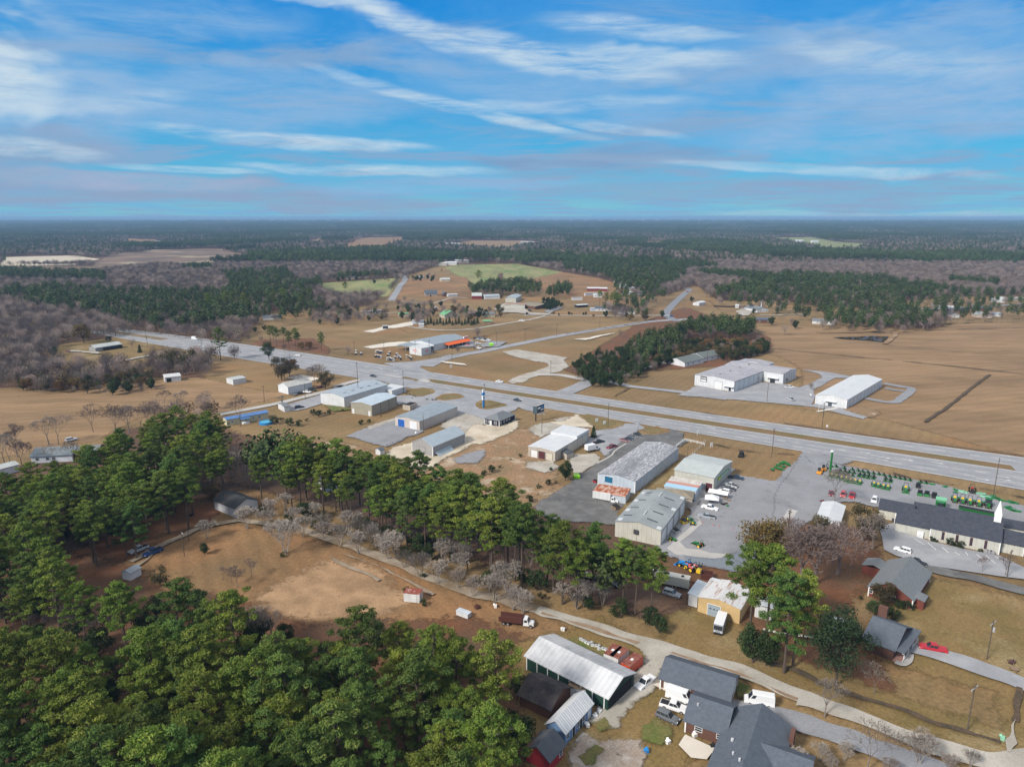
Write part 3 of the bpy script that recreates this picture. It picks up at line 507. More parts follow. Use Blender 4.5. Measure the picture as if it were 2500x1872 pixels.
for x0, y0, x1, y1 in [(90,1230,250,1330),(310,1300,450,1420),(545,1370,660,1470),(760,1450,850,1510),(940,1450,985,1510),(1130,1490,1200,1560),(1280,1510,1450,1650),(1450,1530,1620,1650),(-150,1080,-180,1120)]:
    a, b = P('v', x0, y0), P('v', x1, y1); d = (b - a).normalized(); n = Vector((-d.y, d.x, 0)) * 0.09; mb.add([a - n, b - n, b + n, a + n], [(0, 1, 2, 3)])
LAYER[0] += 1; mb.v = [(x, y, 0.004 * LAYER[0]) for x, y, z in mb.v]; tag(mb.build('bay_markings', PAINT, fix=False), kind='structure')
# dirt road at the bottom and the drives off it
TRACK = sheet('dirt_track', (0.34, 0.285, 0.225), (0.24, 0.185, 0.13), scale=0.25, c3=(0.17, 0.125, 0.07), s3=0.14, t3=(.5, .68), bscale=2, grain=.25)
ribbon('dirt_road', pts('m', 280,1215, 330,1190, 390,1160, 450,1138, 520,1128, 600,1135, 660,1148, 740,1175, 820,1205, 900,1238, 1000,1275, 1100,1305, 1180,1325), (2.3, 3.6), TRACK, ragged=0.7)
ribbon('dirt_road', pts('m', 1160,1319, 1180,1325, 1260,1350, 1340,1375, 1440,1405, 1560,1440, 1660,1475, 1760,1520, 1850,1550, 1950,1590, 2050,1625, 2130,1645, 2260,1650), (3.6, 5.6), GRAVW, ragged=0.6)
for l_ in (pts('d', 1010,1175, 950,1230, 860,1290, 800,1330), pts('i', 480,30, 620,110, 780,170, 880,220), pts('i', 560,0, 900,120, 1000,180, 1300,330)): ribbon('wheel_rut', l_, .7, TRACK, ragged=.5)
ribbon('wheel_rut', pts('m', 1170,1326, 1260,1354, 1340,1380, 1440,1411, 1560,1447, 1660,1484, 1760,1532, 1800,1548), 0.8, sheet('rut_soil', (0.22, 0.14, 0.09), (0.3, 0.22, 0.15), scale=0.4), ragged=0.7)
ground_sheet('gravel_drive', pts('j', 1480,540, 1560,600, 1650,580, 1640,660, 1560,800, 1480,920, 1400,1000, 1250,1100, 1180,1200, 1180,1290, 1080,1280, 1000,1230, 1050,1130, 1180,1050, 1130,980, 1290,890, 1390,900, 1400,800, 1500,700, 1540,620), GRAVW, 1.0, 2, 33)
ribbon('dirt_road', pts('j', 1440,470, 1600,560, 1700,600), 4.5, GRAVW, ragged=0.8)
ground_sheet('bare_yard', pts('j', 760,1560, 900,1400, 1020,1480, 1150,1440, 1400,1440, 1450,1560, 1350,1700, 800,1700), sheet('bare_gravel', (0.33, 0.27, 0.22), (0.24, 0.19, 0.15), scale=0.3, c3=(0.42, 0.38, 0.34), s3=0.3, bscale=3, grain=0.3), 1.0, 2, 34)
ribbon('driveway', pts('k', 220,1040, 330,1060, 600,1120, 800,1190, 1000,1250, 1150,1310, 1300,1370, 1500,1450, 1700,1530), (4, 6.5), LOTM, ragged=0.8)
ribbon('dirt_road', pts('k', 680,1010, 800,1050, 950,1090, 1130,1150), 2.5, GRAVW, ragged=1.0)
ribbon('driveway', pts('k', 1395,640, 1480,655, 1650,700, 1800,745, 1950,800, 2100,850, 2300,930), 5.5, ASPH, ragged=0.3)
ribbon('concrete_walk', pts('k', 1340,745, 1390,760, 1430,735, 1440,690), 1.6, CONC)
ground_sheet('patio', pts('w', 310,900, 400,760, 850,970, 760,1010, 690,1100, 480,1075), WPAD)
ground_sheet('concrete_walk', pts('w', 930,445, 990,430, 1190,515, 1150,550), WPAD)
ground_sheet('concrete_walk', pts('j', 1545,885, 1600,865, 1700,930, 1680,955), WPAD)
ribbon('concrete_walk', pts('z', 1450,1050, 1600,1085, 1760,1115, 2212,1170), 0.9, WPAD)
for pl in [pts('j', 700,480, 820,450, 1000,520, 1130,600, 1080,610, 900,540), pts('j', 980,1270, 1100,1260, 1120,1290, 1000,1310), pts('w', 1150,110, 1250,120, 1230,230, 1160,260), pts('j', 880,1600, 1000,1480, 1020,1480, 900,1640), pts('e', 250,370, 380,390, 400,400, 300,410), pts('j', 1500,1300, 1600,1250, 1700,1350, 1600,1450, 1480,1400), pts('h', 2700,-700, 2750,-720, 2800,-690)]:
    ground_sheet('green_grass_patch', pl, GREENG, 0.8, 1.5, 35)
# ditches: real shallow darker strips with standing weeds
DITCHES = [(pts('c', 590,925, 750,942, 960,962, 1180,985, 1370,1000), 1.6), (pts('c', 1425,1007, 1700,1035, 2000,1068, 2212,1090, 2500,1120), 2.2), (pts('c', 1990,1095, 1900,1160, 1800,1240, 1690,1325) + pts('g', 1180,105), 2.6), (pts('c', 1280,900, 1500,920, 1800,950, 1900,958, 2110,978), 0.9), (pts('c', 1400,822, 1700,805), 1.4), (pts('c', 1780,803, 2000,797, 2212,790), 1.5),
    (pts('k', 930,930, 1100,985, 1250,1020, 1420,1080, 1600,1150, 1750,1190, 1900,1240, 2050,1290), 2.0), (pts('k', 2180,920, 2170,1050, 2150,1150), 2.2), (pts('g', 400,425, 560,470, 720,495), 0.9), (pts('g', 920,520, 1100,565, 1420,615), 1.0), (pts('g', 1620,640, 1750,665, 1987,720), 1.0),
    (pts('b', 0,1040), 0) , (pts('E', 0,990, 400,930, 900,850, 1540,770), 0.8), (pts('E', 1110,975, 1400,930, 1700,890, 2000,840, 2212,800), 1.0), (pts('f', 1000,265, 1200,300, 1400,340, 1780,370), 0.8), (pts('t', 0,625, 200,665, 420,700), 1.2), (pts('b', 1760,1235, 1860,1180), 1.2), (pts('b', 1350,1115, 1480,1130, 1580,1138), 1.0), (pts('b', 1700,1155, 1860,1182), 1.0), (pts('k', 480,760, 700,820, 900,920), 2.4)]
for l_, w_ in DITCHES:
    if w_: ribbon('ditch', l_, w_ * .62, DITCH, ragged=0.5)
ground_sheet('drain_water', pts('k', 2150,1140, 2125,1230, 2150,1300, 2110,1350, 2085,1340, 2085,1280, 2120,1180), GRAVW, 0.4, 1.5)
ground_sheet('pond', pts('G', 150,820, 420,815, 560,805, 740,810, 690,865, 540,850, 330,838), WATER, 0.5, 4)
ribbon('pond_bank', pts('G', 0,770, 300,765, 600,755, 800,765, 820,790, 760,850, 700,885), 3.5, SCRUB, ragged=0.8)
ground_sheet('tilled_strip', pts('b', 1020,445, 1040,440, 1045,560, 1035,600), FLOORM, 1, 8)
ground_sheet('sand_patch', pts('E', 1220,1050, 1440,1030, 1560,1000, 1770,965, 1620,1000, 1380,1060), WPAD, 0.8, 3, 5)
ground_sheet('sand_patch', pts('s', 850,690, 1000,705, 1250,735, 1320,765, 1180,750, 960,725), WPAD, 0.5, 3, 5)
ground_sheet('parking_lot', pts('s', 700,560, 820,600, 1080,570, 1400,510, 1660,470, 1600,430, 1560,380, 1750,330, 1900,330, 2050,340, 1900,430, 1500,430, 1400,300, 1000,430, 720,490), LOTM, 0.6, 3, 36)
ground_sheet('driveway', pts('F', 0,1150, 120,1085, 160,1065, 380,1005, 430,1030, 280,1060, 160,1100, 60,1150), ASPH, 0.3, 3)
ground_sheet('gravel_drive', pts('F', 960,535, 1040,505, 1110,495, 1130,540, 1090,580, 1020,585), GRAVW, 0.6, 3)
ground_sheet('gravel_yard', pts('E', 150,640, 300,560, 560,640, 620,690, 880,700, 1020,610, 900,690, 860,720, 700,720, 480,690, 250,680), GRAVW, 1.0, 4, 7)
ground_sheet('gravel_patch', pts('E', 840,660, 1000,610, 1060,620, 960,660, 860,690), LOTM, 1.0, 4)
ribbon('side_road', pts('G', 600,535, 900,525, 1200,512, 1450,500, 1800,485, 2080,465, 2250,455), 7, ASPH)
ribbon('gravel_track', pts('F', 1220,580, 1430,580, 1500,575, 1750,570), 4, GRAVW)
ribbon('gravel_track', pts('a', 660,1035, 800,1005, 900,985, 1020,965), 3.2, CONC)
ribbon('gravel_track', pts('a', 440,945, 560,950, 640,960), 5, GRAVW, ragged=1)
# ================================================================ TREES
PINEB = mat('pine_bark', (0.12, 0.085, 0.065), (0.085, 0.065, 0.055), scale=2, rough=0.9)
GREYB = mat('grey_twigs', (0.23, 0.195, 0.17), (0.17, 0.145, 0.125), scale=2, rough=0.95, randv=0.18)
MAUVE = mat('mauve_twigs', (0.19, 0.145, 0.13), (0.145, 0.11, 0.10), scale=2, rough=0.95, randv=0.2)
def leafmat(name, c, c2, c3, rv=0.28, sc=0.35, tr=0.0): return mat(name, c, c2, scale=sc, detail=3, thr=(0.4, 0.6), rough=0.7, spec=0.15, c3=c3, s3=1.2, t3=(0.5, 0.7), randv=rv)
PINEL = leafmat('pine_needles', (0.135, 0.190, 0.026), (0.072, 0.125, 0.020), (0.23, 0.25, 0.055))
PINED = leafmat('dark_needles', (0.03, 0.055, 0.022), (0.022, 0.042, 0.018), (0.045, 0.068, 0.026))
RUSTL = leafmat('rusty_leaves', (0.17, 0.095, 0.03), (0.13, 0.095, 0.035), (0.10, 0.09, 0.035))
OAKL = leafmat('dull_olive_leaves', (0.085, 0.078, 0.03), (0.06, 0.062, 0.026), (0.13, 0.09, 0.04))
SHRL = leafmat('shrub_leaves', (0.034, 0.055, 0.018), (0.024, 0.042, 0.014), (0.055, 0.075, 0.022))
def rdir(rnd):
    z = rnd.uniform(-1, 1); t = rnd.uniform(0, 2 * math.pi); r = math.sqrt(1 - z * z); return Vector((r * math.cos(t), r * math.sin(t), z))
class Leaves:
    def __init__(s): s.v = []; s.n = 0
    def quad(s, c, nrm, sz, asp, rnd):
        u = nrm.orthogonal().normalized(); a = rnd.uniform(0, 6.283); w_ = nrm.cross(u); u2 = u * math.cos(a) + w_ * math.sin(a); w2 = nrm.cross(u2)
        u2 = u2 * sz; w2 = w2 * (sz * asp); s.v += [c - u2, c - w2, c + u2, c + w2]; s.n += 1
    def obj(s, name, m):
        me = bpy.data.meshes.new(name); nv = len(s.v); me.vertices.add(nv); me.vertices.foreach_set('co', np.array([tuple(p) for p in s.v], dtype=np.float32).ravel())
        me.loops.add(nv); me.loops.foreach_set('vertex_index', np.arange(nv, dtype=np.int32)); me.polygons.add(s.n); me.polygons.foreach_set('loop_start', np.arange(0, nv, 4, dtype=np.int32))
        me.update(calc_edges=True); me.materials.append(m); return me
    def clump(s, c, r, n, sz, rnd, flat=0.65, asp=0.45, up=0.5):
        for _ in range(n):
            d = rdir(rnd); rr = r * (rnd.random() ** 0.45); p = c + Vector((d.x * rr, d.y * rr, d.z * rr * flat))
            nn = (rdir(rnd) + d * 0.6 + Vector((0, 0, up))).normalized(); s.quad(p, nn, sz * rnd.uniform(0.6, 1.3), asp, rnd)
def pine_mesh(seed, H=20.0, crown=0.42, R_=3.4, nl=4600, sz=0.30, sparse=1.35):
    rnd = random.Random(seed); tr = MB(); lv = Leaves(); bend = Vector((rnd.uniform(-.6, .6), rnd.uniform(-.6, .6), 0)); segs = 7
    ax = lambda z: bend * (z / H) ** 2 * 1.6 + Vector((0, 0, z))
    for k in range(segs): tr.tube(ax(H * k / segs), ax(H * (k + 1) / segs), 0.26 * (1 - 0.85 * k / segs) + 0.02, 0.26 * (1 - 0.85 * (k + 1) / segs) + 0.02, 6, False)
    z0 = H * (1 - crown); cl = []; nb = int(30 * sparse)
    for k in range(nb):
        t = (k + rnd.random()) / nb; z = z0 + (H * 0.97 - z0) * t ** 0.9; prof = (0.55 + 0.55 * math.sin(math.pi * min(1, t * 0.85 + 0.22))) * (1.0 if t < 0.75 else 1.0 - (t - 0.75) * 2.3)
        L_ = R_ * prof * rnd.uniform(0.6, 1.15); a = k * 2.4 + rnd.uniform(-.4, .4); d = Vector((math.cos(a), math.sin(a), rnd.uniform(0.05, 0.55))); s0 = ax(z); e0 = s0 + d * L_
        tr.tube(s0, e0, 0.07, 0.025, 3, False)
        for q in range(2 if L_ > 1.6 else 1):
            f = 1.0 if q == 0 else rnd.uniform(0.45, 0.7); cl.append((s0 + d * L_ * f + Vector((rnd.uniform(-.5, .5), rnd.uniform(-.5, .5), 0.15)), rnd.uniform(0.5, 1.15)))
    cl.append((ax(H), 0.9))
    for k in range(3): a = rnd.uniform(0, 6.28); z = rnd.uniform(H * 0.3, z0); tr.tube(ax(z), ax(z) + Vector((math.cos(a) * 1.3, math.sin(a) * 1.3, 0.1)), 0.045, 0.015, 3, False)
    tot = sum(r ** 2.2 for _, r in cl)
    for c, r in cl: lv.clump(c, r, int(nl * r ** 2.2 / tot), sz, rnd, 0.5, 0.30)
    return lv.obj('crown', PINEL), tr.mesh('trunk', PINEB)
def bare_mesh(seed, H=12.0, spread=0.55, depth=5, trunk=0.22, m=None, r0=0.16, multi=1, twig=1.0, tf=0.22):
    rnd = random.Random(seed); tr = MB(); cr = MB()
    def grow(p, d, L_, r, k):
        n = 2 if k < 2 else 1; q = p
        for i in range(n):
            e = q + (d + Vector((rnd.uniform(-.12, .12), rnd.uniform(-.12, .12), 0))).normalized() * (L_ / n); (tr if k == 0 else cr).tube(q, e, r, r * 0.78, 5 if k < 2 else 3, False); q = e; r *= 0.78
        if k >= depth:
            for _ in range(int(5 * twig)):
                dd = (d + rdir(rnd) * 0.9).normalized(); l = L_ * rnd.uniform(.6, 1.2); s_ = dd.orthogonal().normalized() * 0.04; cr.add([q - s_, q + s_, q + dd * l], [(0, 1, 2)])
            return
        nb = rnd.choice((2, 3, 3)) if k else rnd.choice((3, 4))
        for i in range(nb):
            a = 6.283 * (i + rnd.random() * .6) / nb; u = d.orthogonal().normalized(); w_ = d.cross(u); sp = spread * rnd.uniform(0.7, 1.35)
            dd = (d + (u * math.cos(a) + w_ * math.sin(a)) * sp + Vector((0, 0, 0.10))).normalized(); grow(q, dd, L_ * rnd.uniform(0.62, 0.85), max(0.03, r * 0.66), k + 1)
    for s_ in range(multi): a = s_ * 2.3; grow(Vector((0.15 * math.cos(a), 0.15 * math.sin(a), 0)) * (multi > 1), Vector((math.cos(a) * .25 * (multi > 1), math.sin(a) * .25 * (multi > 1), 1)).normalized(), H * tf, r0, 0)
    zm = max(p[2] for p in cr.v); f = H / zm; tr.v = [(x*f, y*f, z*f) for x, y, z in tr.v]; cr.v = [(x*f, y*f, z*f) for x, y, z in cr.v]
    return cr.mesh('crown', m or GREYB, fix=False), tr.mesh('trunk', m or GREYB, fix=False)
def broad_mesh(seed, H, R_, m, nl=3500, sz=0.22, base=0.25, ncl=26, flat=0.8, asp=0.6):
    rnd = random.Random(seed); tr = MB(); lv = Leaves(); tr.tube((0, 0, 0), (0, 0, H * base + .3), 0.04 * R_ + .08, 0.03 * R_ + .05, 6, False); cz = H * (base + (1 - base) * .48); rz = H * (1 - base) * .5
    cl = []
    for k in range(ncl):
        d = rdir(rnd); rr = rnd.uniform(0.45, 0.85); c = Vector((d.x * R_ * rr, d.y * R_ * rr, cz + d.z * rz * rr)); cl.append((c, R_ * rnd.uniform(0.24, 0.42))); tr.tube((0, 0, H * base), c, 0.05 * R_ * .4, 0.02, 3, False)
    tot = sum(r ** 2 for _, r in cl)
    for c, r in cl: lv.clump(c, r, int(nl * r ** 2 / tot), sz, rnd, flat, asp)
    return lv.obj('crown', m), tr.mesh('trunk', PINEB)
def cone_mesh(seed, H, R_, m, nl=2500, sz=0.2):
    rnd = random.Random(seed); tr = MB(); lv = Leaves(); tr.tube((0, 0, 0), (0, 0, H * .9), 0.12, 0.03, 5, False)
    for _ in range(nl):
        t = rnd.random() ** 1.4; z = H * (0.04 + 0.94 * t); r = R_ * (1 - t) ** .8 * math.sqrt(rnd.random()) * rnd.uniform(.8, 1.1) + .1; a = rnd.uniform(0, 6.28); p = Vector((r * math.cos(a), r * math.sin(a), z)); lv.quad(p, (rdir(rnd) + Vector((math.cos(a), math.sin(a), .5))).normalized(), sz * rnd.uniform(.6, 1.3), .5, rnd)
    return lv.obj('crown', m), tr.mesh('trunk', PINEB)
def protos(fn, *argl): return [fn(*a[:-1], **a[-1]) if isinstance(a[-1], dict) else fn(*a) for a in argl]
PINEC = leafmat('cool_pine_needles', (0.090, 0.155, 0.030), (0.050, 0.100, 0.024), (0.155, 0.195, 0.045))
PINES = [pine_mesh(10 + k, 20, c, r, int(n * 1.7), 0.235) for k, (c, r, n) in enumerate([(0.55, 4.0, 6800), (0.48, 3.6, 5600), (0.62, 4.3, 7400), (0.45, 3.7, 5600), (0.58, 3.4, 6000), (0.72, 4.0, 7600)])]
for _k in (1, 3, 5): PINES[_k][0].materials[0] = PINEC
PINEL2 = [pine_mesh(30 + k, 20, c, 3.4, 1300, 0.55) for k, c in enumerate((0.45, 0.6, 0.5))]
BARES = [bare_mesh(50 + k, 12, s, 5, m=m, tf=tf) for k, (s, m, tf) in enumerate([(0.5, GREYB, .2), (0.6, GREYB, .22), (0.42, MAUVE, .25), (0.55, MAUVE, .2)])]
BARES2 = [bare_mesh(60 + k, 12, s, 4, m=m, twig=1.4, tf=.22) for k, (s, m) in enumerate([(0.5, GREYB), (0.6, MAUVE), (0.42, MAUVE)])]
PALEB = mat('pale_twigs', (0.36, 0.32, 0.28), (0.26, 0.225, 0.195), scale=2, rough=.95, randv=.15)
OAKB = [bare_mesh(76 + k, 12, .62, 6, m=MAUVE, r0=.3, twig=.8, tf=.16) for k in range(2)]
def twiggy(seed, m, H=11, R_=4, n=420, w_=.09):
    rnd = random.Random(seed); mb = MB()
    for k in range(n):
        d = rdir(rnd); rr = rnd.random() ** .5; c = Vector((d.x * R_ * rr, d.y * R_ * rr, H * (.60 + .36 * d.z * rr))); g = (c - Vector((0, 0, H * .25))).normalized()
        g = (g + rdir(rnd) * .45).normalized(); l = rnd.uniform(.7, 1.9); s_ = g.orthogonal().normalized() * w_; mb.add([c - s_, c + s_, c + g * l], [(0, 1, 2)])
    for k in range(9): a = k * 2.4; mb.tube((0, 0, H * rnd.uniform(.18, .4)), (math.cos(a) * R_ * .7, math.sin(a) * R_ * .7, H * rnd.uniform(.55, .85)), .1, .03, 3, False)
    mb.tube((0, 0, 0), (0, 0, H * .6), .2, .08, 4, False); return mb.mesh('low_tree', m, fix=False)
def stem(): q = MB(); q.tube((0, 0, 0), (0, 0, 4), .2, .12, 5, False); return q.mesh('trunk', MAUVE)
FB = [(twiggy(240 + k, (GREYB, MAUVE)[k % 2], n=520, w_=.075), stem()) for k in range(4)]
CREPE = [bare_mesh(70 + k, 7, 0.34, 4, m=PALEB, r0=.10, multi=5, twig=1.3, tf=.24) for k in range(3)]
RUST = [broad_mesh(80, 11, 5.5, RUSTL, 5200, .24, .12, 40), broad_mesh(81, 9, 4, RUSTL, 2600, .22, .2, 24), broad_mesh(82, 10, 4.5, OAKL, 2800, .24, .2, 26)]
SHRUB = [broad_mesh(90, 3.2, 2.0, SHRL, 1400, .14, .02, 16), broad_mesh(91, 4.5, 2.2, SHRL, 1700, .16, .02, 18), broad_mesh(92, 2.0, 1.3, OAKL, 700, .12, .02, 10)]
CONE = [cone_mesh(95, 8, 2.4, SHRL, 3000, .2), cone_mesh(96, 8, 2.4, PINED, 2400, .22)]
EVERG = [broad_mesh(97, 15, 5.2, PINED, 6000, .26, .18, 46, .7, .4), broad_mesh(98, 9, 3.6, SHRL, 3600, .22, .08, 30)]
ALLT = []
def plant(kind, ms, loc, s=1.0, rz=None, label=None, cat=None, group=None, sz=None, name=None):
    rz = random.uniform(0, 6.28) if rz is None else rz
    if ms in BARES + BARES2 and math.hypot(loc[0], loc[1]) > 430: ms = FB[int(loc[0] * 7) % 4]
    t = thing(name or kind, label, cat or kind.replace('_', ' '), (loc[0], loc[1], 0), rz, group); t.scale = (s, s, sz or s); ALLT.append(t)
    for nm, me in zip(('crown', 'trunk'), ms): o = bpy.data.objects.new(nm, me); COL.objects.link(o); o.parent = t
    return t
def scatter(poly, d, seed, zt=0.0):
    rnd = random.Random(seed); xs = [p.x for p in poly]; ys = [p.y for p in poly]; pl = [(p.x, p.y) for p in poly]; out = []; h = d * 0.87; y = min(ys); r = 0
    while y < max(ys):
        x = min(xs) + (d / 2 if r % 2 else 0)
        while x < max(xs):
            a, b = x + rnd.uniform(-.38, .38) * d, y + rnd.uniform(-.38, .38) * d
            if inpoly(a, b, pl): out.append((a, b))
            x += d
        y += h; r += 1
    return out
# woods named one by one: (label, group, polygon of the tree tops in the photograph, top height, spacing, mix of kinds)
N_IND = {'pine': 0, 'bare': 0}
STUFFP = {'pine': [], 'bare': [], 'oak': []}
ORD = 'first second third fourth fifth sixth seventh eighth ninth tenth eleventh twelfth thirteenth fourteenth fifteenth sixteenth seventeenth eighteenth nineteenth twentieth'.split()
def rank_labels(obs):                   # the same kind standing together: told apart by row (front to back) and order from the left
    by = {}
    for o in obs: by.setdefault(o['label'], []).append(o)
    for lb, ls in by.items():
        if len(ls) < 2: continue
        ls.sort(key=lambda o: o.location.y); nr = max(1, min(9, round(math.sqrt(len(ls) / 1.6)))); per = math.ceil(len(ls) / nr); nr = math.ceil(len(ls) / per)
        for r in range(nr):
            row = sorted(ls[r * per:(r + 1) * per], key=lambda o: o.location.x / max(1, o.location.y))
            for i, o in enumerate(row): o['label'] = lb + f", {ORD[r] + ' row back, ' if nr > 1 else ''}{ORD[min(19, i)]} from left"
def wood(tops, zt, d, mix, labels, group, seed, hs=(0.78, 1.18), limit=True):
    rnd = random.Random(seed); pl = scatter([P(v, x, y, zt) for v, x, y in tops], d, seed)
    for x, y in pl:
        k = rnd.choices([m[0] for m in mix], [m[1] for m in mix])[0]; s = zt / 20 * rnd.uniform(*hs); far = math.hypot(x, y)
        if k == 'pine':
            if N_IND['pine'] < 262: N_IND['pine'] += 1; plant('pine_tree', PINES[rnd.choice((0, 2, 5, 5, 4)) if 'belt' not in group else rnd.randrange(6)] if far < 420 else PINEL2[rnd.randrange(3)], (x, y), s * (1.12 if zt > 17 and far < 240 and 'belt' not in group else 1.1), rnd.uniform(0, 6.28), labels['pine'], 'pine tree', group, sz=s * 1.05)
            else: STUFFP['pine'].append((x, y, s))
        elif k in ('bare', 'crepe'):
            if N_IND['bare'] < 235: N_IND['bare'] += 1; plant('bare_tree', (BARES if far < 420 else BARES2)[rnd.randrange(3)], (x, y), zt / 12 * rnd.uniform(.6, .95) * (.85 if k == 'bare' else .5), rnd.uniform(0, 6.28), labels['bare'], 'bare tree', group + ', bare ones')
            else: STUFFP['bare'].append((x, y, zt / 12 * rnd.uniform(.7, .95)))
        elif k == 'shrub': plant('shrub', SHRUB[rnd.randrange(3)], (x, y), rnd.uniform(.8, 1.4), None, labels.get('shrub'), 'shrub', group + ', undergrowth')
        elif k == 'everg': plant('evergreen_tree', EVERG[1], (x, y), rnd.uniform(.6, 1.0), None, labels.get('everg'), 'evergreen tree', group + ', evergreens')
        elif k == 'rust': plant('brown_leaved_tree', RUST[rnd.randrange(1, 3)], (x, y), rnd.uniform(.7, 1.0), None, labels.get('rust'), 'tree', group + ', brown-leaved ones')
def mtops(*xy): return [('m', xy[i], xy[i + 1]) for i in range(0, len(xy), 2)]
L1 = dict(pine='pine in the bottom left corner woods', bare='bare tree in the bottom left woods', shrub='dark bush under the bottom left pines')
wood(mtops(-120,1330, 60,1300, 260,1345, 410,1262, 560,1285, 590,1330, 690,1330, 760,1340, 850,1308, 960,1335, 1040,1345, 1110,1400, 1130,1460, 1100,1560, 1040,1750, 800,1900, -150,1900), 20, 7.8, [('pine', 1)], L1, 'pines in the woods at the bottom left', 101)
L2 = dict(pine='pine in the stand left of the blue pickup', bare='bare pale tree among the pines left of the parked pickups', shrub='dark bush at the foot of the left pine stand')
wood(mtops(-120,1120, 0,1120, 90,1150, 180,1215, 260,1250, 285,1275, 190,1270, 60,1250, -120,1240), 18, 7.4, [('pine', 1)], L2, 'pines of the left stand', 102)
wood(mtops(-120,1050, 60,1000, 150,975, 215,930, 300,945, 320,895, 420,890, 480,900, 478,980, 430,1010, 385,1060, 310,1075, 200,1110, 130,1130, 60,1110, -120,1100), 18, 8.2, [('pine', 1)], dict(pine='pine in the stand left of the white cottage'), 'pines behind the brown lawn', 103)
wood(mtops(10,1250, 120,1262, 280,1290, 300,1310, 120,1310, 0,1290), 8, 5.0, [('bare', 1)], dict(bare='low bare tree between the two left pine stands'), 'bare trees between the left pine stands', 104)
L3 = dict(pine='pine in the long belt above the dirt track', bare='tall bare tree in the long pine belt', shrub='dark bush under the long pine belt', rust='brown-leaved tree in the long pine belt', everg='dark evergreen under the long pine belt')
wood(mtops(520,925, 620,915, 700,950, 830,985, 900,990, 1000,1015, 1060,1040, 1140,1085, 1240,1110, 1290,1135, 1250,1165, 1100,1120, 1000,1090, 850,1040, 700,990, 560,975), 20, 6.3, [('pine', .93), ('bare', .07)], L3, 'pines of the long belt', 105)
wood(mtops(1240,1165, 1310,1155, 1400,1190, 1440,1200, 1400,1245, 1330,1230, 1260,1215), 15, 9.0, [('pine', 1)], dict(pine='pine between warehouse and track'), 'pines before the warehouse', 106)
UND = [P('m', *q) for q in [(520,1085), (700,1110), (900,1170), (1100,1245), (1300,1300), (1430,1345), (1420,1390), (1250,1330), (1050,1265), (900,1225), (740,1170), (560,1110)]]
for i, (x, y) in enumerate(scatter(UND, 5.2, 7)):
    rr = random.Random(i).random()
    if rr < .40: plant('shrub', SHRUB[i % 3], (x, y), random.uniform(.8, 1.5), None, 'dark low bush under the long pine belt', 'shrub', 'undergrowth of the pine belt')
    elif rr < .72 and N_IND['bare'] < 235: N_IND['bare'] += 1; plant('bare_tree', CREPE[i % 3], (x, y), random.uniform(.7, 1.3), None, 'bare sapling under the long pine belt', 'bare tree', 'bare saplings under the pine belt')
    elif rr < .80: plant('evergreen_tree', EVERG[1], (x, y), random.uniform(.5, .8), None, L3['everg'], 'evergreen tree', 'evergreens under the pine belt')
for i, (x, y) in enumerate(scatter([P('m', *q) for q in [(0, 1330), (420, 1300), (640, 1390), (1000, 1400), (1150, 1500), (1120, 1640), (900, 1560), (640, 1640), (0, 1700)]], 8.5, 17)): plant('shrub', EVERG[1] if i % 3 == 0 else SHRUB[i % 2], (x, y), random.uniform(.6, 1.0) * (1 if i % 3 == 0 else 1.7), None, 'dark bush under the bottom left pines', 'shrub', 'undergrowth of the bottom left woods')
for i, (x, y) in enumerate([(960,1215),(1010,1232),(1062,1238),(1112,1255),(1165,1262),(1195,1280),(1245,1283),(1295,1302),(1345,1312),(1372,1328),(1405,1335),(880,1188),(820,1166),(760,1138),(700,1112),(905,1165),(1085,1215),(1280,1255)]): plant('pine_tree', PINES[i % 6], P('m', x, y), random.uniform(.78, 1.0), None, 'pine at the front foot of the long belt', 'pine tree', 'front pines of the long belt')
for i, (x, y) in enumerate(scatter([P('m', *q) for q in [(-60, 1180), (100, 1200), (190, 1195), (300, 1155), (400, 1105), (430, 1080), (400, 1050), (250, 1060), (0, 1100)]], 6.5, 27)): plant('evergreen_tree', EVERG[1] if i % 2 else PINES[5], (x, y), random.uniform(.5, .75) * (1 if i % 2 else .9), None, 'low evergreen filling the foot of the left stand', 'evergreen tree', 'undergrowth of the left stand')
# row of bare ornamental trees along the dirt track
for i, (vx, x, y) in enumerate([('d',1330,1090),('d',1590,1030),('d',1720,1030),('d',1840,1190),('d',1900,1000),('m',735,1180),('m',775,1195),('m',840,1210),('m',873,1228),('m',908,1248),('m',945,1262),('m',990,1272),('m',1022,1290),('m',1068,1300),('m',1108,1318),('m',1130,1325),('m',700,1165),('m',655,1160)]):
    plant('ornamental_tree', CREPE[i % 3], P(vx, x, y), 1.65 if (x, y) == (1840, 1190) else .9 + .25 * ((i * 7) % 4) / 3, None, 'small pale bare tree beside the dirt track', 'bare tree', 'bare trees along the dirt track')
PB = [bare_mesh(150 + k, 13, .4, 5, m=PALEB, r0=.2, multi=2, tf=.2) for k in range(2)]
for i, (x, y, s) in enumerate([(545, 1392, .8), (578, 1388, .75), (452, 1040, 1.1), (478, 1050, 1.1), (465, 1020, 1.0), (505, 1030, 1.0), (530, 1040, .9)]): plant('bare_tree', PB[i % 2], P('m', x, y), s, None, ('tall pale bare tree among the foreground pines', 'tall pale bare tree behind the white cottage')[i > 1], 'bare tree', 'pale bare trees ' + ('in the foreground', 'near the cottage')[i > 1])
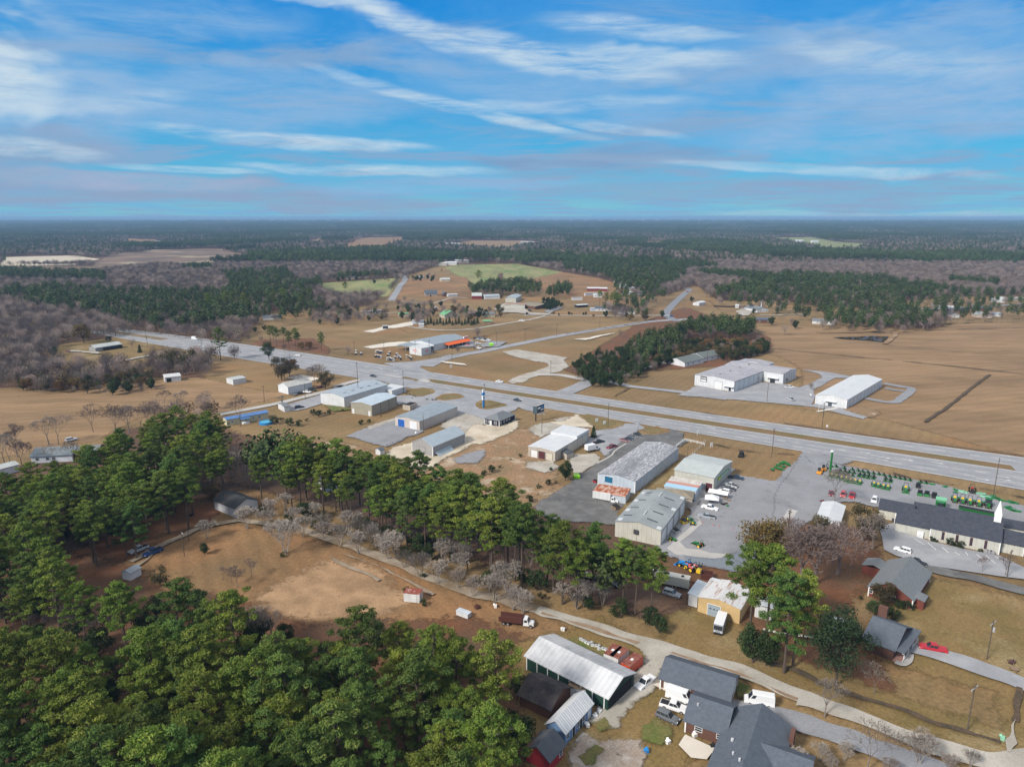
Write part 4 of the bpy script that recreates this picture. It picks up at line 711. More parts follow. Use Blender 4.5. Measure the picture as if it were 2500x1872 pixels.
# big bare trees round the grey roofed ranch and the field behind it
for i, (vx, x, y, s) in enumerate([('B',60,720,1.1),('B',150,760,1.2),('B',240,640,1.25),('B',300,760,1.0),('B',660,470,1.15),('B',790,470,1.2),('B',1260,300,1.2),('B',1570,330,1.3),('B',1750,320,1.2),('B',1900,300,1.2),('B',2020,260,1.2),('B',2120,230,1.1),('B',1000,700,.8),('B',740,760,.8),('d',1545,370,1.35),('d',1330,270,.9),('d',1180,260,.9),('d',1060,250,.9),('d',1290,720,1.1),('d',1380,730,1.1),('d',1310,560,1.0),('d',1500,560,.9)]):
    plant('bare_tree', BARES[i % 4], P(vx, x, y), s, None, ('bare tree near the left ranch house', 'tall bare tree standing before the mobile home with the blue roof')[i == 14], 'bare tree', 'bare trees round the ranch house' if i != 14 else None)
# individual trees
def one(kind, ms, v, x, y, s, label, cat, group=None, sz=None): return plant(kind, ms, P(v, x, y), s, None, label, cat, group, sz)
one('pine_tree', PINES[2], 'z', 1480, 1290, 1.3, 'tallest pine beside the yellow garage, right of the white van', 'pine tree'); one('pine_tree', PINES[0], 'z', 1260, 1180, 1.25, 'pine with dark trunk directly behind the parked white step van', 'pine tree')
one('pine_tree', PINES[5], 'k', 590, 810, 1.25, 'leaning forked pine on the straw bank above the dirt road', 'pine tree'); one('pine_tree', PINES[4], 'k', 650, 770, 1.2, 'thin pine close behind the forked one on the straw bank', 'pine tree')
one('evergreen_tree', EVERG[0], 'k', 940, 900, 1.35, 'big dark evergreen in front of the low brick house with porch', 'evergreen tree'); one('evergreen_tree', EVERG[1], 'k', 380, 740, 1.15, 'round dark evergreen at the foot of the pines above the dirt road', 'evergreen tree'); one('evergreen_tree', EVERG[1], 'k', 470, 760, .9, 'smaller dark evergreen touching the round one above the dirt road', 'evergreen tree')
one('oak_tree', RUST[0], 'f', 1530, 1190, 1.3, 'rusty orange tree at the corner of the tractor dealer lot', 'tree'); one('bare_tree', OAKB[0], 'g', 290, 1420, 1.5, 'huge spreading bare oak beside the brick house, brown leaves beneath', 'bare tree'); one('bare_tree', OAKB[1], 'g', 180, 1400, 1.5, 'bare reddish tree just left of the huge spreading oak', 'bare tree')
one('brown_leaved_tree', RUST[2], 'g', 690, 1060, 1.25, 'bare-branched olive brown tree covering the white roofed shed by the lot', 'tree'); one('bare_tree', BARES[0], 'g', 760, 1130, 1.0, 'bare tree at the left end of the church car park', 'bare tree'); one('bare_tree', BARES[0], 'u', 620, 1030, 1.1, 'bare tree beside the parked red cars on the dealer lot', 'bare tree')
one('bare_tree', BARES[3], 'g', 60, 1150, 1.0, 'bare brown tree behind the rusty orange tree', 'bare tree'); one('bare_tree', OAKB[1], 'g', 480, 1330, 1.4, 'bare brown tree left of the brick house with grey roof', 'bare tree'); one('brown_leaved_tree', RUST[2], 'g', 330, 1050, .9, 'brown-leaved tree by the concrete slab of the dealer lot', 'tree')
one('bare_tree', BARES[2], 'g', 1650, 1320, .45, 'small bare sapling on the verge below the church car park', 'bare tree'); one('bare_tree', BARES[2], 'g', 1840, 1350, .6, 'bare sapling next to the pole below the church car park', 'bare tree')
one('brown_leaved_tree', RUST[2], 'A', 1130, 560, .75, 'olive brown tree between the two brick houses', 'tree'); one('shrub', SHRUB[1], 'A', 1020, 660, 1.0, 'dark bush left of the chimney between the brick houses', 'shrub'); one('shrub', SHRUB[1], 'A', 1270, 740, .9, 'green bush right of the brick chimney', 'shrub')
for x, y, s, l in [(1310,560,.8,'dark bush under the white window of the brick gable'), (1440,600,.85,'dark bush at the corner of the brick gable'), (1660,510,.9,'tall dark bush at the right side of the brick house'), (1530,600,.5,'pale green bush at the right corner of the brick gable'), (830,460,.35,'tiny dark bush left of the brick house')]: one('shrub', SHRUB[0], 'A', x, y, s, l, 'shrub')
one('bare_tree', BARES[0], 'k', 865, 1105, .75, 'slim bare tree on the verge between dirt road and grey drive', 'bare tree'); one('bare_tree', BARES[1], 'k', 1150, 1470, .95, 'bare tree at the bottom edge beside the grey drive', 'bare tree'); one('bare_tree', BARES[1], 'k', 1200, 950, .6, 'low bare tree before the low brick house with porch', 'bare tree'); one('bare_tree', CREPE[0], 'k', 1500, 1430, 1.0, 'small bare tree at the bottom edge, right of the grey drive', 'bare tree')
for i, (x, y) in enumerate([(700,1440), (830,1400), (900,1480), (1000,1400), (1700,1480), (1850,1440), (1300,1500)]): one('brushy_sapling', CREPE[i % 3], 'k', x, y, .55, 'low brown brush at the bottom edge', 'brush', 'brush along the bottom edge')
one('shrub', EVERG[1], 'd', 1315, 1195, .45, 'round clipped dark green bush on the brown lawn', 'shrub'); one('brown_leaved_tree', RUST[2], 'h', 1240, 260, .62, 'small olive brown tree below the grey roofed shed', 'tree'); one('brown_leaved_tree', RUST[1], 'd', 1370, 850, .75, 'orange-brown tree left of the white cottage', 'tree')
for x, y, s in [(1720,210,.35), (1830,265,.5), (1790,240,.4), (1940,185,.45)]: one('bare_tree', BARES[2], 'h', x, y, s * 1.1, 'thin bare sapling on the brown lawn', 'bare tree', 'saplings on the brown lawn')
for x, y, s in [(1090,310,.6), (1215,410,.6)]: one('shrub', SHRUB[0], 'i', x, y, s, ('green bush behind the small white container', 'green bush at the right of the small white container')[x > 1100], 'shrub')
for x, y, s in [(1215,195,.5), (130,30,.5)]: one('shrub', SHRUB[0], 'i', x, y, s, ('small green bush between the bare trees by the track', 'low green bush on the brown lawn near the drive')[x < 200], 'shrub')
one('evergreen_tree', EVERG[1], 'e', 1790, 850, .95, 'dark evergreen tree in front of the white roofed shed', 'evergreen tree'); one('evergreen_tree', CONE[0], 'I', 570, 240, .75, 'narrow evergreen at the far corner of the white roofed shed', 'evergreen tree'); one('shrub', SHRUB[2], 'I', 1070, 1520, 1.3, 'olive bush in front of the white box truck cab', 'shrub')
for i, (x, y, s) in enumerate([(1270,820,.75), (1320,800,.8), (1370,770,.7), (1620,900,.55), (1680,880,.6), (1730,870,.6), (1560,990,.9), (1700,790,.4), (1440,720,.45), (1500,700,.5)]): one('shrub', SHRUB[i % 3], 'e', x, y, s, 'scrubby bush left of the white roofed building', 'shrub', 'scrub beside the white roofed shed')
for i, (x, y, s) in enumerate([(480,490,.8), (530,480,.5), (605,440,.4), (360,405,.4), (205,440,.9), (240,430,.9), (275,425,.8), (170,430,.8), (130,470,.9), (80,500,1.0), (20,500,1.0), (-30,470,1.2), (-80,490,1.3)]): one('shrub', (SHRUB[i % 3]), 'e', x, y, s, 'green bush on the grass left of the beige shed', 'shrub', 'bushes left of the beige shed')
for i, (x, y, s) in enumerate([(510,125,.6), (560,140,.6), (610,155,.6), (640,165,.5), (590,185,.4), (790,205,.6), (860,210,.55), (900,212,.6), (465,255,.4), (480,325,.3)]): one('shrub', SHRUB[2], 'x', x, y, s, 'low brown shrub on the highway frontage', 'shrub', 'shrubs on the highway frontage')
for i, (x, y, s) in enumerate([(380,1250,.5), (700,1310,.75), (760,1330,.3), (860,1370,.75), (1200,1435,.4), (460,1270,.3)]): one('shrub', SHRUB[0], 'v', x, y, s, 'clipped shrub at the cream church wall', 'shrub', 'shrubs along the church wall')
one('bare_tree', BARES[2], 'v', 820, 900, .35, 'small bare shrub behind the church roof', 'bare tree')
for i, (v, x, y, s) in enumerate([('y',1110,260,.62),('s',1165,545,.55),('s',1470,490,.45),('s',1525,235,.85),('t',735,330,.45),('t',1060,330,.3),('t',1325,405,.4),('y',650,640,1.0),('y',220,940,.5),('y',730,600,1.0),('y',400,730,.9),('y',250,600,1.2),('y',900,680,.45),('a',1830,945,.6),('a',985,935,.5),('E',1850,1020,.7)]): one('bare_tree', BARES[(0, 3)[i % 2]], v, x, y, s, ['bare round bush tree beside the two parked golf carts', 'small bare tree in front of the orange awning', 'small bare tree near the white truck by the orange awning', 'bare tree behind the right end of the awning shop', 'slim bare tree in the corner of the large white building', 'tiny bare tree before the right wing of the white building', 'slim bare tree on the grass beside the white building drive', 'bare tree on the left of the white gabled shed yard', 'low bare tree beside the pale side road', 'bare tree behind the white concrete slab', 'bare tree in front of the white gabled shed', 'bare tree behind the white gabled shed', 'low bare tree by the parked cars of the shed yard', 'bare tree beside the pines at the highway', 'slim bare tree beside the highway bend', 'slim bare tree among the centre pines'][i], 'bare tree')
one('brown_leaved_tree', RUST[2], 'y', 800, 720, 1.2, 'tall thin brown-leaved tree beside the pale side road', 'tree'); one('brown_leaved_tree', RUST[2], 'y', 210, 600, 1.6, 'wide brown-leaved tree behind the white slab', 'tree'); one('brown_leaved_tree', RUST[1], 'y', 320, 560, 1.5, 'brown-leaved tree next to the white slab, near the highway', 'tree'); one('evergreen_tree', EVERG[0], 'a', 1730, 1000, 1.0, 'lone dark evergreen at the highway edge', 'evergreen tree')
one('pine_tree', PINES[2], 'a', 1420, 1000, 1.15, 'pine growing before the highway beside bare trees', 'pine tree'); one('brown_leaved_tree', RUST[2], 'a', 1220, 1070, 1.5, 'wide olive brown tree left of the highway pine', 'tree'); one('brown_leaved_tree', RUST[2], 'a', 1090, 1080, 1.6, 'broad bare-topped tree at the end of the hedgerow', 'tree'); one('bare_tree', BARES[1], 'a', 1330, 1090, 1.2, 'bare grey tree under the highway pine', 'bare tree'); one('bare_tree', BARES[0], 'a', 1510, 1010, 1.1, 'tall bare tree right of the highway pine', 'bare tree')
one('brown_leaved_tree', RUST[1], 'a', 540, 890, 2.0, 'large orange brown tree left of the grey house by the highway', 'tree'); one('evergreen_tree', CONE[0], 'a', 900, 950, .8, 'dark cone-shaped evergreen right of the grey house', 'evergreen tree'); one('bare_tree', BARES[3], 'a', 850, 920, .8, 'bare tree beside the cone-shaped evergreen', 'bare tree'); one('shrub', SHRUB[1], 'a', 700, 880, 1.2, 'dark bush behind the grey house by the highway', 'shrub'); one('evergreen_tree', EVERG[1], 'a', 345, 975, .9, 'dark evergreen left of the yard of the grey house', 'evergreen tree')
L = ('pine in the small highway group')
for i, (x, y, s) in enumerate([(1740,890,.72),(1780,915,.75),(1825,900,.7),(1860,930,.72),(1900,915,.75),(1915,930,.65),(1760,870,.6),(2068,940,.72)]): one('pine_tree', PINES[(0, 1, 3, 4)[i % 4]], 'a', x, y, s, L if i < 7 else 'lone pine at the right of the group beside the highway', 'pine tree', 'pines beside the highway' if i < 7 else None)
for i, (x, y, s, k) in enumerate([(1480,790,.8,'e'),(1650,765,.8,'e'),(1885,715,1.3,'e'),(1400,825,.7,'e'),(1445,810,.8,'e'),(1640,820,.6,'e'),(1700,810,.6,'e'),(1600,880,.6,'b'),(1680,885,.5,'b'),(1280,805,1.0,'b'),(1390,845,.6,'b'),(1540,830,.5,'b'),(1200,800,1.1,'b'),(1240,740,1.2,'b'),(1340,790,.8,'b'),(1460,700,1.2,'p'),(1500,690,1.2,'p'),(1570,700,1.1,'p'),(1600,730,1.0,'p'),(1760,680,1.1,'p'),(1830,660,1.1,'p'),(1950,700,1.0,'p'),(1420,720,1.1,'p'),(1350,700,1.1,'p'),(2060,690,1.0,'e'),(2130,700,1.0,'b'),(2000,640,1.1,'p')]):
    plant({'b': 'bare_tree', 'e': 'evergreen_tree', 'p': 'pine_tree'}[k], {'b': BARES[i % 4], 'e': EVERG[1], 'p': PINEL2[i % 3]}[k], P('a', x, y), s, None, {'b': 'bare tree around the bungalow above the highway', 'e': 'evergreen around the bungalow above the highway', 'p': 'pine around the bungalow above the highway'}[k], {'b': 'bare tree', 'e': 'evergreen tree', 'p': 'pine tree'}[k], 'trees round the bungalow, ' + k)
for i, (x, y) in enumerate([(1990,930), (1940,935)]): one('brown_leaved_tree', RUST[1], 'a', x, y, .8, ('brown-leaved tree at the right end of the highway pines', 'brown-leaved tree touching the last highway pines')[i], 'tree')
# centre grove
L4 = dict(pine='pine in the grove left of the white warehouse', bare='bare tree in the grove left of the white warehouse', everg='evergreen in the grove left of the white warehouse', rust='brown tree in the grove left of the white warehouse', shrub='bush in the grove left of the white warehouse')
wood([('b',1480,1010),('b',1560,920),('b',1700,900),('b',1850,880),('b',1990,1000),('b',1900,1060),('b',1780,1080),('b',1620,1085),('b',1500,1060)], 9, 6.5, [('everg', .62), ('bare', .25), ('pine', .13)], L4, 'grove beside the white building', 107)
wood([('F',0,740),('F',240,640),('F',440,570),('F',780,530),('F',950,560),('F',1150,550),('F',1160,640),('F',1000,680),('F',800,640),('F',600,640),('F',420,640),('F',200,760),('F',0,840)], 15, 5.6, [('pine', .8), ('bare', .2)], L4, 'grove beside the white building, back rows', 108)
wood([('F',20,1020),('F',260,960),('F',460,900),('F',620,900),('F',860,980),('F',1120,900),('F',1300,860),('F',1330,880),('F',1180,960),('F',880,1030),('F',700,930),('F',380,1000),('F',60,1090)], 5, 4.8, [('everg', .3), ('bare', .45), ('rust', .25)], L4, 'grove beside the white building, front rows', 109)
wood([('F',1120,760),('F',1220,740),('F',1330,850),('F',1280,900),('F',1120,860)], 8, 6, [('bare', .5), ('everg', .3), ('rust', .2)], L4, 'grove beside the white building, right end', 110)
wood([('b',1830,850),('b',1990,770),('b',2212,745),('F',120,700),('F',240,650),('F',440,640),('F',420,760),('F',200,900),('F',40,960),('b',2080,960),('b',1900,960)], 12, 5.6, [('pine', .6), ('everg', .15), ('bare', .25)], L4, 'grove beside the white building, middle', 115)
wood([('F',420,800),('F',640,780),('F',860,800),('F',1080,790),('F',1080,880),('F',860,900),('F',620,870),('F',430,880)], 8, 5.6, [('bare', .45), ('everg', .3), ('rust', .25)], L4, 'grove beside the white building, understorey', 116)
# scrub line right of the hedgerow (left middle)
L5 = dict(pine='pine in the tree line at the left field', bare='bare tree in the tree line along the left field', everg='evergreen in the tree line at the left field', rust='brown-leaved tree in the tree line along the left field')
wood([('a',100,1060),('a',250,1010),('a',430,1020),('a',620,1040),('a',720,1080),('a',860,1050),('a',1000,1060),('a',1010,1110),('a',860,1150),('a',600,1150),('a',380,1140),('a',120,1130)], 7, 6.5, [('bare', .55), ('rust', .25), ('everg', .12), ('pine', .08)], L5, 'tree line along the left field', 111)
# middle groups
L6 = dict(pine='pine in the wood behind the junk yard at the centre', bare='bare tree behind the junk yard at the centre', everg='dark evergreen behind the junk yard at the centre')
wood([('E',-200,230),('E',30,200),('E',250,190),('E',420,170),('E',620,190),('E',760,230),('E',780,300),('E',640,300),('E',400,290),('E',100,290),('E',-180,300)], 17, 9, [('pine', .9), ('bare', .1)], L6, 'wood behind the junk yard', 112)
wood([('E',830,330),('E',900,270),('E',1020,230),('E',1130,200),('E',1200,260),('E',1180,340),('E',1000,340),('E',860,370)], 15, 9, [('pine', 1)], dict(pine='pine in the loose clump right of the junk yard wood'), 'loose pines right of the junk yard', 113)
wood([('E',760,480),('E',900,470),('E',1040,520),('E',1090,500),('E',1060,540),('E',860,600),('E',790,560)], 6, 7, [('everg', .8), ('shrub', .2)], L6 | dict(shrub='bush at the junk yard edge'), 'evergreens at the junk yard edge', 114)
for i, (x, y) in enumerate([(1570,560),(1650,590),(1720,600),(1790,650),(1800,600),(1840,620),(1760,560),(1930,560),(2010,600)]): plant('pine_tree', (PINEL2 + PINES)[i % 5], P('E', x, y + 20), .85, None, 'tall pine behind the farm road mobile homes', 'pine tree', 'pines behind the mobile homes')
for i, (x, y) in enumerate([(950,715),(1020,725),(1155,715),(1190,718),(1350,720),(1385,715),(1485,745),(1650,745),(2015,755),(230,745),(590,715)]): plant('small_tree', EVERG[1] if i % 3 else RUST[1], P('E', x, y), (.42, .35, .45, .38, .4, .45, .4, .85, .3, .6, .4)[i], None, f"{('first','second','third','fourth','fifth','sixth','seventh','eighth','ninth','tenth','last')[i]} small round tree beside the farm road, counted from the junk yard" if i < 9 else ('dark round bush left of the junk yard' if i == 9 else 'small bush at the corner of the farm road junction'), 'small tree', 'small trees along the farm road')
L7 = dict(bare='bare tree between the central farm houses', everg='evergreen between the central farm houses', rust='brown tree between the central farm houses', pine='pine between the central farm houses')
for k, (q, d, zt) in enumerate([([('D',-100,560),('D',250,500),('D',450,560),('D',900,560),('D',930,640),('D',560,650),('D',200,690),('D',-100,680)], 9, 12), ([('D',1050,500),('D',1250,470),('D',1560,520),('D',1540,640),('D',1280,700),('D',1120,640)], 11, 12), ([('D',1560,540),('D',1900,520),('D',2150,560),('D',2150,650),('D',1700,640)], 11, 11), ([('E',1550,480),('E',1750,460),('E',2212,440),('E',2212,600),('E',1900,600),('E',1700,570)], 12, 14), ([('E',-60,560),('E',160,540),('E',300,600),('E',160,680),('E',-60,680)], 10, 7), ([('D',200,150),('D',1050,130),('D',1100,200),('D',700,215),('D',250,190)], 22, 9), ([('D',1180,150),('D',1560,130),('D',1560,190),('D',1250,200)], 16, 9)]):
    wood(q, zt, d, [('bare', .6), ('everg', .2), ('rust', .1), ('pine', .1)], L7, 'trees between the farm houses', 130 + k)
for i, x in enumerate(range(1420, 2150, 42)): plant('evergreen_tree', CONE[1], P('D', x, 850 - (i % 3) * 12), .62 + .1 * (i % 3), None, 'evergreen screening the green roofed house', 'evergreen tree', 'evergreen row before the green roofed house')
for i, (x, y, s, k) in enumerate([(1320,770,1.0,'b'),(1070,610,.9,'b'),(1240,620,1.0,'b'),(1420,640,1.0,'b'),(1500,620,.9,'b'),(1640,600,.8,'e'),(1820,600,.9,'b'),(2000,640,.6,'e'),(1250,560,.7,'b'),(1150,540,.7,'b'),(700,690,.9,'b'),(780,650,.9,'b'),(900,640,1.0,'b'),(500,690,.9,'b'),(350,700,1.0,'r'),(120,700,1.0,'e'),(260,710,1.1,'r'),(1040,200,1.2,'e'),(2150,310,1.1,'p'),(170,470,.6,'e'),(350,430,.8,'p'),(2130,1020,.8,'b'),(470,160,.5,'e'),(1650,120,.4,'e'),(1200,220,.6,'e'),(1260,220,.6,'e'),(1480,200,.8,'b'),(1560,200,.7,'b'),(2080,850,.5,'e'),(1500,470,.35,'e'),(660,240,.7,'b'),(720,240,.8,'b'),(800,240,.9,'b'),(900,220,1.,'b')]):
    ms = {'b': BARES[i % 4], 'e': EVERG[1], 'r': RUST[2], 'p': PINES[0]}[k]; plant({'b': 'bare_tree', 'e': 'evergreen_tree', 'r': 'brown_leaved_tree', 'p': 'pine_tree'}[k], ms, P('D', x, y), s, None, {'b': 'bare tree in the farm yards', 'e': 'evergreen in the farm yards', 'r': 'brown-leaved tree by the farm yards', 'p': 'lone pine near the farm yards'}[k], {'b': 'bare tree', 'e': 'evergreen tree', 'r': 'tree', 'p': 'pine tree'}[k], 'farm yard trees, ' + {'b': 'bare', 'e': 'evergreen', 'r': 'brown', 'p': 'pine'}[k])
for i, (x, y, s, k) in enumerate([(1600,720,1.0,'e'),(1480,790,.9,'b'),(1340,680,1.0,'e'),(1420,560,.8,'b'),(1560,680,.6,'b'),(1150,560,.7,'e'),(860,610,.4,'b'),(990,600,.35,'e'),(480,430,.8,'e'),(160,600,.9,'e'),(640,380,1.2,'b'),(1700,600,.6,'e')]):
    ms = {'b': BARES[i % 4], 'e': EVERG[1]}[k]; plant({'b': 'bare_tree', 'e': 'evergreen_tree'}[k], ms, P('F', x, y), s, None, {'b': 'bare tree near the grey roofed chapel', 'e': 'dark evergreen near the grey roofed chapel'}[k], {'b': 'bare tree', 'e': 'evergreen tree'}[k], 'trees near the chapel, ' + k)
rank_labels([t for t in ALLT if t.get('group')])
# ---- distant woods: nobody could count these; one object each, its points carry small trees
def lowtree(seed, m, H, R_, n, sz, bark, base=.3, flat=.7):
    rnd = random.Random(seed); lv = Leaves()
    for k in range(n):
        d = rdir(rnd); rr = rnd.random() ** .4; c = Vector((d.x * R_ * rr, d.y * R_ * rr, H * (base + (1 - base) * (.5 + .5 * d.z * rr)))); lv.quad(c, (rdir(rnd) + d + Vector((0, 0, .4))).normalized(), sz * rnd.uniform(.6, 1.3), .6, rnd)
    me = lv.obj('low_tree', m); return me
FARP = leafmat('far_pine_needles', (0.060, 0.092, 0.028), (0.036, 0.060, 0.022), (0.085, 0.11, 0.03), .3)
FARB = mat('far_bare_twigs', (0.25, 0.20, 0.172), (0.17, 0.135, 0.12), scale=.3, rough=.95, randv=.3)
FARO = leafmat('far_brown_leaves', (0.13, 0.085, 0.045), (0.10, 0.075, 0.04), (0.08, 0.07, 0.035), .25)
LOWP = [lowtree(200 + k, FARP, 19, 3.6, 170, .85, None, .35) for k in range(4)]; LOWO = [lowtree(210 + k, FARO, 11, 4.2, 150, .6, None, .15) for k in range(2)]; LOWB = [twiggy(220 + k, FARB) for k in range(4)]
def hidden(name, me): return bpy.data.objects.new(name, me)
def join_patch(size, items, seed, sp, far):
    rnd = random.Random(seed); V = []; F = []; MI = []; mats = []; co = []; loops = []; tot = []; mi = []; off = 0; n = int(size / sp); k = 0
    for i in range(n):
        for j in range(n):
            me, pr = rnd.choices(items, [q[1] for q in items])[0]; key = me.materials[0]
            if key not in mats: mats.append(key)
            s = rnd.uniform(.75, 1.2); a = rnd.uniform(0, 6.28); c = np.empty(len(me.vertices) * 3, dtype=np.float32); me.vertices.foreach_get('co', c); c = c.reshape(-1, 3) * s; ca, sa = math.cos(a), math.sin(a)
            x = c[:, 0] * ca - c[:, 1] * sa + (i + .5 + rnd.uniform(-.4, .4)) * sp - size / 2; y = c[:, 0] * sa + c[:, 1] * ca + (j + .5 + rnd.uniform(-.4, .4)) * sp - size / 2; co.append(np.stack([x, y, c[:, 2]], 1))
            li = np.empty(len(me.loops), dtype=np.int32); me.loops.foreach_get('vertex_index', li); loops.append(li + off); lt = np.empty(len(me.polygons), dtype=np.int32); me.polygons.foreach_get('loop_total', lt); tot.append(lt); mi.append(np.full(len(lt), mats.index(key), dtype=np.int32)); off += len(c)
    co = np.concatenate(co); loops = np.concatenate(loops); tot = np.concatenate(tot); mi = np.concatenate(mi); me = bpy.data.meshes.new('wood_patch')
    me.vertices.add(len(co)); me.vertices.foreach_set('co', co.ravel()); me.loops.add(len(loops)); me.loops.foreach_set('vertex_index', loops); me.polygons.add(len(tot)); me.polygons.foreach_set('loop_start', np.concatenate([[0], np.cumsum(tot)[:-1]]).astype(np.int32))
    for m in mats: me.materials.append(m)
    me.polygons.foreach_set('material_index', mi); me.update(calc_edges=True); return me
def gn_scatter(name, label_kind, points, sources):
    """points: (x, y, scale, rot, index); sources: objects never linked to the scene"""
    me = bpy.data.meshes.new(name); me.from_pydata([(p[0], p[1], 0) for p in points], [], []); me.update()
    for nm, i, ty in (('sc', 2, 'FLOAT'), ('rt', 3, 'FLOAT'), ('ix', 4, 'INT')):
        at = me.attributes.new(nm, ty, 'POINT'); at.data.foreach_set('value', [p[i] for p in points])
    o = bpy.data.objects.new(name, me); COL.objects.link(o); tag(o, kind='stuff')
    ng = bpy.data.node_groups.new(name, 'GeometryNodeTree'); ng.interface.new_socket('Geometry', in_out='INPUT', socket_type='NodeSocketGeometry'); ng.interface.new_socket('Geometry', in_out='OUTPUT', socket_type='NodeSocketGeometry')
    N = ng.nodes; L = ng.links; gi = N.new('NodeGroupInput'); go = N.new('NodeGroupOutput'); iop = N.new('GeometryNodeInstanceOnPoints'); gti = N.new('GeometryNodeGeometryToInstance')
    for s_ in reversed(sources):
        oi = N.new('GeometryNodeObjectInfo'); oi.inputs['Object'].default_value = s_; oi.inputs['As Instance'].default_value = True; L.new(oi.outputs['Geometry'], gti.inputs[0])
    def na(nm, ty): n = N.new('GeometryNodeInputNamedAttribute'); n.data_type = ty; n.inputs[0].default_value = nm; return n.outputs[0]
    L.new(gi.outputs[0], iop.inputs['Points']); L.new(gti.outputs[0], iop.inputs['Instance']); iop.inputs['Pick Instance'].default_value = True; L.new(na('ix', 'INT'), iop.inputs['Instance Index'])
    cx = N.new('ShaderNodeCombineXYZ'); L.new(na('rt', 'FLOAT'), cx.inputs[2]); L.new(cx.outputs[0], iop.inputs['Rotation']); L.new(na('sc', 'FLOAT'), iop.inputs['Scale']); L.new(iop.outputs[0], go.inputs[0])
    md = o.modifiers.new('scatter', 'NODES'); md.node_group = ng; return o
# where the woods stand: everything outside OPEN, in three distance rings
def in_open(x, y, pad=0):
    for pl in OPEN:
        if inpoly(x, y, pl): return True
    return False
def pineness(x, y): return mnoise.noise(Vector((x / 260 + 3.3, y / 420 + 1.1, 2))) + 0.5 * mnoise.noise(Vector((x / 90, y / 120, 5)))
EXTRA_PINE = [pts('m', *q) for q in [(0,640, 120,630, 260,640, 400,640, 560,640, 700,655, 560,700, 420,720, 330,722, 240,700, 90,670, 0,660), (1020,600, 1140,600, 1230,640, 1050,650), (1540,640, 1700,600, 1900,610, 2020,640, 2000,700, 1880,690, 1700,680, 1560,668), (1200,560, 1480,575, 1480,610, 1400,640, 1330,620, 1220,590), (480,600, 620,590, 660,640, 520,650), (0,590, 230,600, 230,615, 0,610), (860,545, 1200,550, 1500,570, 1400,585, 1200,575, 900,570), (620,515, 700,512, 720,540, 640,545)]]
EXTRA_PINE = [[(p.x, p.y) for p in q] for q in EXTRA_PINE]
rnd = random.Random(5); near_pts = []
y = 330.0
while y < 1500:
    x = -0.78 * y - 60
    while x < 0.78 * y + 60:
        a, b = x + rnd.uniform(-2.6, 2.6), y + rnd.uniform(-2.6, 2.6); px, py, _ = pix((a, b, 0))
        ok = -80 < px < 2580 and not in_open(a, b)
        if ok:
            pn = pineness(a, b) > 0.40 or any(inpoly(a, b, q) for q in EXTRA_PINE) and rnd.random() < .62
            k = rnd.random()
            ix = rnd.randrange(4) if pn and k < .9 else (4 + rnd.randrange(2) if k > .93 else 6 + rnd.randrange(4))
            near_pts.append((a, b, rnd.uniform(.65, 1.1) * (.9 if ix < 4 else 1.05), rnd.uniform(0, 6.28), ix))
        x += 7.0
    y += 7.0
ALLSRC = [hidden('low_tree', m) for m in LOWP + LOWO + LOWB]
# woods with clearings east: scatter of trees in the housing areas
for q, d in [(pts('m', 1540,655, 1700,650, 1900,640, 2120,640, 2300,650, 2300,690, 2020,705, 1900,705, 1700,695, 1600,672), 15), (pts('m', 555,685, 640,668, 700,665, 700,690, 600,705, 565,700), 12), (pts('m', 1320,600, 1400,610, 1440,650, 1380,680, 1330,650), 14), (pts('m', 1780,700, 1850,680, 2010,690, 2000,718, 1880,722, 1760,712), 9)]:
    for a, b in scatter(q, d, 33): near_pts.append((a, b, rnd.uniform(.6, .95), rnd.uniform(0, 6.28), rnd.choice((0, 1, 2, 3, 6, 7))))
near_pts += [(x, y, s, rnd.uniform(0, 6.28), rnd.randrange(4)) for x, y, s in STUFFP['pine']] + [(x, y, s, rnd.uniform(0, 6.28), 6 + rnd.randrange(4)) for x, y, s in STUFFP['bare']]
gn_scatter('woods', 'woods', near_pts, ALLSRC)
P1 = join_patch(84, [(m, 1) for m in LOWP] + [(LOWB[0], .25)], 301, 7.0, 0); P2 = join_patch(84, [(m, 1) for m in LOWB] + [(LOWO[0], .25), (LOWP[0], .25)], 302, 7.0, 0); P3 = join_patch(84, [(m, 1) for m in LOWB] + [(m, .7) for m in LOWP], 303, 7.0, 0)
far_pts = []; y = 1500.0
while y < 16000:
    st = 80.0 if y < 4000 else 80.0 * (y / 4000); x = -0.8 * y - 100
    while x < 0.8 * y + 100:
        if not in_open(x, y) and not in_open(x, y + st * .35) and not in_open(x, y - st * .35):
            p_ = mnoise.noise(Vector((x / 500 + 3.3, y / 700 + 1.1, 2))) + .4 * mnoise.noise(Vector((x / 150, y / 200, 5)))
            far_pts.append((x + rnd.uniform(-8, 8), y + rnd.uniform(-8, 8), 1.0 * (1 if y < 4000 else min(2.2, y / 4000)), rnd.uniform(0, 6.28), 0 if p_ > .40 else (2 if p_ > .16 else 1)))
        x += st
    y += st
gn_scatter('distant_forest', 'forest', far_pts, [hidden('wood_patch', m) for m in (P1, P2, P3)])
print('TREES', N_IND, len(near_pts), len(far_pts), len(bpy.data.objects))
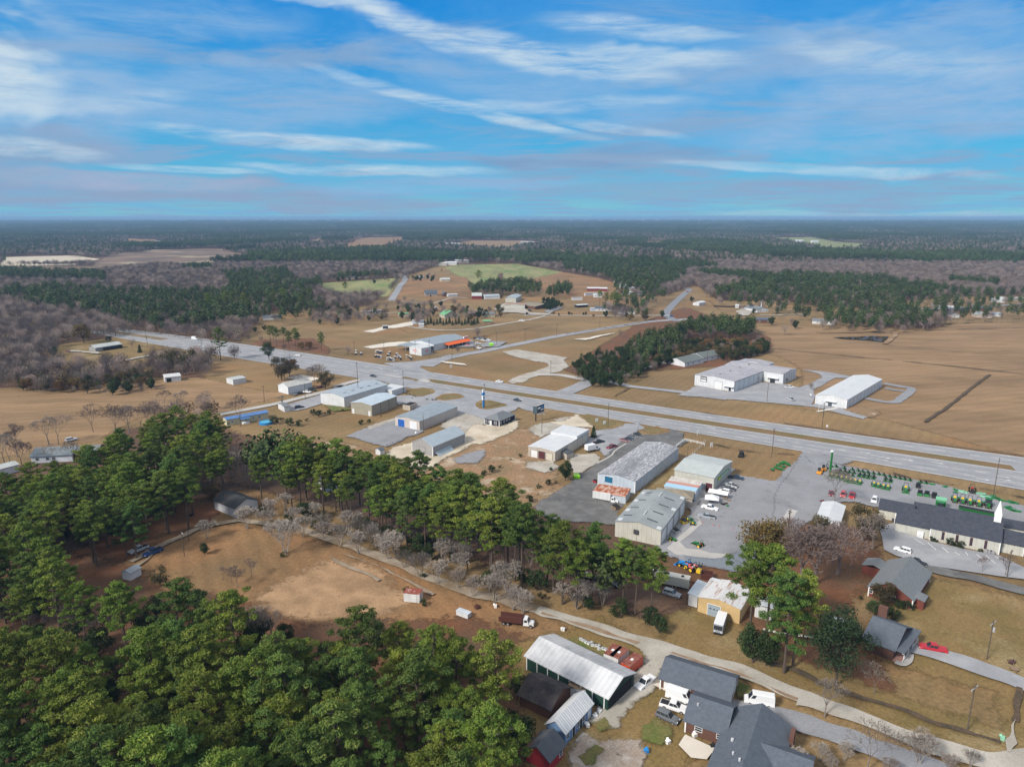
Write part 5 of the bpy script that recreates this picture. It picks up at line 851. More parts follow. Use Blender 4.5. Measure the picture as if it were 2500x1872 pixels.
# ================================================================ BUILDINGS
def metalroof(name, c, c2=None, rib=('x', 0.6, 0.5), **k): return mat(name, c, c2 or tuple(v * .88 for v in c), scale=.35, rough=.45, rib=rib, spec=.4, **k)
RF_BLUEGREY = metalroof('blue_grey_metal', (0.40, 0.47, 0.52)); RF_GREY = metalroof('weathered_grey_metal', (0.30, 0.345, 0.38), (0.25, 0.29, 0.33)); RF_WHITE = metalroof('white_metal_roof', (0.66, 0.67, 0.68), (0.58, 0.60, 0.62))
RF_PALE = metalroof('pale_metal_roof', (0.50, 0.53, 0.52), (0.44, 0.47, 0.46)); RF_GALV = metalroof('galvanised_roof', (0.50, 0.51, 0.53), (0.36, 0.37, 0.40), c3=(0.62, 0.63, 0.65), s3=.1)
RF_SPECK = mat('speckled_roof', (0.50, 0.50, 0.52), (0.19, 0.195, 0.22), scale=.9, detail=7, thr=(.38, .62), stretch=(.55, 2.2, 1), rough=.7, rib=('x', .9, .3), c3=(0.19, 0.195, 0.21), s3=.06, t3=(.5, .68), a3=.8)
RF_WARE = mat('warehouse_roof', (0.33, 0.355, 0.36), (0.26, 0.285, 0.29), scale=.12, rough=.5, rib=('x', .6, .4), c3=(0.22, 0.24, 0.245), s3=.3, t3=(.55, .7))
RF_RUST = mat('rusty_roof', (0.34, 0.10, 0.045), (0.52, 0.34, 0.26), scale=.35, thr=(.46, .56), stretch=(1, 3, 1), rough=.8, rib=('x', .5, .4)); RF_RUSTW = mat('rust_streaked_roof', (0.60, 0.60, 0.60), (0.36, 0.22, 0.16), scale=.5, thr=(.52, .66), stretch=(.5, 4, 1), rough=.6, rib=('x', .5, .4))
RF_WHITEG = mat('lavender_grey_roof', (0.38, 0.37, 0.40), (0.32, 0.31, 0.34), scale=.1, rough=.55, rib=('x', .6, .4), c3=(0.42, 0.41, 0.43), s3=.3); RF_GREEN = metalroof('green_metal_roof', (0.16, 0.42, 0.20)); RF_BLUE = metalroof('blue_metal_roof', (0.10, 0.22, 0.48))
RF_SHING = mat('grey_shingles', (0.19, 0.205, 0.22), (0.155, 0.168, 0.18), scale=1.5, detail=6, rough=.9, bscale=9, grain=.25, bump=.3); RF_DARK = mat('charcoal_shingles', (0.075, 0.085, 0.10), (0.055, 0.062, 0.075), scale=1.2, detail=6, rough=.9, bscale=9, grain=.3, c3=(0.10, 0.11, 0.125), s3=.3)
RF_SLATE = mat('slate_blue_shingles', (0.105, 0.125, 0.155), (0.085, 0.10, 0.125), scale=1.2, detail=6, rough=.85, bscale=9, grain=.3); RF_NAVY = mat('dark_navy_shingles', (0.042, 0.047, 0.066), (0.06, 0.066, 0.085), scale=1.0, detail=6, rough=.9, bscale=8, grain=.35)
RF_TAN = mat('tan_shingles', (0.27, 0.235, 0.18), (0.22, 0.19, 0.145), scale=.6, rough=.9); RF_BLACK = mat('blackened_shingles', (0.04, 0.035, 0.042), (0.07, 0.06, 0.055), scale=.5, thr=(.4, .65), rough=.95, bscale=7, grain=.4, c3=(0.11, .09, .07), s3=.4, t3=(.6, .75)); RF_CTG = mat('cottage_shingles', (0.05, 0.055, 0.06), (0.038, 0.042, 0.046), scale=1, rough=.9, c3=(0.17, 0.10, 0.075), s3=.12, t3=(.64, .74), bscale=8, grain=.3)
def wallm(name, c, rib=('w', .5, .35), **k): return mat(name, c, tuple(v * .88 for v in c), scale=.4, rough=.7, rib=rib, **k)
WL_BEIGE = wallm('beige_siding', (0.56, 0.49, 0.44)); WL_GREY = wallm('grey_siding', (0.34, 0.335, 0.335)); WL_WHITE = wallm('white_siding', (0.66, 0.67, 0.68)); WL_KHAKI = wallm('khaki_siding', (0.36, 0.33, 0.26)); WL_CREAM = wallm('cream_siding', (0.54, 0.53, 0.47)); WL_TANW = wallm('tan_wall', (0.50, 0.44, 0.37))
WL_NAVY = wallm('navy_siding', (0.022, 0.022, 0.04), ('Z', .2, .4)); WL_PALEB = wallm('pale_blue_siding', (0.50, 0.56, 0.63)); WL_YEL = wallm('ochre_wall', (0.58, 0.41, 0.20), None); WL_BLUE = wallm('blue_siding', (0.17, 0.30, 0.52), ('Z', .2, .4)); WL_RED = wallm('red_boards', (0.42, 0.035, 0.045), ('w', .3, .4)); WL_GRN = wallm('dark_green_siding', (0.015, 0.05, 0.038))
WL_BRICK = mat('red_brick', (0.19, 0.055, 0.038), (0.14, 0.042, 0.032), scale=3, rough=.9, bscale=12, grain=.2); WL_BRICKD = mat('brown_brick', (0.15, 0.075, 0.055), (0.11, 0.055, 0.042), scale=3, rough=.9, bscale=12, grain=.2); WL_COTT = wallm('white_boards', (0.72, 0.74, 0.77), ('Z', .25, .3)); WL_PEELW = wallm('creamy_yellow_siding', (0.60, 0.55, 0.38)); WL_MAR = wallm('maroon_siding', (0.22, 0.035, 0.04))
TRIM = mat('white_trim', (0.80, 0.80, 0.79), rough=.6); DTRIM = mat('dark_trim', (0.06, 0.062, 0.07), rough=.6); GLASS = mat('window_glass', (0.03, 0.038, 0.05), rough=.08, spec=.7); DOORW = mat('white_door', (0.78, 0.79, 0.80), (0.7, 0.71, 0.73), scale=.5, rough=.5, rib=('Z', .5, .35)); DOORB = mat('blue_door', (0.02, 0.11, 0.42), rough=.5, rib=('Z', .5, .35)); DOORT = mat('teal_blue_door', (0.02, 0.13, 0.24), rough=.5); DOORG = mat('grey_door', (0.30, 0.36, 0.42), rough=.5, rib=('Z', .5, .35)); DOORM = mat('maroon_door', (0.10, 0.03, 0.035), rough=.6, rib=('Z', .5, .35)); DOORBG = mat('beige_door', (0.60, 0.55, 0.46), rough=.6, rib=('Z', .5, .35)); DARKM = mat('dark_opening', (0.018, 0.018, 0.022), rough=.9); WOODM = mat('weathered_wood', (0.30, 0.21, 0.14), (0.22, 0.16, 0.11), scale=.8, rough=.9)
def frame_of(A, B, C):
    d = (C - B); d.z = 0; e = (A - B); e.z = 0; ang1 = math.atan2(d.y, d.x); ang2 = math.atan2(e.y, e.x) - math.pi / 2; w1, w2 = d.length, e.length
    v = Vector((math.cos(ang1), math.sin(ang1))) * w1 + Vector((math.cos(ang2), math.sin(ang2))) * w2; return Vector((B.x, B.y, 0)), math.atan2(v.y, v.x), w1, w2
def roof_geo(L_, W_, h, rise, ridge, over, th=.16, x0=0., y0=0.):
    mb = MB(); a, b, c, d = x0 - over, x0 + L_ + over, y0 - over, y0 + W_ + over
    if ridge == 'x':        # ridge runs along x
        k = rise / (W_ / 2); zl = h - k * over; zm = h + rise; ym = y0 + W_ / 2
        for s in (-1, 1):
            ye = c if s < 0 else d; e = [(a, ye, zl), (b, ye, zl), (b, ym, zm), (a, ym, zm)]
            if s > 0: e = [e[1], e[0], e[3], e[2]]
            mb.hexa([(p[0], p[1], p[2] + .02) for p in e], [(p[0], p[1], p[2] + th + .02) for p in e])
    elif ridge == 'y':
        k = rise / (L_ / 2); zl = h - k * over; zm = h + rise; xm = x0 + L_ / 2
        for s in (-1, 1):
            xe = a if s < 0 else b; e = [(xe, d, zl), (xe, c, zl), (xm, c, zm), (xm, d, zm)]
            if s > 0: e = [e[1], e[0], e[3], e[2]]
            mb.hexa([(p[0], p[1], p[2] + .02) for p in e], [(p[0], p[1], p[2] + th + .02) for p in e])
    elif ridge == 'hip':
        m = min(L_, W_) / 2 + over; zl = h
        if L_ >= W_: r1, r2 = (a + m, (c + d) / 2, h + rise), (b - m, (c + d) / 2, h + rise)
        else: r1, r2 = ((a + b) / 2, c + m, h + rise), ((a + b) / 2, d - m, h + rise)
        v = [(a, c, zl), (b, c, zl), (b, d, zl), (a, d, zl), r1, r2]
        mb.add(v, [(0, 1, 5, 4), (1, 2, 5), (2, 3, 4, 5), (3, 0, 4), (3, 2, 1, 0)] if L_ >= W_ else [(0, 1, 4), (1, 2, 5, 4), (2, 3, 5), (3, 0, 4, 5), (3, 2, 1, 0)])
    elif ridge == 'mono':   # slopes down from y=W (high) to y=0
        e = [(a, c, h), (b, c, h), (b, d, h + rise), (a, d, h + rise)]; mb.hexa(e, [(p[0], p[1], p[2] + th) for p in e])
    elif ridge == 'monox':
        e = [(a, c, h), (b, c, h + rise), (b, d, h + rise), (a, d, h)]; mb.hexa(e, [(p[0], p[1], p[2] + th) for p in e])
    else: mb.box(a, c, h, b, d, h + th)
    return mb
def wall_geo(L_, W_, h, rise, ridge, x0=0., y0=0.):
    mb = MB(); x1, y1 = x0 + L_, y0 + W_
    if ridge == 'x': mb.add([(x0, y0, 0), (x0, y1, 0), (x0, y1, h), (x0, (y0 + y1) / 2, h + rise), (x0, y0, h), (x1, y0, 0), (x1, y1, 0), (x1, y1, h), (x1, (y0 + y1) / 2, h + rise), (x1, y0, h)], [(4, 3, 2, 1, 0), (5, 6, 7, 8, 9), (0, 5, 9, 4), (1, 2, 7, 6), (2, 3, 8, 7), (3, 4, 9, 8), (0, 1, 6, 5)])
    elif ridge == 'y': mb.add([(x0, y0, 0), (x1, y0, 0), (x1, y0, h), ((x0 + x1) / 2, y0, h + rise), (x0, y0, h), (x0, y1, 0), (x1, y1, 0), (x1, y1, h), ((x0 + x1) / 2, y1, h + rise), (x0, y1, h)], [(0, 1, 2, 3, 4), (9, 8, 7, 6, 5), (0, 4, 9, 5), (1, 6, 7, 2), (2, 7, 8, 3), (3, 8, 9, 4), (0, 5, 6, 1)])
    elif ridge == 'mono': mb.hexa([(x0, y0, 0), (x1, y0, 0), (x1, y1, 0), (x0, y1, 0)], [(x0, y0, h), (x1, y0, h), (x1, y1, h + rise), (x0, y1, h + rise)])
    elif ridge == 'monox': mb.hexa([(x0, y0, 0), (x1, y0, 0), (x1, y1, 0), (x0, y1, 0)], [(x0, y0, h), (x1, y0, h + rise), (x1, y1, h + rise), (x0, y1, h)])
    else: mb.box(x0, y0, 0, x1, y1, h)
    return mb
def on_wall(side, p, w_, z0, z1, t0, t1, L_, W_):      # a box on a wall: side S (y=0), W (x=0), N, E; p from the corner B (S, W) outwards
    if side == 'S': return (p, -t1, z0, p + w_, -t0, z1)
    if side == 'N': return (p, W_ + t0, z0, p + w_, W_ + t1, z1)
    if side == 'W': return (-t1, p, z0, -t0, p + w_, z1)
    return (L_ + t0, p, z0, L_ + t1, p + w_, z1)
def opening(t, kind, side, p, w_, z0, z1, L_, W_, m=None, fm=None, label=None):
    if kind == 'window':
        mb = MB(); f = .09; mb.box(*on_wall(side, p, w_, z1 - f, z1, .004, .07, L_, W_)); mb.box(*on_wall(side, p, w_, z0, z0 + f, .004, .07, L_, W_)); mb.box(*on_wall(side, p, f, z0 + f, z1 - f, .004, .07, L_, W_)); mb.box(*on_wall(side, p + w_ - f, f, z0 + f, z1 - f, .004, .07, L_, W_)); mb.box(*on_wall(side, p + f, w_ - 2 * f, (z0 + z1) / 2 - .03, (z0 + z1) / 2 + .03, .03, .06, L_, W_))
        o = mb.build('window', fm or TRIM, t); pn = MB(); pn.box(*on_wall(side, p + f, w_ - 2 * f, z0 + f, z1 - f, .004, .028, L_, W_)); pn.build('pane', GLASS, o)
    else:
        mb = MB(); mb.box(*on_wall(side, p, w_, z0, z1, .004, .05, L_, W_)); o = mb.build({'door': 'door', 'roll': 'roller_door', 'opening': 'opening'}[kind], m or DOORW, t)
        if kind != 'opening':
            fr = MB(); f = .1; fr.box(*on_wall(side, p - f, f, z0, z1 + f, .004, .08, L_, W_)); fr.box(*on_wall(side, p + w_, f, z0, z1 + f, .004, .08, L_, W_)); fr.box(*on_wall(side, p, w_, z1, z1 + f, .004, .08, L_, W_)); fr.build('door_frame', fm or TRIM, o)
    if label: o['label'] = label
    return o
def bld(name, label, cat, A, B, C, h, rise=1.0, ridge='x', over=.25, wall=WL_WHITE, roof=RF_WHITE, ops=(), L_=None, W_=None, group=None, trim=None, z=0.0, wings=(), flip=False):
    """A, B, C: ground points; B is the near corner, x runs B->C and y runs B->A."""
    o, rz, l0, w0 = frame_of(A, B, C); L_ = L_ or l0; W_ = W_ or w0; t = thing(name, label, cat, (o.x, o.y, z), rz, group)
    wall_geo(L_, W_, h, rise, ridge).build('wall', wall, t); roof_geo(L_, W_, h, rise, ridge, over).build('roof', roof, t)
    for q in wings:         # (x0, y0, L, W, h, rise, ridge, wall, roof, over)
        wall_geo(q[2], q[3], q[4], q[5], q[6], q[0], q[1]).build('wall', q[7], t); roof_geo(q[2], q[3], q[4], q[5], q[6], q[9] if len(q) > 9 else over, .16, q[0], q[1]).build('roof', q[8], t)
    if trim:
        mb = MB(); c = .14
        for x, y in ((0, 0), (0, W_), (L_, 0), (L_, W_)): mb.box(x - c, y - c, 0, x + c, y + c, h - .05)
        if ridge in ('x', 'y', 'mono', 'flat', 'hip'): mb.box(-.03 - c, -.03 - c, h - .16, L_ + c, -.02, h + .0)
        mb.build('corner_trim', trim, t)
    for q in ops: opening(t, q[0], q[1], q[2], q[3], q[4], q[5], L_, W_, *(q[6:]))
    t['dims'] = 0; del t['dims']; return t, L_, W_
g_ = lambda v, x, y, z=0: P(v, x, y, z)
def box_on(t, name, m, *b, label=None, **k):
    mb = MB(); mb.box(*b); o = mb.build(name, m, t, **k)
    if label: o['label'] = label
    return o

# --- metal sheds south of the highway
t, L_, W_ = bld('metal_shed', 'long beige metal shed with one blue and one white roller door', 'shed', g_('x',348,560), g_('x',690,620), g_('x',1215,415), 4.6, 1.0, 'x', .15, WL_BEIGE, RF_GREY)
opening(t, 'roll', 'W', W_ * .61, W_ * .27, .5, 4.1, L_, W_, DOORB, TRIM, 'blue roller door'); opening(t, 'roll', 'W', W_ * .12, W_ * .27, .1, 4.0, L_, W_, DOORW, TRIM, 'white roller door'); box_on(t, 'ramp', CONC, -4, W_ * .58, 0.12, -.1, W_ * .9, .3)
t, L_, W_ = bld('metal_shed', 'grey gabled metal shed standing behind the long pine belt, with a fallen wall flap', 'shed', g_('x',600,905), g_('x',868,975), g_('x',1290,785), 4.6, 2.6, 'x', .15, WL_GREY, RF_BLUEGREY, trim=TRIM)
opening(t, 'roll', 'W', W_ * .35, W_ * .3, 0, 3.6, L_, W_, WL_GREY, GREYB); mb = MB(); mb.add([(1, -.1, 2.0), (L_ * .52, -.1, 2.2), (L_ * .52, -2.4, .5), (1.5, -2.4, .5), (1, -.1, 1.9), (L_ * .52, -.1, 2.1), (L_ * .52, -2.4, .4), (1.5, -2.4, .4)], [(0, 1, 2, 3), (7, 6, 5, 4), (0, 4, 5, 1), (1, 5, 6, 2), (2, 6, 7, 3), (3, 7, 4, 0)]); mb.build('wall_flap', RF_BLUEGREY, t)
t, L_, W_ = bld('small_office', 'small navy blue building with white trim and grey hip roof', 'building', g_('r',440,1185), g_('r',870,1245), g_('r',1345,1070), 3.1, 2.3, 'hip', .45, WL_NAVY, RF_SHING, trim=TRIM)
for s, p, w_ in [('W', .12, 1.5), ('W', .62, 1.0), ('W', .82, 1.0)]: opening(t, 'window', s, W_ * (p + .05) if w_ > 1.2 else W_ * p, w_, 1.0, 2.4, L_, W_)
opening(t, 'door', 'W', W_ * .52, .95, .3, 2.4, L_, W_, DOORW)
for p, zb in [(.06, .9), (.27, 1.2), (.44, 1.5), (.6, 1.5)]: opening(t, 'window', 'S', L_ * p, 1.15, zb, 2.4, L_, W_)
box_on(t, 'foundation', TRIM, -.06, -.06, 0, L_ + .06, W_ + .06, .32); box_on(t, 'hvac_unit', DTRIM, L_ * .62, -1.3, 0, L_ * .62 + .9, -.4, .9); box_on(t, 'hvac_unit', DTRIM, L_ * .38, -1.3, 0, L_ * .38 + .9, -.4, .9)
t, L_, W_ = bld('storage_building', 'tan storage building with bright white flat roof and a row of roller doors', 'building', g_('e',1545,700), g_('e',1725,730), g_('e',1955,600), 4.4, .5, 'x', .2, WL_TANW, RF_WHITE)
box_on(t, 'parapet', RF_WHITE, L_ * .62, -.1, 4.45, L_ + .2, W_ + .2, 5.6)
for k, (p, m_) in enumerate([(.66, DOORW), (.38, DOORM), (.1, DOORBG)]): opening(t, 'roll', 'W', W_ * p, W_ * .23, .2, 3.3, L_, W_, m_, DTRIM)
for k in range(4): opening(t, 'roll', 'S', L_ * (.36 + .15 * k), L_ * .12, .1, 3.5, L_, W_, DOORBG, TRIM)
t2, l2, w2 = bld('lean_to_shed', 'small grey roofed shed against the front of the white roofed storage building', 'shed', g_('e',1752,690), g_('e',1800,718), g_('e',1826,700), 2.6, .4, 'mono', .2, WL_TANW, RF_DARK)
t, L_, W_ = bld('metal_shed', 'khaki metal building with pale blue roof, in front of the larger white shed', 'shed', g_('y',1155,1040), g_('y',1430,1085), g_('y',1762,950), 5.6, 1.0, 'x', .2, WL_KHAKI, metalroof('pale_blue_roof', (0.52, 0.60, 0.67)), trim=None)
opening(t, 'door', 'W', W_ * .08, 1.1, 0, 2.4, L_, W_, DOORW); opening(t, 'door', 'W', W_ * .86, 1.1, 0, 2.4, L_, W_, DOORW)
for k in (.33, .66): box_on(t, 'downpipe', DTRIM, L_ * k, -.12, 0, L_ * k + .12, -.01, 5.4)
t, L_, W_ = bld('metal_shed', 'large white metal shed with blue-grey roof at the corner of the pale side road', 'shed', g_('y',790,900), g_('y',1058,975), g_('y',1600,785), 5.8, 1.3, 'x', .25, WL_WHITE, metalroof('dull_blue_roof', (0.40, 0.46, 0.51)))
for k in range(5): box_on(t, 'roof_patch', RF_GREY, L_ * (.12 + .18 * k), W_ * .25, 6.45 + .38, L_ * (.12 + .18 * k) + 2.2, W_ * .25 + .5, 6.9)
t, L_, W_ = bld('canopy_annex', 'flat bright white canopy roof beside the khaki metal building', 'canopy', g_('y',1480,785), g_('y',1700,815), g_('y',1905,760), 3.2, .2, 'flat', .1, WL_WHITE, RF_WHITE)
t, L_, W_ = bld('block_enclosure', 'low open tan block enclosure between the metal sheds', 'enclosure', g_('x',480,325), g_('x',560,345), g_('x',635,300), 2.6, 0, 'flat', -.4, WL_TANW, DARKM)
# speckled-roof warehouse
t, L_, W_ = bld('warehouse', 'pale blue warehouse with speckled grey and white roof beside the dark lot', 'warehouse', g_('f',190,625), g_('f',495,685), g_('f',862,405), 5.0, 1.1, 'x', .2, WL_PALEB, RF_SPECK, trim=TRIM)
opening(t, 'roll', 'W', W_ * .6, W_ * .22, 2.4, 4.7, L_, W_, DOORT)
for k in range(7): box_on(t, 'wall_rib', TRIM, L_ * (.12 + k * .125), -.1, 0, L_ * (.12 + k * .125) + .12, -.01, 4.7)
t, L_, W_ = bld('rusty_canopy', 'lean-to with rusty red roof and salmon edge on the end of the speckled warehouse', 'shed', g_('f',155,735), g_('f',420,770), g_('f',475,715), 3.4, .3, 'flat', .15, WL_PALEB, RF_RUST)
for k in range(5): box_on(t, 'fascia', mat('salmon_paint', (0.62, 0.34, 0.26)), -.22, W_ * k / 5 + .02, 3.1, -.17, W_ * (k + 1) / 5 - .02, 3.6)
# store with the green sign
t, L_, W_ = bld('shop_building', 'cream shop building with long green sign on its side wall', 'shop', g_('f',815,590,0), g_('f',1130,662), g_('f',1265,520), 5.4, 1.2, 'y', .3, WL_CREAM, RF_PALE)
# ridge across the short side: split the roof shade
SIGNG = mat('sign_green', (0.03, 0.30, 0.08), rough=.5); SIGNY = mat('sign_yellow', (0.70, 0.62, 0.05), rough=.5)
sg = MB(); sg.box(L_ * .20, -.22, 2.9, L_ * .80, -.02, 3.9); s_ = sg.build('sign_board', SIGNG, t); q = MB()
for k in range(9): q.box(L_ * (.36 + k * .045), -.27, 3.12, L_ * (.36 + k * .045) + L_ * .03, -.225, 3.55 + .12 * (k % 3))
q.build('sign_lettering', TRIM, s_); q = MB(); q.box(L_ * .21, -.28, 2.75, L_ * .33, -.225, 3.8); q.build('sign_emblem', SIGNY, s_)
opening(t, 'roll', 'W', W_ * .03, W_ * .16, 0, 3.0, L_, W_, DOORM); opening(t, 'door', 'W', W_ * .24, 1.2, 0, 2.4, L_, W_, DOORW); opening(t, 'door', 'S', L_ * .9, 1.2, 0, 2.4, L_, W_, DOORG)
box_on(t, 'porch_slab', CONC, L_ + .1, W_ * .02, 0, L_ + 6, W_ * .12, .4)
t, L_, W_ = bld('open_shed', 'narrow shed with streaked red, white and blue roof between the shop and the warehouse', 'shed', g_('f',730,700), g_('f',985,745), g_('f',1040,660), 3.8, .3, 'flat', .2, WL_PALEB, mat('peeling_roof', (0.62, 0.62, 0.58), (0.45, 0.40, 0.36), scale=.5, rough=.8, c3=(0.30, 0.2, 0.15), s3=.6, t3=(.6, .75)))
box_on(t, 'roof_strip', mat('light_blue_sheet', (0.36, 0.56, 0.72), rough=.5), -.15, -.1, 4.0, L_ * .28, W_ + .1, 4.02 + .2, label='light blue roof strip'); box_on(t, 'roof_strip', mat('faded_red_sheet', (0.50, 0.25, 0.20), rough=.7), L_ * .31, -.1, 4.0, L_ * .52, W_ + .1, 4.16, label='faded red roof strip')
t, L_, W_ = bld('low_building', 'low building with tan hip roof touching the large grey warehouse', 'building', g_('f',660,770), g_('f',955,800), g_('f',975,740), 3.6, 1.4, 'hip', .4, WL_TANW, RF_TAN)
t, L_, W_ = bld('warehouse', 'large grey roofed warehouse with white sliding doors on the tractor lot', 'warehouse', g_('f',318,1050), g_('f',703,1106), g_('f',955,838), 5.2, 1.3, 'x', .2, WL_CREAM, RF_WARE)
for a, b in [(.01, .2), (.24, .46), (.5, .70), (.76, .94)]: opening(t, 'roll', 'S', L_ * a, L_ * (b - a), .1, 4.6, L_, W_, DOORW if a < .5 or a > .7 else WL_WHITE, DTRIM)
sl = 1.3 / (W_ / 2)
def roofpatch(t, x, y, dx, dy, nm, m_, lift=.05):
    mb = MB(); z = lambda yy: 5.2 + (sl * yy if yy < W_ / 2 else sl * (W_ - yy)) + .18; mb.hexa([(x, y, z(y)), (x + dx, y, z(y)), (x + dx, y + dy, z(y + dy)), (x, y + dy, z(y + dy))], [(x, y, z(y) + lift), (x + dx, y, z(y) + lift), (x + dx, y + dy, z(y + dy) + lift), (x, y + dy, z(y + dy) + lift)]); mb.build(nm, m_, t)
for i in range(4):
    roofpatch(t, L_ * (.13 + .22 * i), W_ * .16, .7, 3.4, 'skylight', RF_DARK); roofpatch(t, L_ * (.16 + .24 * i), W_ * .74, .7, 2.8, 'skylight', RF_DARK)
for x, y in [(0, .02), (.55, .01), (.92, .01), (.02, .88), (.3, .9), (.6, .9), (.86, .88)]: roofpatch(t, L_ * x, W_ * y, 1.9, W_ * .09, 'white_roof_sheet', RF_WHITE)
for x in (.2, .78): box_on(t, 'ridge_vent', RF_WHITE, L_ * x, W_ * .49, 6.6, L_ * x + 3.2, W_ * .51, 6.95)
q = MB(); q.box(*on_wall('W', W_ * .48, 1.5, 2.6, 3.9, .01, .5, L_, W_)); q.build('wall_fan', DTRIM, t); opening(t, 'door', 'W', W_ * .53, 3.4, 0, 2.2, L_, W_, WL_CREAM, WL_TANW)
# yellow garage and lean-to
t, L_, W_ = bld('garage', 'ochre yellow garage with rust-streaked white metal roof under the tall pines', 'garage', g_('z',565,795), g_('z',1130,960), g_('z',1290,700), 4.2, 1.0, 'x', .25, WL_YEL, RF_RUSTW)
opening(t, 'roll', 'W', W_ * .46, W_ * .30, 0, 3.2, L_, W_, DOORG)
q = MB()
for k in range(3): q.box(*on_wall('W', W_ * (.49 + .09 * k), .5, 1.9, 2.2, .055, .07, L_, W_))
q.build('door_windows', DARKM, t); roofpatch_z = 4.2; box_on(t, 'white_roof_sheet', RF_WHITE, L_ * .85, W_ * .72, 4.75, L_ * 1.0, W_ * .98, 4.85)
t, L_, W_ = bld('lean_to_shed', 'white walled lean-to with pale blue roof on the left side of the yellow garage', 'shed', g_('z',440,705), g_('z',562,740), g_('z',690,560), 3.2, .3, 'mono', .25, WL_WHITE, metalroof('light_steel_roof', (0.55, 0.62, 0.68)))
t, L_, W_ = bld('metal_shed', 'small white roofed shed half hidden by pines right of the yellow garage', 'shed', g_('z',1330,880), g_('z',1560,920), g_('z',1640,810), 3.0, .6, 'x', .2, WL_WHITE, RF_WHITE)
# church
t, L_, W_ = bld('church', 'long cream church with dark navy roof and small white steeple', 'church', g_('v',330,1040), g_('v',335,1225), g_('v',1500,1485), 4.2, 4.2, 'x', .35, WL_CREAM, RF_NAVY, W_=13.0, trim=TRIM)
for k in range(4): opening(t, 'window', 'S', L_ * (.17 + .205 * k), .75, 1.0, 3.6, L_, W_, None, WL_MAR)
mb = MB(); xc = L_ * .93; yc = W_ / 2; mb.box(xc - .9, yc - .9, 7.4, xc + .9, yc + .9, 10.2); mb.hexa([(xc - 1, yc - 1, 10.2), (xc + 1, yc - 1, 10.2), (xc + 1, yc + 1, 10.2), (xc - 1, yc + 1, 10.2)], [(xc - .05, yc - .05, 14.6), (xc + .05, yc - .05, 14.6), (xc + .05, yc + .05, 14.6), (xc - .05, yc + .05, 14.6)]); mb.build('steeple', TRIM, t)
wall_geo(6, 8, 3.4, 2.4, 'x', L_ + .02, 2.5).build('wall', WL_CREAM, t); roof_geo(6, 8, 3.4, 2.4, 'x', .4, .16, L_ + .1, 2.5).build('roof', RF_NAVY, t); q = MB()
for y in (2.6, 6.5, 10.4): q.box(L_ + 5.9, y - .12, 0, L_ + 6.15, y + .12, 3.3)
q.build('porch_columns', TRIM, t)
for k, x in enumerate((.79, .84, .88)): box_on(t, 'hvac_unit', WL_GREY, L_ * x, -1.6, 0, L_ * x + 1.1, -.6, 1.2)
wall_geo(9.5, 10.5, 3.4, 3.6, 'x', -9.6, .6).build('wall', WL_CREAM, t); roof_geo(9.5, 10.5, 3.4, 3.6, 'x', .3, .16, -9.6, .6).build('roof', RF_NAVY, t); opening(t, 'door', 'S', -3.4, 1.6, 0, 2.3, L_, W_ , DOORW); 
t, L_, W_ = bld('church_hall', 'low cream hall with navy roof joined to the left end of the church', 'building', g_('g',800,800), g_('g',805,872), g_('g',1075,935), 3.2, 1.6, 'x', .3, WL_CREAM, RF_NAVY, W_=10)
opening(t, 'door', 'S', L_ * .55, L_ * .2, 0, 2.6, L_, W_, DOORW); box_on(t, 'porch_roof', TRIM, L_ * .5, -2.4, 2.7, L_ * .8, -.05, 2.9); q = MB(); q.box(L_ * .5, -2.4, 0, L_ * .5 + .15, -2.25, 2.7); q.box(L_ * .8 - .15, -2.4, 0, L_ * .8, -2.25, 2.7); q.build('porch_posts', TRIM, t); box_on(t, 'hvac_unit', DTRIM, L_ * .42, -1.3, 0, L_ * .42 + 1, -.3, 1)
wall_geo(30, 7, 3.0, 1.4, 'x', L_ + .05, 6.2).build('wall', WL_CREAM, t); roof_geo(30, 7, 3.0, 1.4, 'x', .3, .16, L_ + .05, 6.2).build('roof', RF_NAVY, t)
t, L_, W_ = bld('metal_shed', 'white roofed shed under the olive brown tree at the edge of the tractor lot', 'shed', g_('g',300,960), g_('g',480,1010), g_('g',500,840), 3.0, .9, 'x', .3, WL_CREAM, RF_WHITE)
# brick houses
t, L_, W_ = bld('brick_house', 'red brick house with mid grey shingle roof below the church car park', 'house', g_('A',955,385), g_('A',1520,600), g_('A',1690,210), 2.9, 2.9, 'x', .45, WL_BRICK, RF_SHING, trim=TRIM)
opening(t, 'window', 'W', W_ * .38, 1.1, 1.0, 2.4, L_, W_); opening(t, 'window', 'W', W_ * .9, 1.0, 1.0, 2.4, L_, W_)
wall_geo(3.6, 2.2, 2.5, .3, 'flat', 1.5, -2.2).build('wall', WL_BRICK, t); roof_geo(3.6, 3.2, 2.6, .5, 'mono', .25, .16, 1.5, -2.2).build('roof', RF_SHING, t); wall_geo(5, 5, 2.6, .6, 'flat', L_ * .62, W_).build('wall', WL_BRICK, t); roof_geo(5, 5.5, 2.7, .9, 'x', .3, .16, L_ * .62, W_ - .6).build('roof', RF_SHING, t)
t, L_, W_ = bld('brick_house', 'low brick house with dark grey roof and white porch posts, left of the red pickup', 'house', g_('A',900,1100), g_('A',1260,1290), g_('A',1400,960), 3.0, 2.8, 'y', .5, WL_BRICKD, RF_SLATE, trim=None)
q = MB()
for x in (.1, .35, .62, .9): q.box(L_ * x, -2.0, 0, L_ * x + .18, -1.82, 2.8)
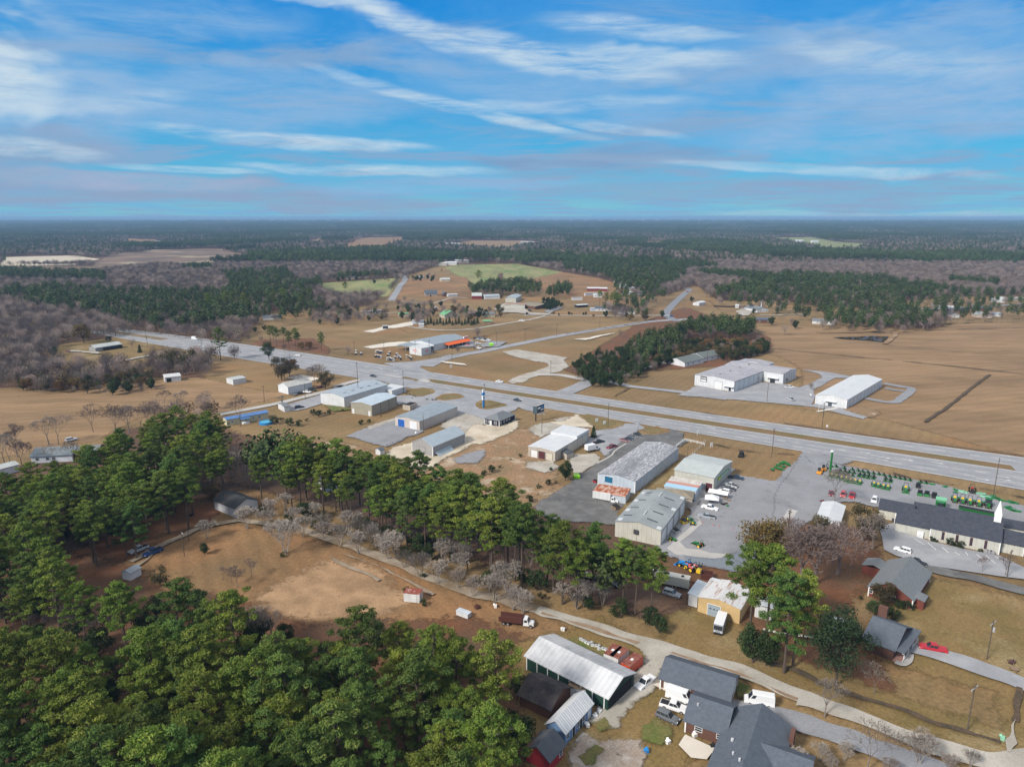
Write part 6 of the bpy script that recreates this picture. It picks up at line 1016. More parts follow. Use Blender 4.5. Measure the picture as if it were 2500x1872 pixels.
q.box(0, -2.1, 2.75, L_, -1.7, 3.0); q.box(0, -2.0, .9, L_ * .3, -1.9, 1.0); q.box(L_ * .65, -2.0, .9, L_, -1.9, 1.0); q.build('porch_rail', TRIM, t); box_on(t, 'porch_roof', RF_SLATE, -.2, -2.3, 3.0, L_ + .2, .1, 3.15); box_on(t, 'porch_floor', BRICKP, 0, -2.1, 0, L_, -.02, .4); box_on(t, 'chimney', WL_BRICKD, L_ * .9, W_ * .8, 3.0, L_ * .9 + 1.0, W_ * .8 + 2.0, 6.4)
t, L_, W_ = bld('carport', 'white metal carport behind the dark evergreen, near the low brick house', 'carport', g_('A',380,1010), g_('A',640,1060), g_('A',720,890), 2.6, .6, 'y', .2, DARKM, RF_WHITE)
# bottom-right brick house and garage
t, L_, W_ = bld('brick_garage', 'long brick garage with slate blue shingle roof beside the dirt road', 'garage', g_('j',1610,890, 0), g_('j',1615,910), g_('w',970,435), 2.9, 2.1, 'x', .5, WL_BRICKD, RF_SLATE, W_=8.6, trim=TRIM)
opening(t, 'roll', 'E', .8, 2.8, 0, 2.4, L_, W_, DOORW); opening(t, 'roll', 'E', 4.6, 2.8, 0, 2.4, L_, W_, DOORW)
opening(t, 'door', 'S', L_ * .06, .95, 0, 2.1, L_, W_); opening(t, 'door', 'S', L_ * .84, 1.0, 0, 2.2, L_, W_)
for p in (.2, .38, .68): opening(t, 'window', 'S', L_ * p, 1.1, 1.7, 2.3, L_, W_)
t, L_, W_ = bld('brick_house', 'L-shaped brick house with slate blue hipped roof at the bottom right', 'house', g_('w',420,500), g_('w',400,700), g_('w',900,930), 2.9, 2.4, 'x', .5, WL_BRICKD, RF_SLATE, W_=9.0, trim=TRIM)
for p in (.24, .8): opening(t, 'window', 'S', L_ * p, 1.5, 1.2, 2.3, L_, W_)
wall_geo(11, 26, 2.9, 3.0, 'y', L_ - .3, -18.5).build('wall', WL_BRICKD, t); roof_geo(11, 26, 2.9, 3.0, 'y', .5, .16, L_ - .3, -18.5).build('roof', RF_SLATE, t); wall_geo(6, 8, 2.9, 2.2, 'x', L_ + 9, -6).build('wall', WL_BRICKD, t); roof_geo(10, 8, 2.9, 2.2, 'x', .5, .16, L_ + 5.3, -6).build('roof', RF_SLATE, t)
for x, y, s in [(2, -3, .28), (3, -7, .2), (4.5, -9, .2), (-6, 3, .22)]: zc = 2.9 + (3.2 * (x + .3) / 5.5 if x > 0 else 2.4 * y / 4.5); q = MB(); q.tube((L_ + x, y, zc), (L_ + x, y, zc + .55), s, s, 8); q.build('roof_vent', RF_GALV, t)
box_on(t, 'chimney', WL_BRICKD, L_ + 10.9, 3.5, 0, L_ + 11.7, 6.4, 4.2); q = MB(); q.box(L_ + 2, 9.2, 0, L_ + 9, 9.35, 1.1)
for k in range(14): q.box(L_ + 2 + k * .5, 9.15, 1.1, L_ + 2.12 + k * .5, 9.4, 1.3)
q.build('deck_rail', TRIM, t)
# barns at the bottom
BR = frame_of(g_('C',440,400), g_('C',440,402), g_('C',1500,835)); t, L_, W_ = bld('pole_barn', 'long dark green pole barn with shiny galvanised roof', 'barn', g_('C',900,190,0) , g_('C',455,395), g_('C',1505,830), 3.6, 1.9, 'x', .5, WL_GRN, RF_GALV, W_=10.2, L_=BR[2] + 1.2)
q = MB()
for k in range(8): q.box(L_ * k / 7.3, -.14, 0, L_ * k / 7.3 + .2, -.01, 3.8)
q.box(-.1, -.16, 3.2, L_, -.14, 3.75); q.build('white_fascia', TRIM, t); opening(t, 'opening', 'E', .8, 8.4, 0, 3.1, L_, W_, DARKM)
t, L_, W_ = bld('blue_cabin', 'blue cabin with bright white metal roof and white framed windows', 'cabin', g_('C',690,1290), g_('C',950,1385), g_('C',1335,1010), 3.0, 1.7, 'x', .35, WL_BLUE, RF_WHITE)
for p in (.05, .42, .62): opening(t, 'window', 'S', L_ * p, 1.1, 1.0, 2.3, L_, W_)
for p in (.26, .53): opening(t, 'door', 'S', L_ * p, .9, .2, 2.3, L_, W_, DARKM)
opening(t, 'door', 'S', L_ * .84, .95, .2, 2.3, L_, W_, DOORW); opening(t, 'window', 'W', W_ * .5, .8, 1.4, 2.2, L_, W_); box_on(t, 'ramp', CONC, L_ * .2, -2.2, 0, L_ * .48, -1.0, .35)
t, L_, W_ = bld('red_shed', 'old red board shed with sagging dark roof at the bottom edge', 'shed', g_('C',455,1570), g_('C',745,1740), g_('C',925,1520), 2.9, 1.7, 'x', .45, WL_RED, mat('patched_roof', (0.105, 0.115, 0.13), (0.08, 0.09, 0.105), scale=.5, rough=.9, c3=(0.20, 0.10, 0.07), s3=.25, t3=(.56, .66)))
opening(t, 'window', 'S', L_ * .68, 1.2, .9, 2.2, L_, W_)
t, L_, W_ = bld('old_barn', 'derelict barn with blackened mossy roof between the green barn and the blue cabin', 'barn', g_('C',330,900), g_('C',760,1050), g_('C',1080,800), 2.8, 2.2, 'y', .5, WL_BRICKD, RF_BLACK)
t, L_, W_ = bld('shipping_container', 'tan topped shipping container between green barn and blue cabin', 'container', g_('C',985,640), g_('C',990,770), g_('C',1330,830), 2.6, 0, 'flat', .02, WL_WHITE, WOODM, W_=2.5, L_=6.1)
# small white container on the lawn, shed near the left
t, L_, W_ = bld('shipping_container', 'small white refrigerated box with rusty roof on the brown lawn', 'container', g_('i',1100,300), g_('i',1065,375), g_('i',1185,395), 2.5, 0, 'flat', .05, WL_WHITE, mat('rust_top', (0.26, 0.07, 0.05), (0.45, 0.35, 0.3), scale=.7, thr=(.5, .6)), W_=2.6)
opening(t, 'door', 'S', L_ * .55, .9, .2, 2.1, L_, W_)
t, L_, W_ = bld('cottage', 'white cottage with dark shingle roof behind the brown lawn', 'cottage', g_('d',1378,905), g_('d',1518,957), g_('d',1662,903), 3.5, 2.0, 'y', .45, WL_COTT, RF_CTG)
opening(t, 'window', 'S', L_ * .62, .9, 1.2, 2.2, L_, W_); opening(t, 'door', 'S', L_ * .1, L_ * .22, .1, 2.1, L_, W_, GREYB)
t, L_, W_ = bld('ranch_house', 'white and brick ranch house with blue-grey roof behind the left pines', 'house', g_('B',640,590), g_('B',430,725), g_('B',990,690), 3.0, 1.9, 'x', .5, WL_COTT, mat('blue_grey_shingles', (0.19, 0.225, 0.245), (0.16, 0.19, 0.21), scale=1, rough=.9, bscale=8, grain=.2), W_=10.5)
for p in (.1, .35, .5): opening(t, 'window', 'S', L_ * p, 1.4, 1.0, 2.3, L_, W_)
wall_geo(9, 9, 3.0, 1.8, 'x', L_, 1).build('wall', WL_BRICKD, t); roof_geo(9, 9, 3.0, 1.8, 'x', .5, .16, L_, 1).build('roof', RF_SHING, t)
t, L_, W_ = bld('mobile_home', 'cream mobile home with bright blue metal roof beside the round pool', 'mobile home', g_('d',1420,325), g_('d',1460,368), g_('d',1718,315), 3.0, .7, 'x', .25, WL_PEELW, RF_BLUE, W_=5.2)
for p in (.1, .3, .6, .75): opening(t, 'window', 'S', L_ * p, 1.2, 1.2, 2.2, L_, W_)
box_on(t, 'porch', TRIM, L_ * .34, -2.5, 0, L_ * .5, -.1, .7); box_on(t, 'porch_roof', RF_BLUE, L_ * .3, -2.8, 2.6, L_ * .52, .0, 2.75)
t, L_, W_ = bld('garden_shed', 'small white shed with grey roof at the left of the wide side-road lot', 'shed', g_('d',1800,255), g_('d',1830,280), g_('d',1860,272), 2.8, .7, 'x', .25, WL_WHITE, RF_SHING)
t, L_, W_ = bld('garden_shed', 'tiny grey roofed shed on the brown lawn left of the parked pickups', 'shed', g_('h',960,185), g_('h',1010,215), g_('h',1025,190), 2.2, .7, 'x', .2, WL_COTT, RF_GREY, L_=3.6, W_=3)
t, L_, W_ = bld('metal_shed', 'long pale metal roofed shed at the left edge behind the pines', 'shed', g_('B',-60,880), g_('B',0,900), g_('B',270,830), 2.8, .6, 'x', .3, WL_WHITE, RF_PALE, W_=6)
t, L_, W_ = bld('garden_shed', 'tiny shed with dark blue roof above the pines near the pale gravel yard', 'shed', g_('x',110,930), g_('x',160,960), g_('x',205,940), 2.4, .6, 'x', .2, WL_WHITE, RF_SLATE)
t, L_, W_ = bld('small_house', 'pale blue roofed house glimpsed between the pines of the long belt', 'house', g_('e',170,880), g_('e',250,930), g_('e',420,890), 2.9, 1.4, 'x', .3, WL_WHITE, RF_BLUEGREY)
t, L_, W_ = bld('garden_shed', 'white metal sheet shelter at the right of the foreground pines near the dump truck', 'shelter', g_('i',1470,480), g_('i',1560,512), g_('i',1590,490), 1.2, .1, 'flat', .1, WL_WHITE, metalroof('silver_sheet', (.6, .66, .72)))
# left, by the highway
t, L_, W_ = bld('grey_house', 'pale grey house with grey roof beside the highway bend, left edge', 'house', g_('a',590,918), g_('a',615,945), g_('a',735,915), 3.0, 1.6, 'x', .5, WL_GREY, RF_PALE, W_=9); box_on(t, 'porch', DARKM, L_ * .3, -1.5, 0, L_, -.05, 2.2)
t, L_, W_ = bld('field_shed', 'small white open-fronted shed in the tan field on the left', 'shed', g_('a',1055,1125), g_('a',1062,1142), g_('a',1165,1130), 3.0, .6, 'mono', .25, WL_WHITE, RF_WHITE, W_=7); opening(t, 'opening', 'S', L_ * .1, L_ * .3, 0, 2.4, L_, W_, DARKM)
t, L_, W_ = bld('gabled_shed', 'white gabled shed with parked cars beside the pale side road', 'shed', g_('y',138,755), g_('y',300,790), g_('y',560,740), 4.2, 2.0, 'x', .3, WL_COTT, mat('whitish_shingles', (.5, .5, .48), (.4, .4, .38), scale=.8, rough=.9), W_=10, L_=16)
slab = bld('slab_ruin', 'bare white concrete slab of a demolished building among brown trees', 'slab', g_('y',290,570), g_('y',560,625), g_('y',735,580), .25, 0, 'flat', 0, CONC, WPAD)[0]
t, L_, W_ = bld('small_building', 'low white flat building among trees just below the highway', 'building', g_('a',1455,1135), g_('a',1500,1158), g_('a',1570,1140), 3.0, .5, 'x', .2, WL_WHITE, RF_PALE, W_=8)
t, L_, W_ = bld('bungalow', 'white bungalow with grey roof among pines north of the highway', 'house', g_('a',1680,730), g_('a',1690,742), g_('a',1808,738), 3.0, 1.3, 'x', .4, WL_WHITE, RF_SHING, W_=9)
# shop with the orange awning and the white hall
t, L_, W_ = bld('white_building', 'plain white box building with a red logo on each visible wall', 'building', g_('s',280,545), g_('s',510,580), g_('s',695,548), 5.4, .7, 'x', .1, WL_WHITE, RF_WHITE)
LOGO = mat('logo_red', (0.60, 0.03, 0.04), rough=.5)
for sd_, a in (('W', W_ * .42), ('S', L_ * .42)):
    q = MB(); q.box(*on_wall(sd_, a, 3.0, 2.3, 3.7, .01, .1, L_, W_)); lg = q.build('wall_logo', LOGO, t); q = MB(); q.box(*on_wall(sd_, a + .3, 2.4, 2.75, 3.25, .1, .13, L_, W_)); q.build('logo_lettering', TRIM, lg)
t, L_, W_ = bld('awning_shop', 'white shop with bright orange awning and grey roof beside the side road', 'shop', g_('s',390,480), g_('s',735,490), g_('s',1450,385), 4.6, 1.8, 'x', .2, WL_WHITE, RF_GREY, W_=26)
AW = mat('orange_awning', (0.75, 0.13, 0.02), rough=.6, rib=('X', 1.2, .3)); q = MB(); q.hexa([(L_ * .30, -.05, 3.9), (L_ * .30, -4.2, 2.8), (L_ * 1.0, -4.2, 2.8), (L_ * 1.0, -.05, 3.9)], [(L_ * .30, -.05, 4.5), (L_ * .30, -4.2, 3.0), (L_ * 1.0, -4.2, 3.0), (L_ * 1.0, -.05, 4.5)]); q.build('awning', AW, t)
q = MB(); [q.box(L_ * (.31 + .137 * k), -4.1, 0, L_ * (.31 + .137 * k) + .15, -3.95, 2.8) for k in range(6)]; q.build('awning_posts', TRIM, t); q = MB(); [q.box(L_ * (.36 + .1 * k), -.07, .8, L_ * (.36 + .1 * k) + 2.6, -.01, 2.6) for k in range(6)]; q.build('shop_windows', GLASS, t); box_on(t, 'roof_sign', TRIM, L_ * .9, .2, 4.6, L_ * .9 + 5, 1.0, 6.2); box_on(t, 'sign_lettering', LOGO, L_ * .9 + .5, .1, 5.1, L_ * .9 + 4.5, .19, 5.8)
q = MB(); [q.box(-14, y, 0, -13.7, y + .3, 3.6) for y in (0, 8, 16, 24)]; q.box(-14, 0, 3.6, -.1, 26, 3.75); q.build('side_shelter', RF_GREY, t)
# white buildings in the eastern field
t, L_, W_ = bld('white_warehouse', 'large L-shaped white metal building with lavender-grey roof and a dark wall sign', 'warehouse', g_('t',58,355), g_('t',497,430), g_('t',812,312), 6.2, 1.1, 'x', .15, WL_WHITE, RF_WHITEG, trim=DTRIM)
opening(t, 'roll', 'W', W_ * .30, W_ * .19, 0, 4.6, L_, W_, DOORW, DTRIM); opening(t, 'door', 'W', W_ * .08, 1.4, 0, 2.3, L_, W_, DARKM); box_on(t, 'door_canopy', TRIM, -1.6, W_ * .02, 2.9, -.05, W_ * .25, 3.1); sb = box_on(t, 'wall_sign', mat('sign_dark', (.035, .045, .06)), -.2, W_ * .68, 3.2, -.02, W_ * .84, 6.2)
q = MB(); [q.box(-.26, W_ * (.695 + .034 * k), 4.9, -.205, W_ * (.695 + .034 * k) + .6, 5.6) for k in range(4)]; q.box(-.26, W_ * .69, 3.45, -.205, W_ * .83, 4.3); q.build('sign_lettering', TRIM, sb)
fw = 12.5; wall_geo(20, W_ + fw, 6.2, 1.1, 'y', L_ + .02, -fw).build('wall', WL_WHITE, t); roof_geo(20, W_ + fw, 6.2, 1.1, 'y', .15, .16, L_ + .02, -fw).build('roof', RF_WHITEG, t); wall_geo(10, W_ - 6, 6.0, .9, 'x', L_ + 20.05, 6).build('wall', WL_WHITE, t); roof_geo(10, W_ - 6, 6.0, .9, 'x', .15, .16, L_ + 20.05, 6).build('roof', RF_WHITEG, t)
q = MB(); q.box(L_ - .12, -fw * .62, 0, L_ - .01, -fw * .38, 2.6); q.build('entrance_door', GLASS, t); q = MB(); q.box(L_ - 1.8, -fw * .8, 3.1, L_ - .02, -fw * .25, 3.35); q.build('entrance_canopy', TRIM, t)
for k in range(5): box_on(t, 'wall_rib', DTRIM, L_ * (.15 + .17 * k), -.08, 0, L_ * (.15 + .17 * k) + .1, -.01, 6.0)
for k in range(5): box_on(t, 'wall_rib', DTRIM, L_ + 3.5 * (k + .6), -fw - .08, 0, L_ + 3.5 * (k + .6) + .1, -fw - .01, 6.0)
for k in range(4): box_on(t, 'ridge_vent', WOODM, 6 + 13 * k, W_ * .49, 7.3, 7.8 + 13 * k, W_ * .51, 7.75)
t, L_, W_ = bld('white_warehouse', 'long narrow white metal building with snow white roof in the eastern field', 'warehouse', g_('t',1362,565), g_('t',1705,615), g_('t',2115,385), 5.0, 1.5, 'x', .2, WL_WHITE, RF_WHITE, trim=TRIM)
opening(t, 'window', 'W', W_ * .45, 2.2, .2, 2.3, L_, W_); box_on(t, 'door_canopy', TRIM, -1.6, W_ * .32, 3.0, -.05, W_ * .68, 3.2)
for k in range(9): box_on(t, 'wall_rib', WL_GREY, L_ * (.08 + .1 * k), -.08, 0, L_ * (.08 + .1 * k) + .12, -.01, 4.8)
opening(t, 'door', 'S', L_ * .93, 1.4, 0, 2.3, L_, W_, DOORG)
for A_, B_, C_, lb in [((258,1090), (405,1133), (562,1080), 'white cottage with grey-green roof, nearer of the linked pair beside the grove'), ((495,1035), (610,1075), (758,1025), 'white cottage with grey-green roof, farther of the linked pair beside the grove')]:
    t, L_, W_ = bld('white_cottage', lb, 'cottage', g_('F', *A_), g_('F', *B_), g_('F', *C_), 3.0, 2.2, 'x', .4, WL_COTT, mat('grey_green_shingles', (.15, .17, .165), (.12, .14, .135), scale=1, rough=.9))
    for p in (.15, .4, .7): opening(t, 'window', 'S', L_ * p, 1.3, 1.1, 2.3, L_, W_)
# mid-distance houses
def small(v, A_, B_, C_, h, rise, ridge, wl, rf, name, label, cat='house', W_=None, L_=None, win=2):
    t, l, w_ = bld(name, label, cat, g_(v, *A_), g_(v, *B_), g_(v, *C_), h, rise, ridge, .4, wl, rf, W_=W_, L_=L_)
    for k in range(win): opening(t, 'window', 'S', l * (.2 + .6 * k / max(1, win - 1)), 1.4, 1.1, 2.3, l, w_)
    return t
small('D', (1420,440), (1430,455), (1590,450), 3.2, 3.4, 'x', WL_GREY, RF_SLATE, 'farm_house', 'grey farm house with steep dark roof in the orange field', W_=10); small('D', (1640,440), (1670,465), (1725,460), 3.0, 2.6, 'y', WL_BRICKD, RF_SLATE, 'brick_outbuilding', 'brick outbuilding with steep dark roof right of the grey farm house', 'outbuilding', W_=10, win=0); small('D', (1725,440), (1735,468), (1820,455), 2.6, .5, 'x', WL_WHITE, RF_WHITE, 'carport', 'white carport at the right of the brick outbuilding', 'carport', W_=7, win=0)
small('D', (1330,210), (1335,222), (1410,220), 2.8, 1.0, 'x', WL_GREY, RF_PALE, 'garden_shed', 'grey shed alone at the far edge of the orange field', 'shed', W_=7, win=0); small('D', (1570,210), (1640,262), (1745,255), 3.0, 2.0, 'x', WL_PEELW, RF_PALE, 'white_house', 'pale house with grey roof at the top of the orange field', W_=12)
small('D', (1050,700), (1070,735), (1205,730), 2.8, .6, 'x', WL_TANW, RF_GREEN, 'open_shed', 'low open shed with green roof in the field left of the farm yards', 'shed', W_=7, win=0); small('D', (1600,735), (1690,760), (1880,745), 3.2, 4.0, 'y', WL_TANW, RF_GREEN, 'green_roof_house', 'house with steep bright green roof behind the evergreen row', W_=12)
small('D', (1250,800), (1250,832), (1405,840), 3.0, .3, 'flat', WL_PALEB, WL_PALEB, 'trailer_home', 'blue-grey trailer box at the end of the gravel pad', 'trailer', W_=3.2, win=0); small('D', (1340,850), (1345,878), (1410,875), 2.6, .4, 'x', WL_WHITE, RF_WHITE, 'camper', 'small white camper beside the blue-grey trailer box', 'camper', W_=3, win=0); small('D', (850,875), (855,905), (925,905), 3.0, .2, 'flat', DTRIM, RF_WHITE, 'black_trailer', 'black box trailer with white roof on the pale gravel pad', 'trailer', W_=2.8, win=0)
for k, x in enumerate((575, 630, 690, 735, 785)): small('D', (x, 680), (x + 2, 706 - k * 4), (x + 42, 700 - k * 4), 3.0, .3, 'x', WL_WHITE, RF_WHITE, 'box_trailer', ('first', 'second', 'third', 'fourth', 'last')[k] + ' white box trailer from the left in the row under the bare trees', 'trailer', W_=3, win=0)
small('D', (2040,430), (2060,500), (2190,500), 4.0, 3.0, 'x', WL_MAR, RF_PALE, 'red_barn', 'red barn with pale roof right of the orange field', 'barn', W_=14, win=0); small('D', (1180,640), (1195,670), (1250,670), 3.5, 1.6, 'y', WL_MAR, RF_PALE, 'small_barn', 'small red barn with white top among the bare trees', 'barn', W_=8, win=0); small('D', (1540,640), (1550,665), (1600,665), 3, 1.6, 'y', WL_BRICKD, RF_WHITE, 'small_barn', 'small brown barn with white roof behind the green roofed house', 'barn', W_=8, win=0); small('D', (2000,680), (2010,735), (2212,730), 3.0, 2.0, 'x', WL_BRICKD, mat('brown_shingles', (.17, .13, .12), (.13, .1, .09), scale=1), 'brick_ranch', 'brown roofed ranch house right of the green roofed house', W_=11)
small('D', (350,205), (365,235), (480,235), 3, 1.6, 'x', WL_PEELW, RF_SLATE, 'yellow_house', 'yellow house with blue roof beyond the green field', W_=9); small('D', (230,195), (240,215), (320,210), 3, 1.2, 'x', WL_WHITE, RF_WHITE, 'white_house', 'white house left of the yellow house beyond the green field', W_=8)
small('E', (300,540), (440,545), (508,500), 5, 1.6, 'x', WL_CREAM, RF_BLUEGREY, 'metal_shed', 'tall cream shed with pale blue roof in the junk yard', 'shed', win=0); small('E', (330,640), (560,632), (655,620), 4.2, 1.2, 'x', WL_CREAM, mat('brownish_roof', (.35, .22, .18), (.42, .3, .25), scale=.3), 'yard_warehouse', 'cream warehouse with reddish brown roof in front of the junk yard', 'warehouse', W_=22, win=0); small('E', (640,600), (700,640), (775,600), 3.2, 1.4, 'y', WL_BRICKD, RF_TAN, 'open_shed', 'tan roofed open shed right of the cream warehouse', 'shed', win=0)
small('E', (0,440), (20,500), (140,480), 3.5, 1.5, 'x', WL_WHITE, RF_BLUEGREY, 'metal_shed', 'blue-grey roofed shed left of the junk yard wood', 'shed', W_=12, win=0); small('E', (0,700), (0,745), (120,730), 3.0, 1.4, 'x', WL_PEELW, RF_SHING, 'bungalow', 'cream bungalow left of the junk yard gate', W_=10); small('E', (0,790), (0,835), (105,830), 2.6, .8, 'x', WOODM, RF_GREEN, 'animal_shed', 'small wooden shed with green roof beside the farm road', 'shed', W_=6, win=0)
small('E', (1400,340), (1405,390), (1560,385), 3.5, 1.2, 'x', WL_MAR, RF_WHITE, 'red_shed', 'red shed with white roof left of the tall pines', 'shed', W_=9, win=0); small('E', (1565,345), (1570,392), (1670,392), 3.5, 1.2, 'x', WL_MAR, RF_WHITE, 'red_shed', 'second red shed with white roof behind the tall pines', 'shed', W_=9, win=0); small('E', (1480,440), (1485,475), (1600,478), 3, 1.0, 'x', WL_WHITE, RF_WHITE, 'white_shed', 'white shed in front of the two red sheds', 'shed', W_=8)
small('E', (1500,600), (1510,662), (1720,655), 3.2, 1.6, 'x', WL_WHITE, RF_SLATE, 'mobile_home', 'white mobile home with dark blue roof beside the farm road', 'mobile home', W_=8, win=4); small('E', (1440,620), (1450,662), (1490,655), 3, .5, 'flat', WL_PALEB, RF_WHITE, 'porch_shed', 'pale porch shed at the left end of the blue roofed mobile home', 'shed', W_=5, win=0); small('E', (1790,655), (1830,700), (2045,700), 3, 1.4, 'x', WL_WHITE, RF_SHING, 'mobile_home', 'white mobile home with grey roof, right one on the farm road', 'mobile home', W_=8, win=4)
small('E', (1370,410), (1375,455), (1440,425), 3, .3, 'flat', WL_WHITE, RF_WHITE, 'box_trailer', 'white box trailer left of the white shed near the red sheds', 'trailer', W_=3, win=0); small('E', (1260,600), (1275,615), (1380,600), 2.6, .4, 'x', DARKM, RF_WHITE, 'carport', 'white carport roof in the yard beside the farm road', 'carport', W_=7, win=0); small('E', (1190,460), (1200,515), (1245,500), 3, .3, 'flat', WL_WHITE, RF_WHITE, 'box_trailer', 'white upright trailer at the right end of the hedge', 'trailer', W_=3, win=0)
small('E', (1780,250), (1800,290), (1940,270), 3.5, 2, 'x', WL_WHITE, RF_GREEN, 'green_roof_house', 'white house with green roof beyond the tall pines', W_=11); small('E', (1950,340), (1960,385), (2140,370), 3.5, 1, 'x', WL_WHITE, RF_WHITE, 'white_shed', 'long white roofed shed right of the tall pines', 'shed', W_=12, win=0); small('E', (1880,400), (1900,450), (2060,430), 3.5, 1, 'x', WL_WHITE, RF_PALE, 'white_shed', 'white shed behind the tall pine trunks', 'shed', W_=10, win=0); small('E', (1840,320), (1850,350), (1940,340), 3.5, 1.5, 'x', WL_WHITE, RF_BLUEGREY, 'white_shed', 'blue roofed white shed below the green roofed house', 'shed', W_=9, win=0)
t = small('F', (1105,490), (1190,545), (1275,510), 3.2, 2.4, 'y', WL_WHITE, RF_SHING, 'chapel', 'grey roofed chapel with thin white spire near the round gravel drive', 'church', L_=14, W_=22); q = MB(); q.hexa([(6.6, 3, 5.5), (7.4, 3, 5.5), (7.4, 3.8, 5.5), (6.6, 3.8, 5.5)], [(6.97, 3.37, 11), (7.03, 3.37, 11), (7.03, 3.43, 11), (6.97, 3.43, 11)]); q.build('steeple', TRIM, t)
small('F', (530,440), (560,472), (592,420), 3.2, 1.2, 'x', WL_WHITE, RF_WHITE, 'white_shed', 'white arched shed beside the blue side road', 'shed', win=0, L_=14, W_=8); small('F', (950,480), (955,495), (985,494), 2.8, 1.0, 'x', WL_WHITE, RF_WHITE, 'garden_shed', 'tiny white shed along the dark fence near the chapel', 'shed', W_=5, win=0); small('F', (1170,610), (1175,655), (1300,650), 3, 1.6, 'x', WL_BRICKD, RF_SLATE, 'brick_ranch', 'brick ranch house with dark blue roof below the chapel', W_=9); small('F', (1690,640), (1780,665), (2000,690), 3, 1.5, 'x', WL_WHITE, RF_SHING, 'white_house', 'white house with grey roof under the eastern evergreens', W_=11)
small('F', (1580,360), (1585,405), (1690,400), 3, 1.6, 'x', WL_BRICKD, RF_PALE, 'brick_ranch', 'brick house with pale roof among the eastern woods', W_=10); small('G', (640,575), (645,600), (705,598), 3, 1.2, 'x', WL_WHITE, RF_WHITE, 'white_shed', 'white shed glimpsed between the evergreens of the eastern field', 'shed', W_=8, win=0); small('G', (1345,570), (1410,600), (1480,595), 3, 2, 'y', WL_WHITE, RF_DARK, 'white_garage', 'white gabled garage at the edge of the eastern field', 'garage', L_=9, W_=16, win=0)
small('G', (1655,575), (1700,600), (1790,598), 3.2, 1.8, 'y', WL_TANW, RF_PALE, 'tan_garage', 'tan gabled garage at the edge of the eastern field', 'garage', L_=14, W_=12, win=0); small('G', (1850,560), (1855,585), (1930,582), 3, .8, 'x', WL_WHITE, RF_BLUEGREY, 'white_shed', 'pale green-roofed shed right of the tan garage', 'shed', W_=8, win=0); small('G', (1210,420), (1230,490), (1420,490), 3.2, 3.2, 'hip', WL_WHITE, mat('brown_hip_shingles', (.22, .15, .125), (.18, .12, .1), scale=1), 'hip_roof_house', 'house with big brown hip roof behind the eastern road', W_=16)
small('G', (1640,500), (1650,520), (1830,520), 3, 1.6, 'x', WL_BRICKD, RF_SLATE, 'brick_ranch', 'long brick ranch with slate roof beside the eastern road', W_=9); small('G', (1360,520), (1370,540), (1600,540), 3, 1.4, 'x', WL_BRICKD, RF_SLATE, 'brick_ranch', 'brick ranch with slate roof left of the long one on the eastern road', W_=9); small('G', (1855,400), (1870,435), (1945,430), 3, 1.8, 'x', WL_WHITE, RF_PALE, 'white_house', 'white house by the bend of the eastern road', W_=10); small('G', (1950,395), (1960,420), (2130,410), 3, 1.6, 'x', WL_TANW, RF_PALE, 'tan_house', 'tan roofed house right of the white one by the eastern road', W_=10)
ri = random.Random(77)
for k, (v, x, y) in enumerate([('F',850,70),('F',1300,40),('F',1340,60),('F',1600,55),('F',1850,70),('F',1960,55),('F',990,35),('F',590,230),('F',170,220),('G',90,50),('G',1560,80),('G',1680,155),('G',1740,90),('G',1330,200),('G',1430,200),('E',1640,40),('E',1760,15),('E',1480,70),('D',1560,50),('D',1680,40),('D',1840,0),('c',1960,190),('c',2060,185),('c',740,240),('c',850,243),('b',430,235),('b',640,365),('b',740,375),('a',310,505),('a',530,520),('a',1000,245),('b',1160,250),('b',1520,235),('c',1240,340),('c',1700,340),('a',2120,400),('a',2180,470)]):
    p = P(v, x, y); a = Vector((p.x + ri.uniform(-3, 3), p.y + ri.uniform(9, 14), 0)); c = Vector((p.x + ri.uniform(16, 30) * (1 + p.y / 4000), p.y + ri.uniform(-3, 6), 0)); cl = ri.randrange(3)
    t, l, w_ = bld('distant_house', f"{('white', 'cream', 'pale grey')[cl]} roofed building in the far woods, {'pix'}", 'house', a, p, c, 3.6 + p.y / 900, 1.8, 'x', .4, (WL_WHITE, WL_CREAM, WL_GREY)[cl], (RF_WHITE, WPAD, RF_PALE)[cl], group='small buildings in the far woods')
_fh = sorted([o for o in COL.objects if o.name.startswith('distant_house')], key=lambda o: o.location.x / o.location.y)
for i, o in enumerate(_fh): o['label'] = o['label'].replace('pix', (ORD[i] + ' from the left') if i < 20 else (ORD[len(_fh) - 1 - i] + ' from the right'))
for k in range(9):
    p = P('b', 465 + k * 33, 262 - k * .5); bld('poultry_house', f'white poultry house in the far row beyond the brown field, {ORD[k]} from the left', 'poultry house', Vector((p.x - 5, p.y + 60, 0)), p, Vector((p.x + 24, p.y + 2, 0)), 4, 2, 'y', .4, WL_WHITE, RF_PALE, group='far poultry houses')
